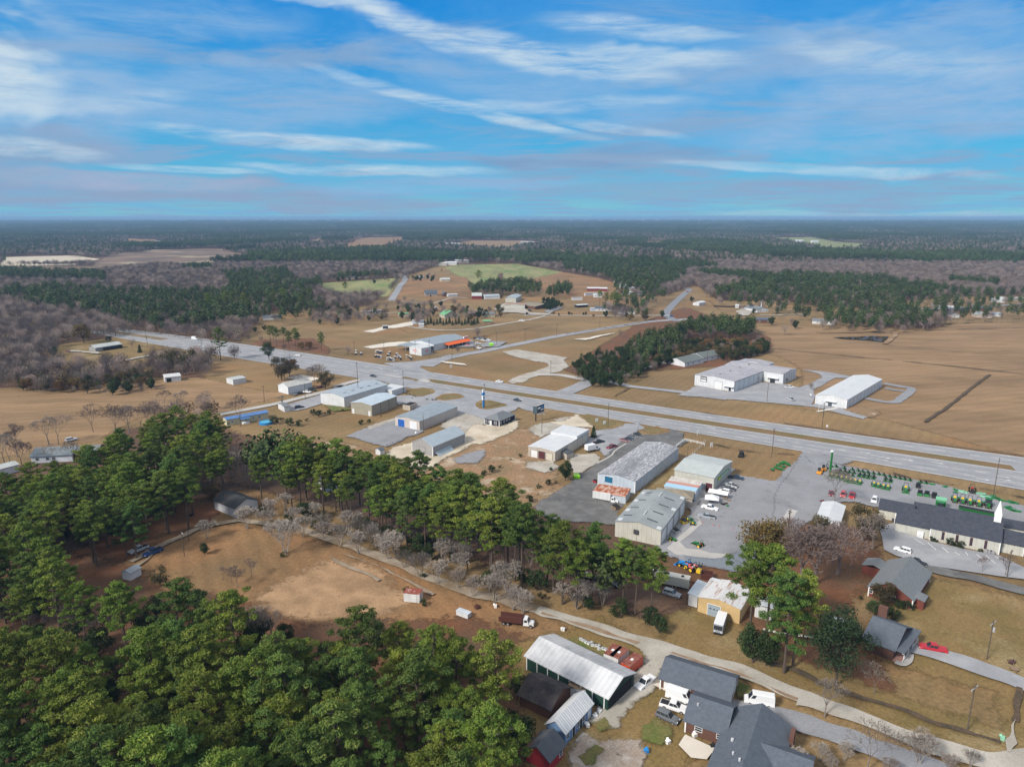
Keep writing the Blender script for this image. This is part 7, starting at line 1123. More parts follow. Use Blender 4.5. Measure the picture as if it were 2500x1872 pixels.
# ================================================================ VEHICLES, MACHINES, STREET FURNITURE
def paint(name, c, r=.35): return mat('paint_' + name, c, rough=r, spec=.5)
PT = {k: paint(k, c) for k, c in dict(white=(.74, .75, .77), silver=(.42, .44, .46), grey=(.13, .14, .155), black=(.014, .015, .018), red=(.42, .02, .03), darkred=(.17, .02, .03), blue=(.02, .055, .19), lightgrey=(.30, .33, .37), navy=(.02, .03, .05), green=(.02, .16, .035), lime=(.30, .75, .02), yellow=(.75, .50, .03), orange=(.72, .30, .02), rust=(.09, .035, .028), brightred=(.62, .06, .02), cyanblue=(.02, .22, .55), cream=(.62, .60, .52), pinkred=(.60, .12, .12)).items()}
TYRE = mat('rubber', (.018, .018, .019), rough=.9); RIM = mat('rim_metal', (.45, .45, .46), rough=.35, metal=.6); LAMP = mat('lamp_glass', (.75, .76, .78), rough=.15); TAIL = mat('tail_lamp', (.35, .01, .01), rough=.2); BLK = mat('black_plastic', (.02, .02, .022), rough=.7)
WH = {}
def wheel(t, x, y, r, w_=.24, rim=RIM):
    k = (round(r, 2), w_, rim.name)
    if k not in WH:
        a = MB(); a.tube((0, -w_ / 2, 0), (0, w_ / 2, 0), r, r, 14); b = MB(); b.tube((0, -w_ / 2 - .015, 0), (0, w_ / 2 + .015, 0), r * .6, r * .6, 10); WH[k] = (a.mesh('tyre', TYRE), b.mesh('rim', rim))
    o = bpy.data.objects.new('wheel', WH[k][0]); COL.objects.link(o); o.parent = t; o.location = (x, y, r); q = bpy.data.objects.new('rim', WH[k][1]); COL.objects.link(q); q.parent = o; return o
def panel(mb, p, ins=(.1, .1, .1, .1), off=.012):        # inset panel on a quad p0..p3 (ccw from outside), proud by off
    p = [Vector(q) for q in p]; l, r, b, t = ins; bl = lambda u, v: (p[0] * (1 - u) + p[1] * u) * (1 - v) + (p[3] * (1 - u) + p[2] * u) * v
    q = [bl(l, b), bl(1 - r, b), bl(1 - r, 1 - t), bl(l, 1 - t)]; n = (q[1] - q[0]).cross(q[3] - q[0]).normalized(); a = [v + n * off for v in q]; c = [v - n * .01 for v in q]
    mb.add(a + c, [(0, 1, 2, 3), (0, 4, 5, 1), (1, 5, 6, 2), (2, 6, 7, 3), (3, 7, 4, 0)])
KD = dict(pickup=dict(L=5.8, W=2.0, belt=1.12, hood=1.14, cb=(-.95, 1.3), ct=(-.78, .5), zt=1.88, wr=.40, n=2), suv=dict(L=4.8, W=1.92, belt=1.05, hood=1.05, cb=(-2.32, 1.0), ct=(-2.05, .25), zt=1.74, wr=.36, n=3),
  sedan=dict(L=4.7, W=1.84, belt=.92, hood=.90, cb=(-1.95, 1.1), ct=(-1.2, .2), zt=1.43, wr=.33, n=2), van=dict(L=6.0, W=2.1, belt=1.25, hood=1.3, cb=(-2.97, 2.2), ct=(-2.92, 1.35), zt=2.62, wr=.37, n=1))
def vehicle(kind, col, v, x0, y0, x1, y1, label, name=None, cat=None, group=None, extra=None):
    d = KD[kind]; a, b = P(v, x0, y0), P(v, x1, y1); h = b - a; c = (a + b) / 2; L_, W_ = d['L'], d['W']; name = name or {'pickup': 'pickup_truck', 'suv': 'suv', 'sedan': 'sedan', 'van': 'cargo_van'}[kind]
    t = thing(name, label, cat or name.replace('_', ' '), (c.x, c.y, .125 if 0 else 0.02), math.atan2(h.y, h.x), group); m = PT[col]; hl = L_ / 2; y = W_ / 2; wb = L_ * .305
    pr = [(-hl, .42), (-hl + .04, d['belt'] - .12), (-hl + .12, d['belt'])] + [(d['cb'][1], d['belt']), (hl - .55, d['hood'] - .08), (hl - .1, d['hood'] - .25), (hl, .62), (hl - .05, .38)]
    n = len(pr); rows = [(-y + .06, .9), (-y, .55), (y, .55), (y - .06, .9)]; mb = MB(); 
    for s0, s1 in ((-1, 1),):
        mb.add([(px, -y, min(pz, .75)) for px, pz in pr] + [(px, -y + .1 * (pz > .75), pz) for px, pz in pr] + [(px, y - .1 * (pz > .75), pz) for px, pz in pr] + [(px, y, min(pz, .75)) for px, pz in pr],
               [tuple(range(n - 1, -1, -1)), tuple(range(3 * n, 4 * n))] + [(r * n + i, r * n + (i + 1) % n, (r + 1) * n + (i + 1) % n, (r + 1) * n + i) for r in range(3) for i in range(n)])
    b0, b1 = d['cb']; t0, t1 = d['ct']; z0, z1 = d['belt'] - .02, d['zt']; yb = y - .1; yt = y - (.28 if kind != 'van' else .18)
    B = [(b0, -yb, z0), (b1, -yb, z0), (b1, yb, z0), (b0, yb, z0)]; T = [(t0, -yt, z1), (t1, -yt, z1), (t1, yt, z1), (t0, yt, z1)]; mb.hexa(B, T); mb.build('body', m, t, fix=True)
    rf = MB(); rf.hexa([(t0 + .05, -yt + .05, z1), (t1 - .05, -yt + .05, z1), (t1 - .05, yt - .05, z1), (t0 + .05, yt - .05, z1)], [(t0 + .15, -yt + .2, z1 + .06), (t1 - .2, -yt + .2, z1 + .05), (t1 - .2, yt - .2, z1 + .05), (t0 + .15, yt - .2, z1 + .06)]); rf.build('roof', m, t)
    g = MB(); panel(g, [B[1], B[2], T[2], T[1]], (.06, .06, .06, .08)); g.build('windscreen', GLASS, t)
    if kind != 'van': g = MB(); panel(g, [B[3], B[0], T[0], T[3]], (.1, .1, .2, .12)); g.build('rear_window', GLASS, t)
    for s in (-1, 1):
        p = [B[0], B[1], T[1], T[0]] if s < 0 else [B[2], B[3], T[3], T[2]]; g = MB(); k = d['n']
        if kind == 'van': panel(g, p, (.80, .04, .35, .12) if s < 0 else (.04, .80, .35, .12))
        else:
            for i in range(k): u0, u1 = .05 + i * .92 / k, .05 + (i + 1) * .92 / k - .03; panel(g, p, (u0, 1 - u1, .12, .14))
        g.build('side_window', GLASS, t)
        q = MB(); q.box(hl - .22, s * (y - .32) - .17, .66, hl - .01, s * (y - .32) + .17, .82); q.build('headlight', LAMP, t); q = MB(); q.box(-hl - .01, s * (y - .18) - .12, .75, -hl + .1, s * (y - .18) + .12, .98); q.build('tail_light', TAIL, t)
        for xw in (-wb, wb): wheel(t, xw, s * (y - .1), d['wr'])
    q = MB(); q.box(hl - .12, -y + .1, .36, hl + .04, y - .1, .56); q.box(-hl - .04, -y + .1, .42, -hl + .1, y - .1, .58); q.box(-hl + .3, -y + .02, .28, hl - .3, y - .02, .44); q.build('bumper', BLK, t)
    if kind == 'pickup': q = MB(); q.box(-hl + .2, -y + .22, z0 - .02, b0 - .06, y - .22, z0 + .035); q.build('cargo_bed', BLK if extra != 'cover' else m, t)
    return t
def kit(name, label, cat, loc, rz, spec, wheels=(), group=None):
    t = thing(name, label, cat, loc, rz, group)
    for pn, m, *items in spec:
        mb = MB()
        for i in items:
            if i[0] == 'b': mb.box(*i[1:])
            elif i[0] == 't': mb.tube(i[1:4], i[4:7], i[7], i[7], 6)
            elif i[0] == 'h': mb.hexa(i[1], i[2])
            elif i[0] == 's': mb.ball(i[1], i[2])
        mb.build(pn, m, t)
    for w_ in wheels: wheel(t, *w_)
    return t
def head(v, x0, y0, x1, y1): a, b = P(v, x0, y0), P(v, x1, y1); return (a + b) / 2, math.atan2(b.y - a.y, b.x - a.x)
V_ = vehicle
V_('pickup', 'red', 'k', 1690, 675, 1500, 640, 'bright red pickup truck parked on the concrete drive before the porch', extra='cover'); V_('van', 'white', 'k', 520, 1035, 325, 1000, 'white high-roof cargo van on the grass right of the brick garage')
V_('van', 'white', 'w', 175, 215, 500, 330, 'white cargo van tucked between the brick garage and the white pickup'); V_('pickup', 'white', 'w', 60, 330, 440, 450, 'white crew-cab pickup beside the cargo van, black bed'); V_('suv', 'grey', 'w', 30, 470, 300, 590, 'dark grey SUV on the grass below the white crew-cab pickup')
V_('pickup', 'white', 'j', 1540, 820, 1400, 925, 'white pickup on the gravel drive in front of the green barn', extra='cover')
V_('pickup', 'silver', 'd', 950, 1150, 835, 1195, 'silver old pickup on the pine straw, left of the blue one'); V_('pickup', 'blue', 'd', 1040, 1165, 925, 1215, 'dark blue pickup on the brown lawn drive')
V_('suv', 'black', 'y', 400, 985, 500, 970, 'black car on the asphalt strip beside the pale side road'); V_('sedan', 'navy', 'y', 1400, 545, 1490, 560, 'dark car driving across the highway junction'); V_('sedan', 'white', 'y', 470, 275, 390, 270, 'white car driving on the far highway lane'); V_('sedan', 'navy', 'r', 1230, 515, 1490, 570, 'dark grey car on the near highway lane behind the navy office')
V_('van', 'white', 'a', 1235, 865, 1275, 868, 'white van on the far highway carriageway, upper left'); V_('pickup', 'white', 'a', 1270, 920, 1300, 918, 'white pickup on the near highway carriageway, upper left')
for i, (c, x0, y0, x1, y1, l) in enumerate([('darkred', 1095, 300, 1290, 335, 'dark red car nearest the speckled warehouse in the row of four'), ('navy', 1230, 265, 1375, 305, 'dark blue car, second in the row from the red one'), ('grey', 1265, 215, 1455, 265, 'grey car, third in the row from the red one'), ('black', 1380, 165, 1570, 225, 'black car, fourth and farthest in the row from the red one')]): V_('sedan', c, 'I', x0, y0, x1, y1, l)
V_('pickup', 'black', 'I', 600, 370, 765, 330, 'black pickup parked by the white box truck'); V_('pickup', 'darkred', 'I', 1020, 425, 860, 475, 'dark pickup with red front beside the patch of brown grass')
V_('pickup', 'navy', 'q', 1580, 420, 1890, 470, 'dark green pickup at the far end of the shop'); V_('pickup', 'silver', 'q', 1790, 700, 1370, 590, 'silver-white pickup, second vehicle along the shop wall'); V_('pickup', 'grey', 'q', 1720, 790, 1290, 690, 'grey pickup between a silver pickup and a white SUV'); V_('suv', 'white', 'q', 1590, 850, 1215, 760, 'white SUV beside the grey pickup at the shop')
V_('pickup', 'white', 'q', 790, 1200, 1265, 1310, 'white crew-cab pickup beside the white tent', extra='cover'); V_('pickup', 'lightgrey', 'q', 1175, 1530, 705, 1450, 'grey pickup below the white crew-cab one on the tractor lot')
V_('pickup', 'red', 'u', 1000, 860, 960, 1010, 'red pickup parked nose-out beside the bare tree'); V_('suv', 'pinkred', 'u', 820, 840, 780, 990, 'faded maroon SUV with glare left of the red pickup'); V_('sedan', 'darkred', 'u', 570, 850, 560, 930, 'dark red car behind the bare tree'); V_('suv', 'white', 'u', 1450, 950, 1400, 1100, 'white SUV at the left end of the navy-roofed hall')
V_('suv', 'white', 'g', 1075, 1170, 935, 1130, 'white SUV alone on the church car park'); V_('pickup', 'black', 'g', 1030, 1225, 1195, 1275, 'black pickup behind the brick house beside the drive')
V_('pickup', 'black', 'H', 220, 930, 520, 1050, 'black pickup under the pines near the white boat'); V_('suv', 'lightgrey', 'H', 1230, 1130, 1430, 1190, 'dark car with pale roof under the pine beside the camper trailer')
V_('suv', 'white', 'B', 870, 440, 1060, 400, 'white van parked behind the ranch house'); V_('sedan', 'white', 'y', 510, 765, 600, 770, 'white car beside the gabled white shed'); V_('sedan', 'black', 'y', 420, 790, 500, 780, 'black car left of the white one at the gabled shed'); V_('sedan', 'grey', 'y', 330, 790, 410, 810, 'grey car nearest the gabled white shed'); V_('sedan', 'darkred', 'y', 690, 710, 780, 690, 'dark red car by the pale side road'); V_('suv', 'black', 'y', 590, 735, 660, 745, 'black SUV between the white car and the dark red one')
V_('pickup', 'white', 's', 1490, 440, 1590, 465, 'white truck by the small bare tree at the orange awning'); V_('sedan', 'red', 's', 1300, 400, 1385, 405, 'red car in the shade of the orange awning'); V_('suv', 'white', 's', 1480, 375, 1580, 370, 'white SUV under the end of the orange awning')
for i, (x, y) in enumerate([(1480, 270), (1530, 290), (1580, 265), (1620, 305), (1660, 285), (1690, 320), (1550, 250), (1720, 300)]): V_('sedan', ('black', 'silver', 'grey', 'white')[i % 4], 's', x - 30, y, x + 30, y + 12, ('black', 'silver', 'grey', 'white')[i % 4] + ' car in the jumble behind the awning shop, ' + ('near the big tree', 'towards the pole')[i > 3], group='cars behind the awning shop')
V_('pickup', 'white', 't', 1050, 390, 1140, 385, 'white flatbed truck with dark bed beside the white building'); V_('pickup', 'silver', 't', 1150, 535, 1065, 500, 'silver pickup on the white buildings lot'); V_('suv', 'red', 'F', 370, 990, 435, 1005, 'red car at the white cottages by the grove'); V_('sedan', 'black', 'F', 250, 1030, 295, 1040, 'black car on the drive of the white cottages')
V_('pickup', 'white', 'E', 485, 795, 565, 800, 'white pickup on the farm road'); V_('pickup', 'blue', 'F', 245, 585, 280, 598, 'blue car at the farm road junction'); V_('sedan', 'red', 'F', 428, 325, 446, 322, 'red car far up the blue side road'); V_('suv', 'black', 'E', 600, 655, 660, 665, 'dark car before the cream warehouse'); V_('sedan', 'darkred', 'a', 425, 945, 455, 948, 'red car in the yard of the grey house'); V_('sedan', 'white', 'D', 1750, 460, 1800, 465, 'white car before the white carport')
V_('sedan', 'white', 'n', 1213, 933, 1226, 934, 'white car on the far carriageway behind the navy office')
# trucks
def truck(v, x0, y0, x1, y1, label, body, cab, bl=5.5, bh=2.3, name='box_truck', rustbed=False, m2=None):
    c, rz = head(v, x0, y0, x1, y1); L_ = bl + 2.0; xb = -L_ / 2
    sp = [('cargo_box', body, ('b', xb, -1.2, 1.0, xb + bl, 1.2, 1.0 + bh))] if not rustbed else [('dump_bed', body, ('b', xb, -1.2, 1.1, xb + bl, 1.2, 1.25), ('b', xb, -1.2, 1.25, xb + bl, -1.1, 2.4), ('b', xb, 1.1, 1.25, xb + bl, 1.2, 2.4), ('b', xb + bl - .12, -1.1, 1.25, xb + bl, 1.1, 2.7))]
    x = xb + bl + .12; sp += [('cab', cab, ('h', [(x, -1, .6), (x + 1.5, -1, .6), (x + 1.5, 1, .6), (x, 1, .6)], [(x, -.9, 2.35), (x + 1.0, -.9, 2.35), (x + 1.0, .9, 2.35), (x, .9, 2.35)]), ('h', [(x + 1.5, -.85, .6), (x + 2.6, -.8, .6), (x + 2.6, .8, .6), (x + 1.5, .85, .6)], [(x + 1.42, -.85, 1.45), (x + 2.5, -.75, 1.3), (x + 2.5, .75, 1.3), (x + 1.42, .85, 1.45)])),
        ('windscreen', GLASS, ('h', [(x + 1.38, -.8, 1.5), (x + 1.45, -.8, 1.5), (x + 1.45, .8, 1.5), (x + 1.38, .8, 1.5)], [(x + 1.0, -.75, 2.25), (x + 1.09, -.75, 2.25), (x + 1.09, .75, 2.25), (x + 1.0, .75, 2.25)])), ('side_window', GLASS, ('b', x + .25, -1.0, 1.5, x + .95, -.92, 2.1), ('b', x + .25, .92, 1.5, x + .95, 1.0, 2.1)), ('chassis', BLK, ('b', xb + .2, -.45, .55, x + 1.4, .45, .95)), ('headlight', LAMP, ('b', x + 2.6, -.7, .8, x + 2.66, -.4, 1.0), ('b', x + 2.6, .4, .8, x + 2.66, .7, 1.0))]
    return kit(name, label, name.replace('_', ' '), (c.x, c.y, .0), rz, sp, [(x + 1.9, -.95, .48), (x + 1.9, .95, .48), (xb + 1.2, -1, .48), (xb + 1.2, 1, .48)] + ([(xb + 2.3, -1, .48), (xb + 2.3, 1, .48)] if rustbed else []))
truck('I', 420, 530, 660, 480, 'small white box truck beside the white roofed storage building', PT['white'], PT['white'], 4.4, 2.2); truck('I', 600, 1480, 1010, 1560, 'white box truck with louvred side parked at the rusty lean-to', WL_WHITE, PT['white'], 6.6, 2.5); truck('j', 80, 270, 380, 310, 'old dump truck with rusty bed and white cab on the brown grass', PT['rust'], PT['white'], 6.0, 1, 'dump_truck', True)
c, rz = head('z', 900, 930, 840, 1110); kit('step_van', 'white step van facing the camera below the yellow garage', 'van', (c.x, c.y, 0), rz, [('body', PT['lightgrey'], ('b', -3.2, -1.1, .5, 3.2, 1.1, 2.9)), ('roof', PT['white'], ('b', -3.2, -1.12, 2.9, 3.1, 1.12, 3.0)), ('windscreen', GLASS, ('b', 3.2, -1.0, 1.5, 3.24, 1.0, 2.6)), ('bumper', BLK, ('b', 3.2, -1.0, .4, 3.35, 1.0, .8)), ('headlight', LAMP, ('b', 3.2, -.95, .9, 3.26, -.6, 1.15), ('b', 3.2, .6, .9, 3.26, .95, 1.15))], [(2.2, -1, .45), (2.2, 1, .45), (-2.2, -1, .45), (-2.2, 1, .45)])
c, rz = head('H', 1610, 1060, 1000, 930); kit('camper_trailer', 'long cream fifth-wheel camper trailer half hidden behind pine branches', 'camper trailer', (c.x, c.y, 0), rz, [('body', PT['cream'], ('b', -5.2, -1.25, .7, 3.2, 1.25, 3.3), ('b', 3.2, -1.25, 1.9, 5.2, 1.25, 3.6)), ('slide_out', PT['cream'], ('b', -2.5, -1.7, 1.0, 1.2, -1.25, 3.0)), ('window', GLASS, ('b', -4.6, -1.28, 1.7, -3.4, -1.24, 2.4), ('b', -1.8, -1.73, 1.7, -.6, -1.69, 2.4), ('b', 2.0, -1.28, 1.8, 2.8, -1.24, 2.5), ('b', -5.24, -.6, 1.7, -5.2, .6, 2.5)), ('door', BLK, ('b', 1.5, -1.28, .9, 1.6, -1.25, 2.9)), ('roof_vent', BLK, ('b', -3.6, -.4, 3.3, -2.9, .3, 3.5), ('b', .5, -.3, 3.3, 1.1, .3, 3.5)), ('stripe', BLK, ('b', -5.2, -1.27, 1.3, 3.0, -1.255, 1.4))], [(-1.8, -1.1, .36), (-.9, -1.1, .36), (-1.8, 1.1, .36), (-.9, 1.1, .36)])
c, rz = head('H', -150, 850, 190, 930); kit('boat', 'white covered boat on a trailer under the pines', 'boat', (c.x, c.y, 0), rz, [('hull', PT['white'], ('h', [(-2.6, -.7, .6), (1.5, -.7, .6), (1.5, .7, .6), (-2.6, .7, .6)], [(-2.7, -1, 1.4), (1.4, -1, 1.4), (1.4, 1, 1.4), (-2.7, 1, 1.4)]), ('h', [(1.5, -.7, .6), (2.2, -.05, .9), (2.2, .05, .9), (1.5, .7, .6)], [(1.4, -1, 1.4), (3.0, -.05, 1.45), (3.0, .05, 1.45), (1.4, 1, 1.4)])), ('trailer', BLK, ('b', -2.4, -.5, .4, 3.6, .5, .5))], [(-.6, -.9, .32), (-.6, .9, .32)])
def trailer_box(v, x0, y0, x1, y1, label, side, top, L_=5, patch=True): c, rz = head(v, x0, y0, x1, y1); return kit('utility_trailer', label, 'trailer', (c.x, c.y, 0), rz, [('body', side, ('b', -L_ / 2, -1.15, .5, L_ / 2, 1.15, 2.6)), ('roof', top, ('b', -L_ / 2 - .03, -1.18, 2.6, L_ / 2 + .03, 1.18, 2.68)), ('roof_vent', TRIM, ('b', -.4, -.3, 2.68, .3, .3, 2.76)), ('drawbar', BLK, ('b', L_ / 2, -.08, .45, L_ / 2 + 1.2, .08, .6))], [(-.4, -1.1, .34), (-.4, 1.1, .34), (.5, -1.1, .34), (.5, 1.1, .34)])
RT = mat('rusty_top', (.16, .035, .025), (.28, .12, .09), scale=.8, rough=.8); trailer_box('j', 1300, 760, 1385, 690, 'bright orange-red enclosed trailer with rusty top at the barn end', PT['brightred'], RT, 5.2); trailer_box('j', 1130, 665, 1190, 600, 'white trailer with rust red top, left of two behind the barn', WL_WHITE, RT, 4.6); trailer_box('j', 1180, 690, 1260, 620, 'white trailer with rust red top nearest the orange trailer', WL_WHITE, RT, 4.6)
# tractors, mowers, carts
JG, JY = PT['green'], PT['yellow']
def tractor_spec(g=JG, y_=JY, loader=True, cab=False, s=1.0):
    sp = [('hood', g, ('h', [(.1, -.33, .7), (1.5, -.28, .7), (1.5, .28, .7), (.1, .33, .7)], [(.1, -.33, 1.4), (1.4, -.26, 1.25), (1.4, .26, 1.25), (.1, .33, 1.4)])), ('fender', g, ('b', -1.15, -.95, 1.25, -.1, -.55, 1.4), ('b', -1.15, .55, 1.25, -.1, .95, 1.4)), ('seat', y_, ('b', -.8, -.28, 1.0, -.3, .28, 1.15), ('b', -.9, -.28, 1.15, -.75, .28, 1.6)), ('chassis', BLK, ('b', -1.0, -.3, .5, 1.5, .3, .75))]
    sp += [('cab', GLASS, ('b', -1.0, -.7, 1.4, .1, .7, 2.4)), ('cab_roof', g, ('b', -1.1, -.8, 2.4, .2, .8, 2.6))] if cab else [('roll_bar', BLK, ('t', -1.0, -.5, 1.2, -1.0, -.5, 2.4, .05), ('t', -1.0, .5, 1.2, -1.0, .5, 2.4, .05), ('t', -1.0, -.5, 2.4, -1.0, .5, 2.4, .05))]
    if loader: sp += [('loader_arms', g, ('t', .3, -.55, 1.3, 1.9, -.55, .5, .06), ('t', .3, .55, 1.3, 1.9, .55, .5, .06)), ('bucket', g, ('b', 1.9, -.95, .1, 1.98, .95, .75), ('b', 1.98, -.95, .1, 2.5, .95, .18))]
    return sp
TW = lambda b=.65, f=.38: [(-.65, -.75, b, .38, JYR), (-.65, .75, b, .38, JYR), (1.1, -.6, f, .24, JYR), (1.1, .6, f, .24, JYR)]
JYR = PT['yellow']
def tractor(v, x, y, label, rz=None, s=1.0, name='tractor', grp=None, **k): p = P(v, x, y); t = kit(name, label, 'tractor', (p.x, p.y, 0), RZT if rz is None else rz, tractor_spec(**k), TW(), grp); t.scale = (s,) * 3; return t
_r = head('u', 1100, 600, 1130, 690); RZT = math.atan2(P('u', 1130, 700).y - P('u', 1150, 600).y, P('u', 1130, 700).x - P('u', 1150, 600).x)
T0 = tractor('u', 855, 610, 'first'); T0['label'] = ''
row = [(855, 610), (940, 640), (1040, 655), (1130, 675)]; row2 = [(1415, 715), (1500, 738), (1605, 762), (1695, 780)]
for i, (x, y) in enumerate(row): o = T0 if i == 0 else dup(T0, P('u', x, y), RZT); o['label'] = f"compact green tractor with loader, {ORD[i]} from left in the left row of four"; o['group'] = 'compact tractors on the dealer lot'
for i, (x, y) in enumerate(row2): dup(T0, P('u', x, y), RZT, f"compact green tractor with loader, {ORD[i]} from left in the right row of four", 'compact tractors on the dealer lot')
for i, (x, y) in enumerate([(570, 530), (665, 550), (765, 585)]): dup(T0, P('u', x, y), RZT, f"compact green tractor {('right below the tall green pylon', 'second right of the pylon', 'third right of the pylon')[i]}", 'compact tractors on the dealer lot', .9)
dup(T0, P('u', 2050, 830), RZT, 'large green loader tractor standing alone mid lot', None, 1.35)
for i, (x, y) in enumerate([(760, 595), (890, 615), (1015, 640), (1165, 665)]): tractor('v', x, y, f"large green tractor with yellow wheels, {ORD[i]} of four beside the cab tractor", RZT, 1.3, loader=False, grp='large tractors')
tractor('v', 1320, 690, 'green cab tractor at the right end of the row', RZT, 1.35, loader=False, cab=True); tractor('v', 1055, 440, 'tall dark tractor with red seat near the verge', RZT, 1.3, g=BLK, y_=PT['red'], loader=False)
tractor('f', 935, 905, 'small green tractor beside the yellow bin at the warehouse', .6, .9); tractor('f', 965, 935, 'green loader tractor right of the yellow bin', 1.2, .9); tractor('f', 1010, 1110, 'green tractor with red attachment alone on the concrete apron', 2.2, 1.1, y_=PT['red']); tractor('f', 800, 1065, 'green utility tractor by the warehouse door', -.5, .9, loader=False)
tractor('z', 400, 190, 'bright blue tractor behind the camper', 2.4, 1.25, g=PT['cyanblue'], y_=PT['cyanblue']); tractor('z', 475, 235, 'faded red tractor beside the blue one', 2.2, 1.3, g=PT['pinkred'], y_=PT['white'], loader=False)
p = P('z', 590, 270); kit('forklift', 'yellow forklift with upright mast beside the rusty bin', 'forklift', (p.x, p.y, 0), 1.0, [('body', PT['yellow'], ('b', -1, -.6, .4, .8, .6, 1.3)), ('mast', BLK, ('b', .9, -.5, .2, 1.0, -.35, 3.0), ('b', .9, .35, .2, 1.0, .5, 3.0)), ('roof_guard', BLK, ('b', -.7, -.5, 2.1, .6, .5, 2.18), ('t', -.7, -.5, 1.3, -.7, -.5, 2.1, .04), ('t', .6, .5, 1.3, .6, .5, 2.1, .04)), ('fork', BLK, ('b', 1.0, -.4, .1, 2.0, -.3, .16), ('b', 1.0, .3, .1, 2.0, .4, .16))], [(.5, -.6, .32), (.5, .6, .32), (-.7, -.6, .28), (-.7, .6, .28)])
c, rz = head('z', 640, 330, 750, 345); kit('scrap_bin', 'rusty brown open scrap bin behind the yellow garage', 'bin', (c.x, c.y, 0), rz, [('shell', PT['rust'], ('b', -1.6, -1.2, .1, 1.6, -1.1, 1.8), ('b', -1.6, 1.1, .1, 1.6, 1.2, 1.8), ('b', -1.6, -1.1, .1, -1.5, 1.1, 1.8), ('b', 1.5, -1.1, .1, 1.6, 1.1, 1.8), ('b', -1.5, -1.1, .1, 1.5, 1.1, .2))])
def mower_spec(): return [('deck', JG, ('h', [(-.1, -.7, .15), (.9, -.6, .15), (.9, .6, .15), (-.1, .7, .15)], [(-.1, -.65, .42), (.8, -.5, .42), (.8, .5, .42), (-.1, .65, .42)])), ('body', JG, ('b', -1.0, -.42, .4, .2, .42, .8)), ('seat', BLK, ('b', -.5, -.28, .8, 0, .28, .95), ('b', -.62, -.28, .9, -.48, .28, 1.4)), ('roll_bar', BLK, ('t', -.8, -.42, .8, -.8, -.42, 1.75, .04), ('t', -.8, .42, .8, -.8, .42, 1.75, .04), ('t', -.8, -.42, 1.75, -.8, .42, 1.75, .04))]
M0 = kit('mower', '', 'mower', (0, 0, 0), 0, mower_spec(), [(-.6, -.55, .32, .24, JYR), (-.6, .55, .32, .24, JYR), (1.15, -.4, .16, .12), (1.15, .4, .16, .12)]); _first = True
def mow(v, x, y, label, grp, rz):
    global _first
    p = P(v, x, y)
    if _first: M0.location = (p.x, p.y, 0); M0.rotation_euler = (0, 0, rz); M0['label'] = label; M0['group'] = grp; M0.scale = (1.12,) * 3; _first = False
    else: dup(M0, p, rz, label, grp, 1.12)
far_row = [('u', *q) for q in [(585, 345), (685, 345), (850, 385), (1010, 410), (1125, 430), (1215, 450), (1320, 465), (1430, 485), (1540, 500), (1640, 520), (1755, 545), (1860, 560), (1960, 585), (2055, 602), (2160, 620)]] + [('v', 205, 280), ('v', 295, 295)]
for i, (v, x, y) in enumerate(far_row): mow(v, x, y, f"green mower in the long row along the highway verge, {ORD[i]} from the left", 'mowers along the verge', RZT + 2.4)
for i, (x, y) in enumerate([(680, 480), (770, 450), (860, 465), (945, 470), (1040, 490), (820, 510), (925, 520), (1010, 545), (735, 465), (870, 500), (1160, 520), (1135, 550), (1250, 530), (1230, 570), (1340, 545), (1320, 590), (1440, 570), (1420, 600), (1675, 600), (1665, 645), (1775, 630), (1765, 665)]): mow('u', x, y, f"dark green mower in the double row behind the tractors, {ORD[i] if i < 20 else ('second last', 'last')[i - 20]} counting from the pylon", 'mowers in the double row', RZT + .6)
def utv(v, x, y, label, c, s=1.0, rz=None): p = P(v, x, y); t = kit('utility_vehicle', label, 'utility vehicle', (p.x, p.y, 0), RZT if rz is None else rz, [('body', c, ('b', -1.4, -.7, .4, 1.3, .7, .85), ('h', [(.6, -.6, .85), (1.3, -.6, .85), (1.3, .6, .85), (.6, .6, .85)], [(.7, -.5, 1.15), (1.2, -.5, 1.0), (1.2, .5, 1.0), (.7, .5, 1.15)])), ('canopy', BLK, ('b', -.5, -.65, 1.85, .8, .65, 1.92), ('t', -.5, -.6, .8, -.5, -.6, 1.85, .04), ('t', -.5, .6, .8, -.5, .6, 1.85, .04), ('t', .8, -.6, .9, .6, -.6, 1.85, .04), ('t', .8, .6, .9, .6, .6, 1.85, .04)), ('seat', BLK, ('b', -.4, -.6, .85, .1, .6, 1.05)), ('cargo_box', BLK, ('b', -1.4, -.65, .85, -.55, .65, 1.1))], [(-.95, -.65, .33), (-.95, .65, .33), (.95, -.65, .33), (.95, .65, .33)]); t.scale = (s,) * 3
utv('v', 175, 485, 'green utility vehicle, left of three in a row', JG, 1.15); utv('v', 290, 500, 'green utility vehicle, middle of three in a row', JG, 1.15); utv('v', 415, 525, 'black utility vehicle, right of three in a row', BLK, 1.15); utv('v', 145, 355, 'black utility vehicle alone near the mower row', BLK, 1.1); utv('f', 1355, 380, 'black utility vehicle alone on the brown grass by the highway', BLK, 1.3)
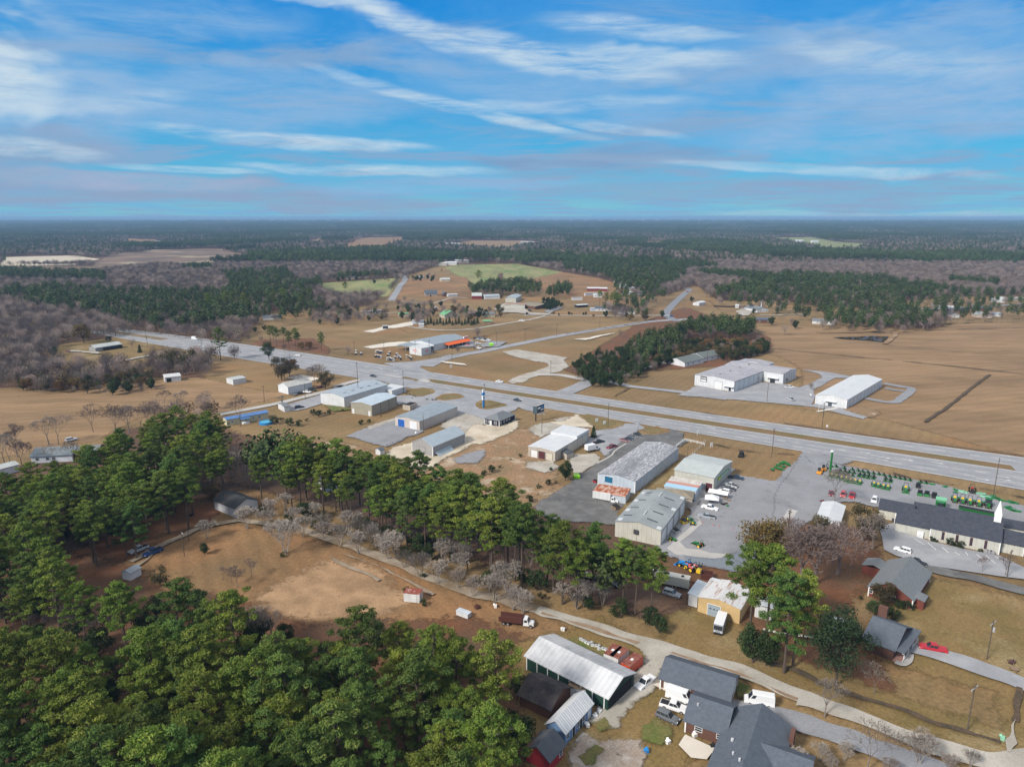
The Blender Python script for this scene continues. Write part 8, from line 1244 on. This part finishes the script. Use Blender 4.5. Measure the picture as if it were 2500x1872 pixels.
def excavator(v, x, y, label, rz): p = P(v, x, y); kit('excavator', label, 'excavator', (p.x, p.y, 0), rz, [('track', BLK, ('b', -1.2, -1.0, 0, 1.2, -.6, .55), ('b', -1.2, .6, 0, 1.2, 1.0, .55)), ('body', PT['orange'], ('b', -1.3, -.85, .65, .5, .85, 1.5)), ('cab', GLASS, ('b', -.3, .0, 1.5, .8, .8, 2.5)), ('cab_roof', BLK, ('b', -.35, -.05, 2.5, .85, .85, 2.6)), ('boom', BLK, ('t', .5, -.3, 1.2, 1.8, -.3, 3.1, .13), ('t', 1.8, -.3, 3.1, 2.9, -.3, 2.4, .12), ('t', 2.9, -.3, 2.4, 3.1, -.3, 1.0, .1)), ('bucket', BLK, ('b', 2.8, -.6, .5, 3.3, 0, 1.0)), ('blade', BLK, ('b', 1.5, -1, .1, 1.6, 1, .5))])
excavator('g', 335, 525, 'orange mini excavator, nearer of the two by the lot entrance', RZT + 2.9); excavator('g', 370, 500, 'orange mini excavator, farther of the two by the green pylon', RZT + 2.9)
c, rz = head('v', 520, 660, 500, 800); kit('harvester', 'big green harvester machine behind the hall roof', 'harvester', (c.x, c.y, 0), rz, [('body', JG, ('b', -3, -1.5, 1.2, 1.0, 1.5, 3.4)), ('grain_tank', mat('mint_green', (.2, .5, .3)), ('h', [(-2.4, -1.2, 3.4), (.2, -1.2, 3.4), (.2, 1.2, 3.4), (-2.4, 1.2, 3.4)], [(-2.7, -1.6, 4.0), (.4, -1.6, 4.0), (.4, 1.6, 4.0), (-2.7, 1.6, 4.0)])), ('cab', GLASS, ('b', 1.0, -.9, 1.6, 2.3, .9, 3.5)), ('cab_roof', JG, ('b', .9, -1, 3.5, 2.5, 1, 3.7)), ('header', PT['green'], ('b', 2.6, -2.6, .3, 3.6, 2.6, 1.3))], [(1.2, -1.5, .85, .6, JYR), (1.2, 1.5, .85, .6, JYR), (-2.2, -1.2, .5, .35, JYR), (-2.2, 1.2, .5, .35, JYR)])
c, rz = head('v', 900, 790, 1440, 900); kit('grain_trailer', 'long dark green hopper trailer behind the church roof', 'trailer', (c.x, c.y, 0), rz, [('hopper', PT['green'], ('h', [(-5.5, -.8, 1.0), (5.5, -.8, 1.0), (5.5, .8, 1.0), (-5.5, .8, 1.0)], [(-6, -1.25, 2.6), (6, -1.25, 2.6), (6, 1.25, 2.6), (-6, 1.25, 2.6)])), ('load_cover', BLK, ('b', -5.9, -1.1, 2.6, 5.9, 1.1, 2.66)), ('frame', BLK, ('b', -5, -.3, .7, 5.6, .3, .95))], [(-4, -1, .5), (-4, 1, .5), (-3, -1, .5), (-3, 1, .5), (5, -1, .5), (5, 1, .5)])
IMPL = mat('implement_mint', (.25, .52, .36), rough=.5); rq = random.Random(3)
def implement(v, x, y, label, m_=None, s=1.0, grp=None):
    p = P(v, x, y); m_ = m_ or JG; kit('implement', label, 'farm implement', (p.x, p.y, 0), rq.uniform(0, 3), [('frame', m_, ('b', -1.1 * s, -.7 * s, .35, 1.1 * s, .7 * s, .6), ('b', -1.2 * s, -.1, .6, 1.2 * s, .1, .85), ('t', 0, -.7 * s, .6, 0, -1.1 * s, 1.2, .05), ('t', -.5, .7 * s, .6, 0, 1.4 * s, .4, .05), ('t', .5, .7 * s, .6, 0, 1.4 * s, .4, .05)), ('skid', BLK, ('b', -1.0 * s, -.75 * s, 0, -.85 * s, .75 * s, .35), ('b', .85 * s, -.75 * s, 0, 1.0 * s, .75 * s, .35))], (), grp)
for i, (x, y, s) in enumerate([(605, 350, 1), (780, 405, .9), (775, 445, .9), (870, 435, 1), (930, 445, 1), (1170, 460, 1), (1225, 470, 1), (1260, 520, 1.1), (1320, 525, 1.1), (1400, 510, 1.1), (1450, 545, 1.1), (1510, 565, 1.1), (1560, 585, 1.1), (1700, 610, 1.3), (1770, 620, 1.2), (1660, 700, 1.3), (1720, 740, 1.4), (1790, 760, 1.3), (1640, 1000, 1.2), (1700, 990, 1.2), (1610, 1090, 1.2), (1700, 1110, 1.4), (1760, 1100, 1.2), (1830, 1050, 1.1), (1840, 1120, 1.3), (1920, 1060, 1.2), (380, 310, .9)]): implement('v', x, y, f"{('mint green', 'green')[i % 2 == 1 and i > 6 or i < 3]} implement on the right half of the lot, {ORD[i % 20]}{' again' if i > 19 else ''} from the mower row", IMPL if 2 < i < 9 else (WL_GREY if i in (23, 24) else JG), s, 'implements on the dealer lot')
for i, (x, y) in enumerate([(1610, 490), (1640, 475), (1665, 485), (1690, 490), (1655, 455), (1700, 465), (1720, 440), (1740, 450), (1680, 440), (1700, 430)]): implement('f', x, y, f"green loader attachment in the cluster on the brown grass, {ORD[i]} from the left corner", JG, .8, 'attachments on the grass by the highway')
for i, (v, x, y) in enumerate([('u', 380, 1030), ('u', 400, 1140), ('k', 2130, 745), ('k', 2145, 790), ('d', 1232, 945), ('i', 1635, 425)]): implement(v, x, y, ('dark red cart at the lot edge beside the bare tree', 'black barrel cooker at the lot edge', 'brown brush pile by the right drive', 'wooden crate stack by the right drive', 'dark fire pit barrel left of the cottage', 'dark scrap frame on the lawn near the dump truck')[i], (PT['darkred'], BLK, PT['rust'], WOODM, BLK, PT['rust'])[i], .7)
# golf carts
def cart_spec(c): return [('body', c, ('b', -1.1, -.55, .3, 1.1, .55, .7), ('b', .6, -.5, .7, 1.1, .5, .95)), ('seat', BLK, ('b', -.6, -.5, .7, .0, .5, .9), ('b', -.7, -.5, .9, -.6, .5, 1.3)), ('roof', TRIM, ('b', -1.0, -.6, 1.8, .8, .6, 1.9)), ('roof_posts', BLK, ('t', -.9, -.5, .7, -.9, -.5, 1.8, .03), ('t', -.9, .5, .7, -.9, .5, 1.8, .03), ('t', .8, -.5, .9, .6, -.5, 1.8, .03), ('t', .8, .5, .9, .6, .5, 1.8, .03))]
for i, (x, y) in enumerate([(1210, 225), (1210, 258), (1280, 258), (1485, 230), (1510, 222), (1535, 238), (1560, 232), (1480, 288), (1515, 292), (1550, 300), (1650, 275), (1665, 245), (1640, 325), (1670, 318), (1690, 335), (1722, 340), (1735, 308), (1765, 262), (1780, 285), (1815, 322), (1800, 300), (1895, 290), (1940, 300), (1955, 320)]):
    p = P('y', x, y); kit('golf_cart', ('upper one of two golf carts parked apart at the fence', 'lower one of two stacked golf carts at the fence', 'single golf cart beside the bare round bush')[i] if i < 3 else f"{('white', 'black', 'blue')[i % 3]} golf cart in the herd on the grass, {ORD[i - 3] if i < 23 else 'last'} from the left", 'golf cart', (p.x, p.y, 0), rq.uniform(0, 6), cart_spec((PT['white'], PT['black'], PT['blue'])[i % 3]), [(-.75, -.5, .24, .2), (-.75, .5, .24, .2), (.8, -.5, .24, .2), (.8, .5, .24, .2)], 'golf carts on the grass beside the white building')
# tents, dumpsters, bins, pool, small things
c, rz = head('q', 1010, 900, 1500, 990); kit('market_tent', 'long white tent canopy beside the shop', 'tent', (c.x, c.y, 0), rz, [('canopy', TRIM, ('h', [(-3.4, -1.6, 2.2), (3.4, -1.6, 2.2), (3.4, 1.6, 2.2), (-3.4, 1.6, 2.2)], [(-3.4, -.05, 3.1), (3.4, -.05, 3.1), (3.4, .05, 3.1), (-3.4, .05, 3.1)])), ('poles', RIM, *[('t', x, y, 0, x, y, 2.2, .05) for x in (-3.3, 3.3) for y in (-1.5, 1.5)]), ('table', WOODM, ('b', 2.0, -1.2, .7, 3.2, 1.2, .8), ('b', 2.1, -1.0, 0, 2.2, 1.0, .7), ('b', 3.0, -1.0, 0, 3.1, 1.0, .7))])
c, rz = head('q', 850, 1070, 1300, 1120); kit('market_tent', 'square white pop-up tent next to the white pickup', 'tent', (c.x, c.y, 0), rz, [('canopy', TRIM, ('h', [(-2.4, -2.2, 2.2), (2.4, -2.2, 2.2), (2.4, 2.2, 2.2), (-2.4, 2.2, 2.2)], [(-.1, -.1, 3.5), (.1, -.1, 3.5), (.1, .1, 3.5), (-.1, .1, 3.5)])), ('poles', RIM, *[('t', x, y, 0, x, y, 2.2, .05) for x in (-2.3, 2.3) for y in (-2.1, 2.1)])])
for i, (x, y) in enumerate([(1540, 1050), (1450, 1130), (1380, 1150), (1500, 1190)]): implement('q', x, y, ('wooden bench stack beside the tent', 'brown picnic table in front of the tent', 'dark grill in front of the tent', 'green push mower before the tent')[i], (WOODM, PT['rust'], BLK, JG)[i], .6)
def dumpster(v, x, y, m_, label, rz=0.5, s=1.0): p = P(v, x, y); t = kit('dumpster', label, 'dumpster', (p.x, p.y, 0), rz, [('bin', m_, ('h', [(-1, -.75, .15), (1, -.75, .15), (1, .75, .15), (-1, .75, .15)], [(-1, -.95, 1.3), (1, -.95, 1.3), (1, .9, 1.6), (-1, .9, 1.6)])), ('lid', m_ if m_ is PT['lime'] else BLK, ('h', [(-1.02, -.97, 1.31), (1.02, -.97, 1.31), (1.02, .92, 1.61), (-1.02, .92, 1.61)], [(-1.02, -.97, 1.36), (1.02, -.97, 1.36), (1.02, .92, 1.66), (-1.02, .92, 1.66)])), ('pocket', BLK, ('b', -1.1, -.4, .8, -1.0, .4, .95), ('b', 1.0, -.4, .8, 1.1, .4, .95))]); t.scale = (s,) * 3
dumpster('e', 1862, 840, PT['lime'], 'lime green dumpster beside the dark evergreen at the dark lot', .2, 1.15); dumpster('s', 1765, 410, PT['lime'], 'lime green dumpster by the side road near the awning shop', .2, 1.5); dumpster('f', 893, 925, PT['yellow'], 'yellow bin at the warehouse wall', .6); dumpster('f', 830, 1000, WL_WHITE, 'white tank box at the warehouse doors', .6, .9); dumpster('I', 605, 1150, PT['red'], 'small red bin at the corner of the speckled warehouse', 1, .8); dumpster('f', 340, 810, WOODM, 'stack of tan pallets behind the box truck', .7, 1.1)
c = P('d', 1712, 352); mb = MB(); t = thing('swimming_pool', 'round bright blue above-ground pool beside the mobile home', 'pool', (c.x, c.y, 0))
N_ = 24; ring = [(math.cos(2 * math.pi * i / N_) * 3.4, math.sin(2 * math.pi * i / N_) * 3.4) for i in range(N_)]; mb.add([(x, y, 0) for x, y in ring] + [(x, y, 1.2) for x, y in ring] + [(x * .93, y * .93, 1.2) for x, y in ring] + [(x * .93, y * .93, .9) for x, y in ring], [(i, (i + 1) % N_, N_ * k + N_ + (i + 1) % N_, N_ * k + N_ + i) if k == 0 else (N_ * k + i, N_ * k + (i + 1) % N_, N_ * (k + 1) + (i + 1) % N_, N_ * (k + 1) + i) for k in range(3) for i in range(N_)]); mb.build('wall', PT['cyanblue'], t); mb = MB(); mb.add([(x * .92, y * .92, 1.0) for x, y in ring], [tuple(range(N_))]); mb.build('water', mat('pool_water', (.12, .45, .65), rough=.1), t)
for i, (x, y) in enumerate([(855, 455), (880, 470), (905, 485), (930, 498), (965, 515), (955, 490), (1000, 520), (1025, 520), (1030, 550), (1065, 545), (1085, 550), (1105, 565), (1150, 580)]):
    p = P('j', x, y); kit('beehive_crate', f"white appliance box in the line behind the green barn, {ORD[i]} from the left", 'crate', (p.x, p.y, 0), rq.uniform(0, 1), [('box', TRIM, ('b', -.35, -.3, .25, .35, .3, .9)), ('lid', PT['silver'], ('b', -.38, -.33, .9, .38, .33, .96)), ('stand', BLK, ('b', -.3, -.25, 0, .3, .25, .25))], (), 'white boxes behind the green barn')
for v, x, y, l, m_ in [('C', 1400, 960, 'white and blue tanks at the corner of the blue cabin', TRIM), ('C', 1340, 1020, 'green and white bucket pile at the blue cabin corner', TRIM), ('C', 1240, 1130, 'white air unit at the middle of the blue cabin wall', TRIM), ('j', 1480, 1520, 'small blue barrel on the bare gravel yard', PT['cyanblue']), ('j', 1690, 1430, 'small white lamp globe beside the patio hedge', TRIM), ('j', 1420, 640, 'white mobile compressor behind the orange trailer', TRIM), ('j', 1640, 880, 'clutter of white buckets at the garage corner', TRIM), ('w', 530, 760, 'white patio chair set beside the brick wall', TRIM), ('w', 770, 920, 'dark round grill on the patio', BLK), ('C', 1430, 810, 'stack of firewood at the barn end', WOODM), ('k', 2065, 1260, 'pale green utility box at the ditch end', IMPL), ('g', 395, 140, 'pale utility cabinet beside the pole on the far verge', TRIM), ('j', 685, 350, 'white ladder-like rack on the brown grass', TRIM), ('x', 640, 660, 'white canoe at the corner of the beige shed', TRIM), ('t', 1325, 470, 'white porta cabin beside the fenced corner', TRIM), ('i', 1775, 420, 'small white post at the dirt track', TRIM)]:
    p = P(v, x, y); kit('yard_item', l, 'yard item', (p.x, p.y, 0), rq.uniform(0, 3), [('body', m_, ('b', -.45, -.35, .1, .45, .35, .8), ('s', (.2, .3, .75), .35)), ('base', BLK, ('b', -.4, -.3, 0, .4, .3, .1))])
for i, (x, y) in enumerate([(1040, 925), (1130, 945), (1180, 955), (1290, 975)]): p = P('f', x, y); kit('traffic_cone', f"orange traffic cone on the tractor lot, {ORD[i]} from the left", 'traffic cone', (p.x, p.y, 0), 0, [('cone', PT['brightred'], ('h', [(-.2, -.2, .05), (.2, -.2, .05), (.2, .2, .05), (-.2, .2, .05)], [(-.04, -.04, .9), (.04, -.04, .9), (.04, .04, .9), (-.04, .04, .9)])), ('base', BLK, ('b', -.28, -.28, 0, .28, .28, .05))], (), 'cones on the tractor lot')
# poles
POLEM = mat('pole_wood', (.13, .10, .08), (.10, .08, .065), scale=1, rough=.9); STEEL = mat('galvanised_steel', (.42, .43, .44), rough=.5)
def pole(v, x, yb, yt, label, arm=0, lamp=False, name='utility_pole', m_=POLEM, r=.14, xt=None, trans=False):
    b = P(v, x, yb); px, py, zc = pix(b); a_, c_, s_ = VW[v]; pt = (c_ + yt / s_); 
    q = (pt - 936) / FPX; yy = b.y; hgt = CAM_H - yy * (SP + q * CP) / (CP - q * SP); hgt = max(4, hgt); t = thing(name, label, name.replace('_', ' '), (b.x, b.y, 0), .6); mb = MB(); mb.tube((0, 0, 0), (0, 0, hgt), r, r * .7, 7); mb.build('pole', m_, t)
    if arm: mb = MB(); mb.box(-arm / 2, -.06, hgt - .8, arm / 2, .06, hgt - .65); [mb.tube((xx, 0, hgt - .65), (xx, 0, hgt - .4), .05, .05, 5) for xx in (-arm / 2 + .1, 0, arm / 2 - .1)]; mb.build('crossarm', STEEL if arm > 2 else m_, t)
    if trans: mb = MB(); mb.tube((0, -.35, hgt - 2.6), (0, -.35, hgt - 1.6), .25, .25, 8); mb.build('transformer', STEEL, t)
    if lamp: mb = MB(); mb.tube((0, 0, hgt - .3), (0, -1.4, hgt), .05, .05, 5); mb.box(-.15, -2.0, hgt - .1, .15, -1.3, hgt + .05); mb.build('lamp_head', STEEL, t)
    return t, hgt
for a in [('b',1007,905,815,'pole at the bend of the side road beyond the awning shop',1.8),('b',1190,880,795,'thick pole beside the side road, second from the awning shop',1.8),('b',1393,848,765,'pole at the field gate of the side road',1.8),('b',1670,795,715,'pole in the field below the mobile homes',1.8),('b',1957,750,690,'pole near the farm road junction',1.8),('b',721,1003,910,'pole at the tip of the grass triangle by the awning shop',1.8),('b',1355,1085,1000,'pole beside the gravel loop road',1.6),('b',1887,1145,1040,'pole beside the cottages road',2.0),
    ('y',1190,220,75,'left pole behind the two golf carts',1.6),('y',1590,200,80,'pole behind the golf cart herd',1.6),('y',325,380,245,'short pole at the highway left of the white slab',1.2),('y',530,870,635,'lamp pole beside the pale side road',0,True),('y',1855,770,470,'slim pole at the right end of the white canopy',1.2),('y',222,945,830,'dark post near the small white shed',0),('s',400,560,310,'pole in front of the plain white building',1.4),('s',655,630,290,'pole at the right corner of the plain white building',1.4),
    ('e',880,540,425,'grey pole at the corner of the beige shed',0),('e',1640,555,420,'slim lamp pole on the brown grass right of the billboard',0,True),('e',2065,515,350,'pole with crossarm beside the two white frame signs',2.2),('e',1272,380,225,'pole behind the blue and white pylon sign',1.6),('f',1603,385,150,'pole on the brown grass beside the highway',1.6),('f',920,415,290,'pole at the fence beside the speckled warehouse',0),('f',575,690,600,'short pole in the grass strip of the speckled warehouse',0),('f',1732,1000,800,'wooden pole above the rusty orange tree',1.6),
    ('g',352,150,-60,'pole on the far verge of the highway, right field',1.8),('g',1740,690,390,'tall pole on the verge behind the dealer implements',2.4),('g',80,1000,815,'pole at the concrete slab corner',2.0),('g',1848,1360,1130,'pole at the lower right of the church car park',1.8),('g',770,1130,990,'pole at the left end of the church car park',1.4),('t',850,535,335,'slim pole on the lot of the white buildings',0),('t',1460,705,590,'pole at the highway side of the long white building',1.6),
    ('F',645,1090,915,'pole with transformer between the linked white cottages',2.2),('F',395,570,400,'pole beside the blue side road',1.6),('F',215,990,880,'pole at the edge of the grove near the cottages',1.2),('k',1960,720,455,'pole with long crossarm and transformer right of the red pickup',2.6,False,True),('k',1828,1195,890,'pole with long crossarm near the dirt road, right side',2.8),('d',1185,1205,1045,'pole with crossarm beside the brown lawn drive',1.8,True),('d',1215,1110,1040,'short pole with dark box behind the lawn pole',0),('d',1815,250,200,'pole at the garden shed beside the pale side road',1.2),
    ('a',940,870,810,'pole at the end of the left highway median',1.4),('a',1300,940,860,'pole beside the near carriageway, upper left',1.4),('a',1700,1270,1160,'pole on the verge of the pale side road',1.4),('a',950,915,850,'thin pole near the grey house drive',1.0),('E',1950,560,450,'pole behind the mobile homes',1.4),('C',300,1560,560,'bare dead trunk like a pole beside the derelict barn',0)][:-1]:
    pole(a[0], a[1], a[2], a[3], a[4], a[5], *(a[6:7]), trans=len(a) > 7)
pole('e', 462, 330, 90, 'very tall slim pole rising over the white metal shed', 1.2, r=.16); pole('t', 1408, 640, 510, 'white flagpole in front of the long white building', 0, name='flagpole', m_=TRIM, r=.08)
_t, _h = pole('g', 418, 515, 340, 'tall green pylon with white cap at the dealer entrance', 0, name='sign_pylon', m_=PT['green'], r=.5); mb = MB(); mb.box(-.5, -.5, _h, .5, .5, _h + .5); mb.build('cap', TRIM, _t)
p = P('e', 1265, 385); kit('pylon_sign', 'blue and white pylon sign on the round grass island', 'sign', (p.x, p.y, 0), .9, [('post', PT['cyanblue'], ('b', -.5, -.25, 0, .5, .25, 4.6)), ('lower_panel', TRIM, ('b', -.9, -.35, 4.6, .9, .35, 7.0)), ('upper_panel', PT['cyanblue'], ('b', -1.0, -.35, 7.2, 1.0, .35, 8.4)), ('top_emblem', PT['white'], ('b', -.7, -.3, 8.5, .7, .3, 10.2)), ('lettering', PT['cyanblue'], ('b', -.6, -.38, 5.4, .6, -.355, 6.2))])
p = P('r', 1855, 1080); rb = head('r', 1815, 850, 1975, 740)[1]; BBM = mat('billboard_dark', (.03, .045, .07), rough=.5)
_b = kit('billboard', 'dark V-shaped billboard with white and blue lettering on one post', 'billboard', (p.x, p.y, 0), .95, [('post', BLK, ('t', 0, 0, 0, 0, 0, 4.8, .35)), ('panel', BBM, ('b', -1.0, -1.7, 5.0, 6.2, -1.4, 9.6)), ('back_panel', mat('billboard_back', (.10, .14, .17)), ('h', [(-2.6, .2, 5.0), (-1.1, -1.4, 5.0), (-1.0, -1.2, 5.0), (-2.4, .4, 5.0)], [(-2.6, .2, 9.4), (-1.1, -1.4, 9.4), (-1.0, -1.2, 9.4), (-2.4, .4, 9.4)])), ('catwalk', STEEL, ('b', -1.0, -2.6, 4.7, 6.2, -1.7, 4.85)), ('lettering', TRIM, ('b', -.5, -1.74, 7.4, 2.2, -1.71, 8.4), ('b', 2.6, -1.74, 6.2, 5.4, -1.71, 6.9)), ('blue_lettering', PT['cyanblue'], ('b', 2.6, -1.74, 7.5, 5.6, -1.71, 8.5)), ('frame', TRIM, ('b', -1.0, -1.76, 9.6, 6.2, -1.4, 9.75)), ('lamps', STEEL, ('b', 0, -2.9, 4.4, .4, -2.5, 4.6), ('b', 4.6, -2.9, 4.4, 5.0, -2.5, 4.6))]); _b.scale = (.85,) * 3
for v, x, y, l in [('e', 1993, 478, 'white A-frame sign on the grass island'), ('e', 2042, 495, 'white arch-shaped frame sign right of the A-frame'), ('s', 1040, 800, 'white board sign on the grass triangle'), ('e', 1055, 125, 'white square sign near the awning shop triangle'), ('f', 1008, 205, 'small white post sign on the highway verge'), ('f', 1115, 305, 'white cover on the brown grass beside the rail fence'), ('c', 300, 1180, 'small yellow marker on the verge')][:6]:
    if (v, x) != ('e', 1055): p = P(v, x, y); kit('frame_sign', l, 'sign', (p.x, p.y, 0), .5, [('board', TRIM, ('b', -.7, -.06, .8, .7, .06, 2.2)), ('legs', TRIM, ('b', -.65, -.05, 0, -.5, .05, .8), ('b', .5, -.05, 0, .65, .05, .8))])
# fences
def fence(line, label, m_, h=1.2, step=2.5, rails=(.5, 1.0), t_=.06, name='fence', pr=.06):
    c = [Vector(p) for p in line]; t = thing(name, label, 'fence', (c[0].x, c[0].y, 0)); o = c[0].copy(); o.z = 0; pm = MB(); rm = MB()
    for a, b in zip(c, c[1:]):
        a, b = a - o, b - o; n = max(1, int((b - a).length / step)); ang = math.atan2(b.y - a.y, b.x - a.x)
        for k in range(n + 1): p = a.lerp(b, k / n); pm.box(p.x - pr, p.y - pr, 0, p.x + pr, p.y + pr, h, ang)
        for z in rails: rm.tube((a.x, a.y, h * z), (b.x, b.y, h * z), t_, t_, 4)
    pm.build('posts', m_, t); rm.build('rails', m_, t)
fence(pts('f', 830, 305, 900, 255, 1000, 275, 1060, 292), 'white rail fence at the end of the speckled warehouse', TRIM, 1.3, 2.4, (.4, .7, .98), .07); fence(pts('f', 1065, 265, 1000, 335, 920, 415), 'grey chain-link fence running down beside the white rail fence', STEEL, 1.6, 3, (.98,), .03); fence(pts('a', 1850, 895, 2060, 930, 2212, 975) + pts('b', 50, 960, 140, 970), 'dark wire fence along the highway pines', POLEM, 1.3, 4, (.5, .98), .03)
fence(pts('b', 1450, 835, 1700, 797, 2000, 755, 2120, 735), 'long dark post fence along the side road field', POLEM, 1.2, 5, (.5, .95), .03); fence(pts('F', 720, 485, 860, 490, 1100, 490), 'dark tall fence left of the chapel', BLK, 2.0, 3, (.15, .3, .45, .6, .75, .9), .16); fence(pts('x', 590, 700, 400, 770, 250, 830, 240, 835), 'wire fence along the edge of the gravel lot', POLEM, 1.2, 3, (.5, .95), .03); fence(pts('q', 800, 960, 820, 880, 990, 950), 'grey panel fence beside the tent', STEEL, 1.8, 1.5, (.1, .3, .5, .7, .9), .05)
fence(pts('f', 1040, 640, 1000, 700, 975, 750), 'blue-grey plank wall between shop and warehouse', WL_PALEB, 2.6, 1.0, (.1, .3, .5, .7, .9), .26); fence(pts('G', -30, 765, 400, 750, 820, 745), 'thin post fence along the pond bank', POLEM, 1.2, 6, (.6,), .03); fence(pts('D', 1020, 100, 1190, 75), 'short fence by the far road bend', POLEM, 1.2, 5, (.6,), .03)
# ================================================================ HAZE
hb = MB(); hb.box(-26000, -800, -1.5, 26000, 26000, 104.0); ho = hb.build('haze', None); tag(ho, kind='stuff')
hm = bpy.data.materials.new('haze'); hm.use_nodes = True; hn = hm.node_tree; hn.nodes.clear(); hv = hn.nodes.new('ShaderNodeVolumePrincipled'); hout = hn.nodes.new('ShaderNodeOutputMaterial'); hn.links.new(hv.outputs[0], hout.inputs['Volume'])
hv.inputs['Color'].default_value = (0.36, 0.60, 0.90, 1); hv.inputs['Density'].default_value = 0.95e-4; hv.inputs['Anisotropy'].default_value = 0.0; ho.data.materials.append(hm)
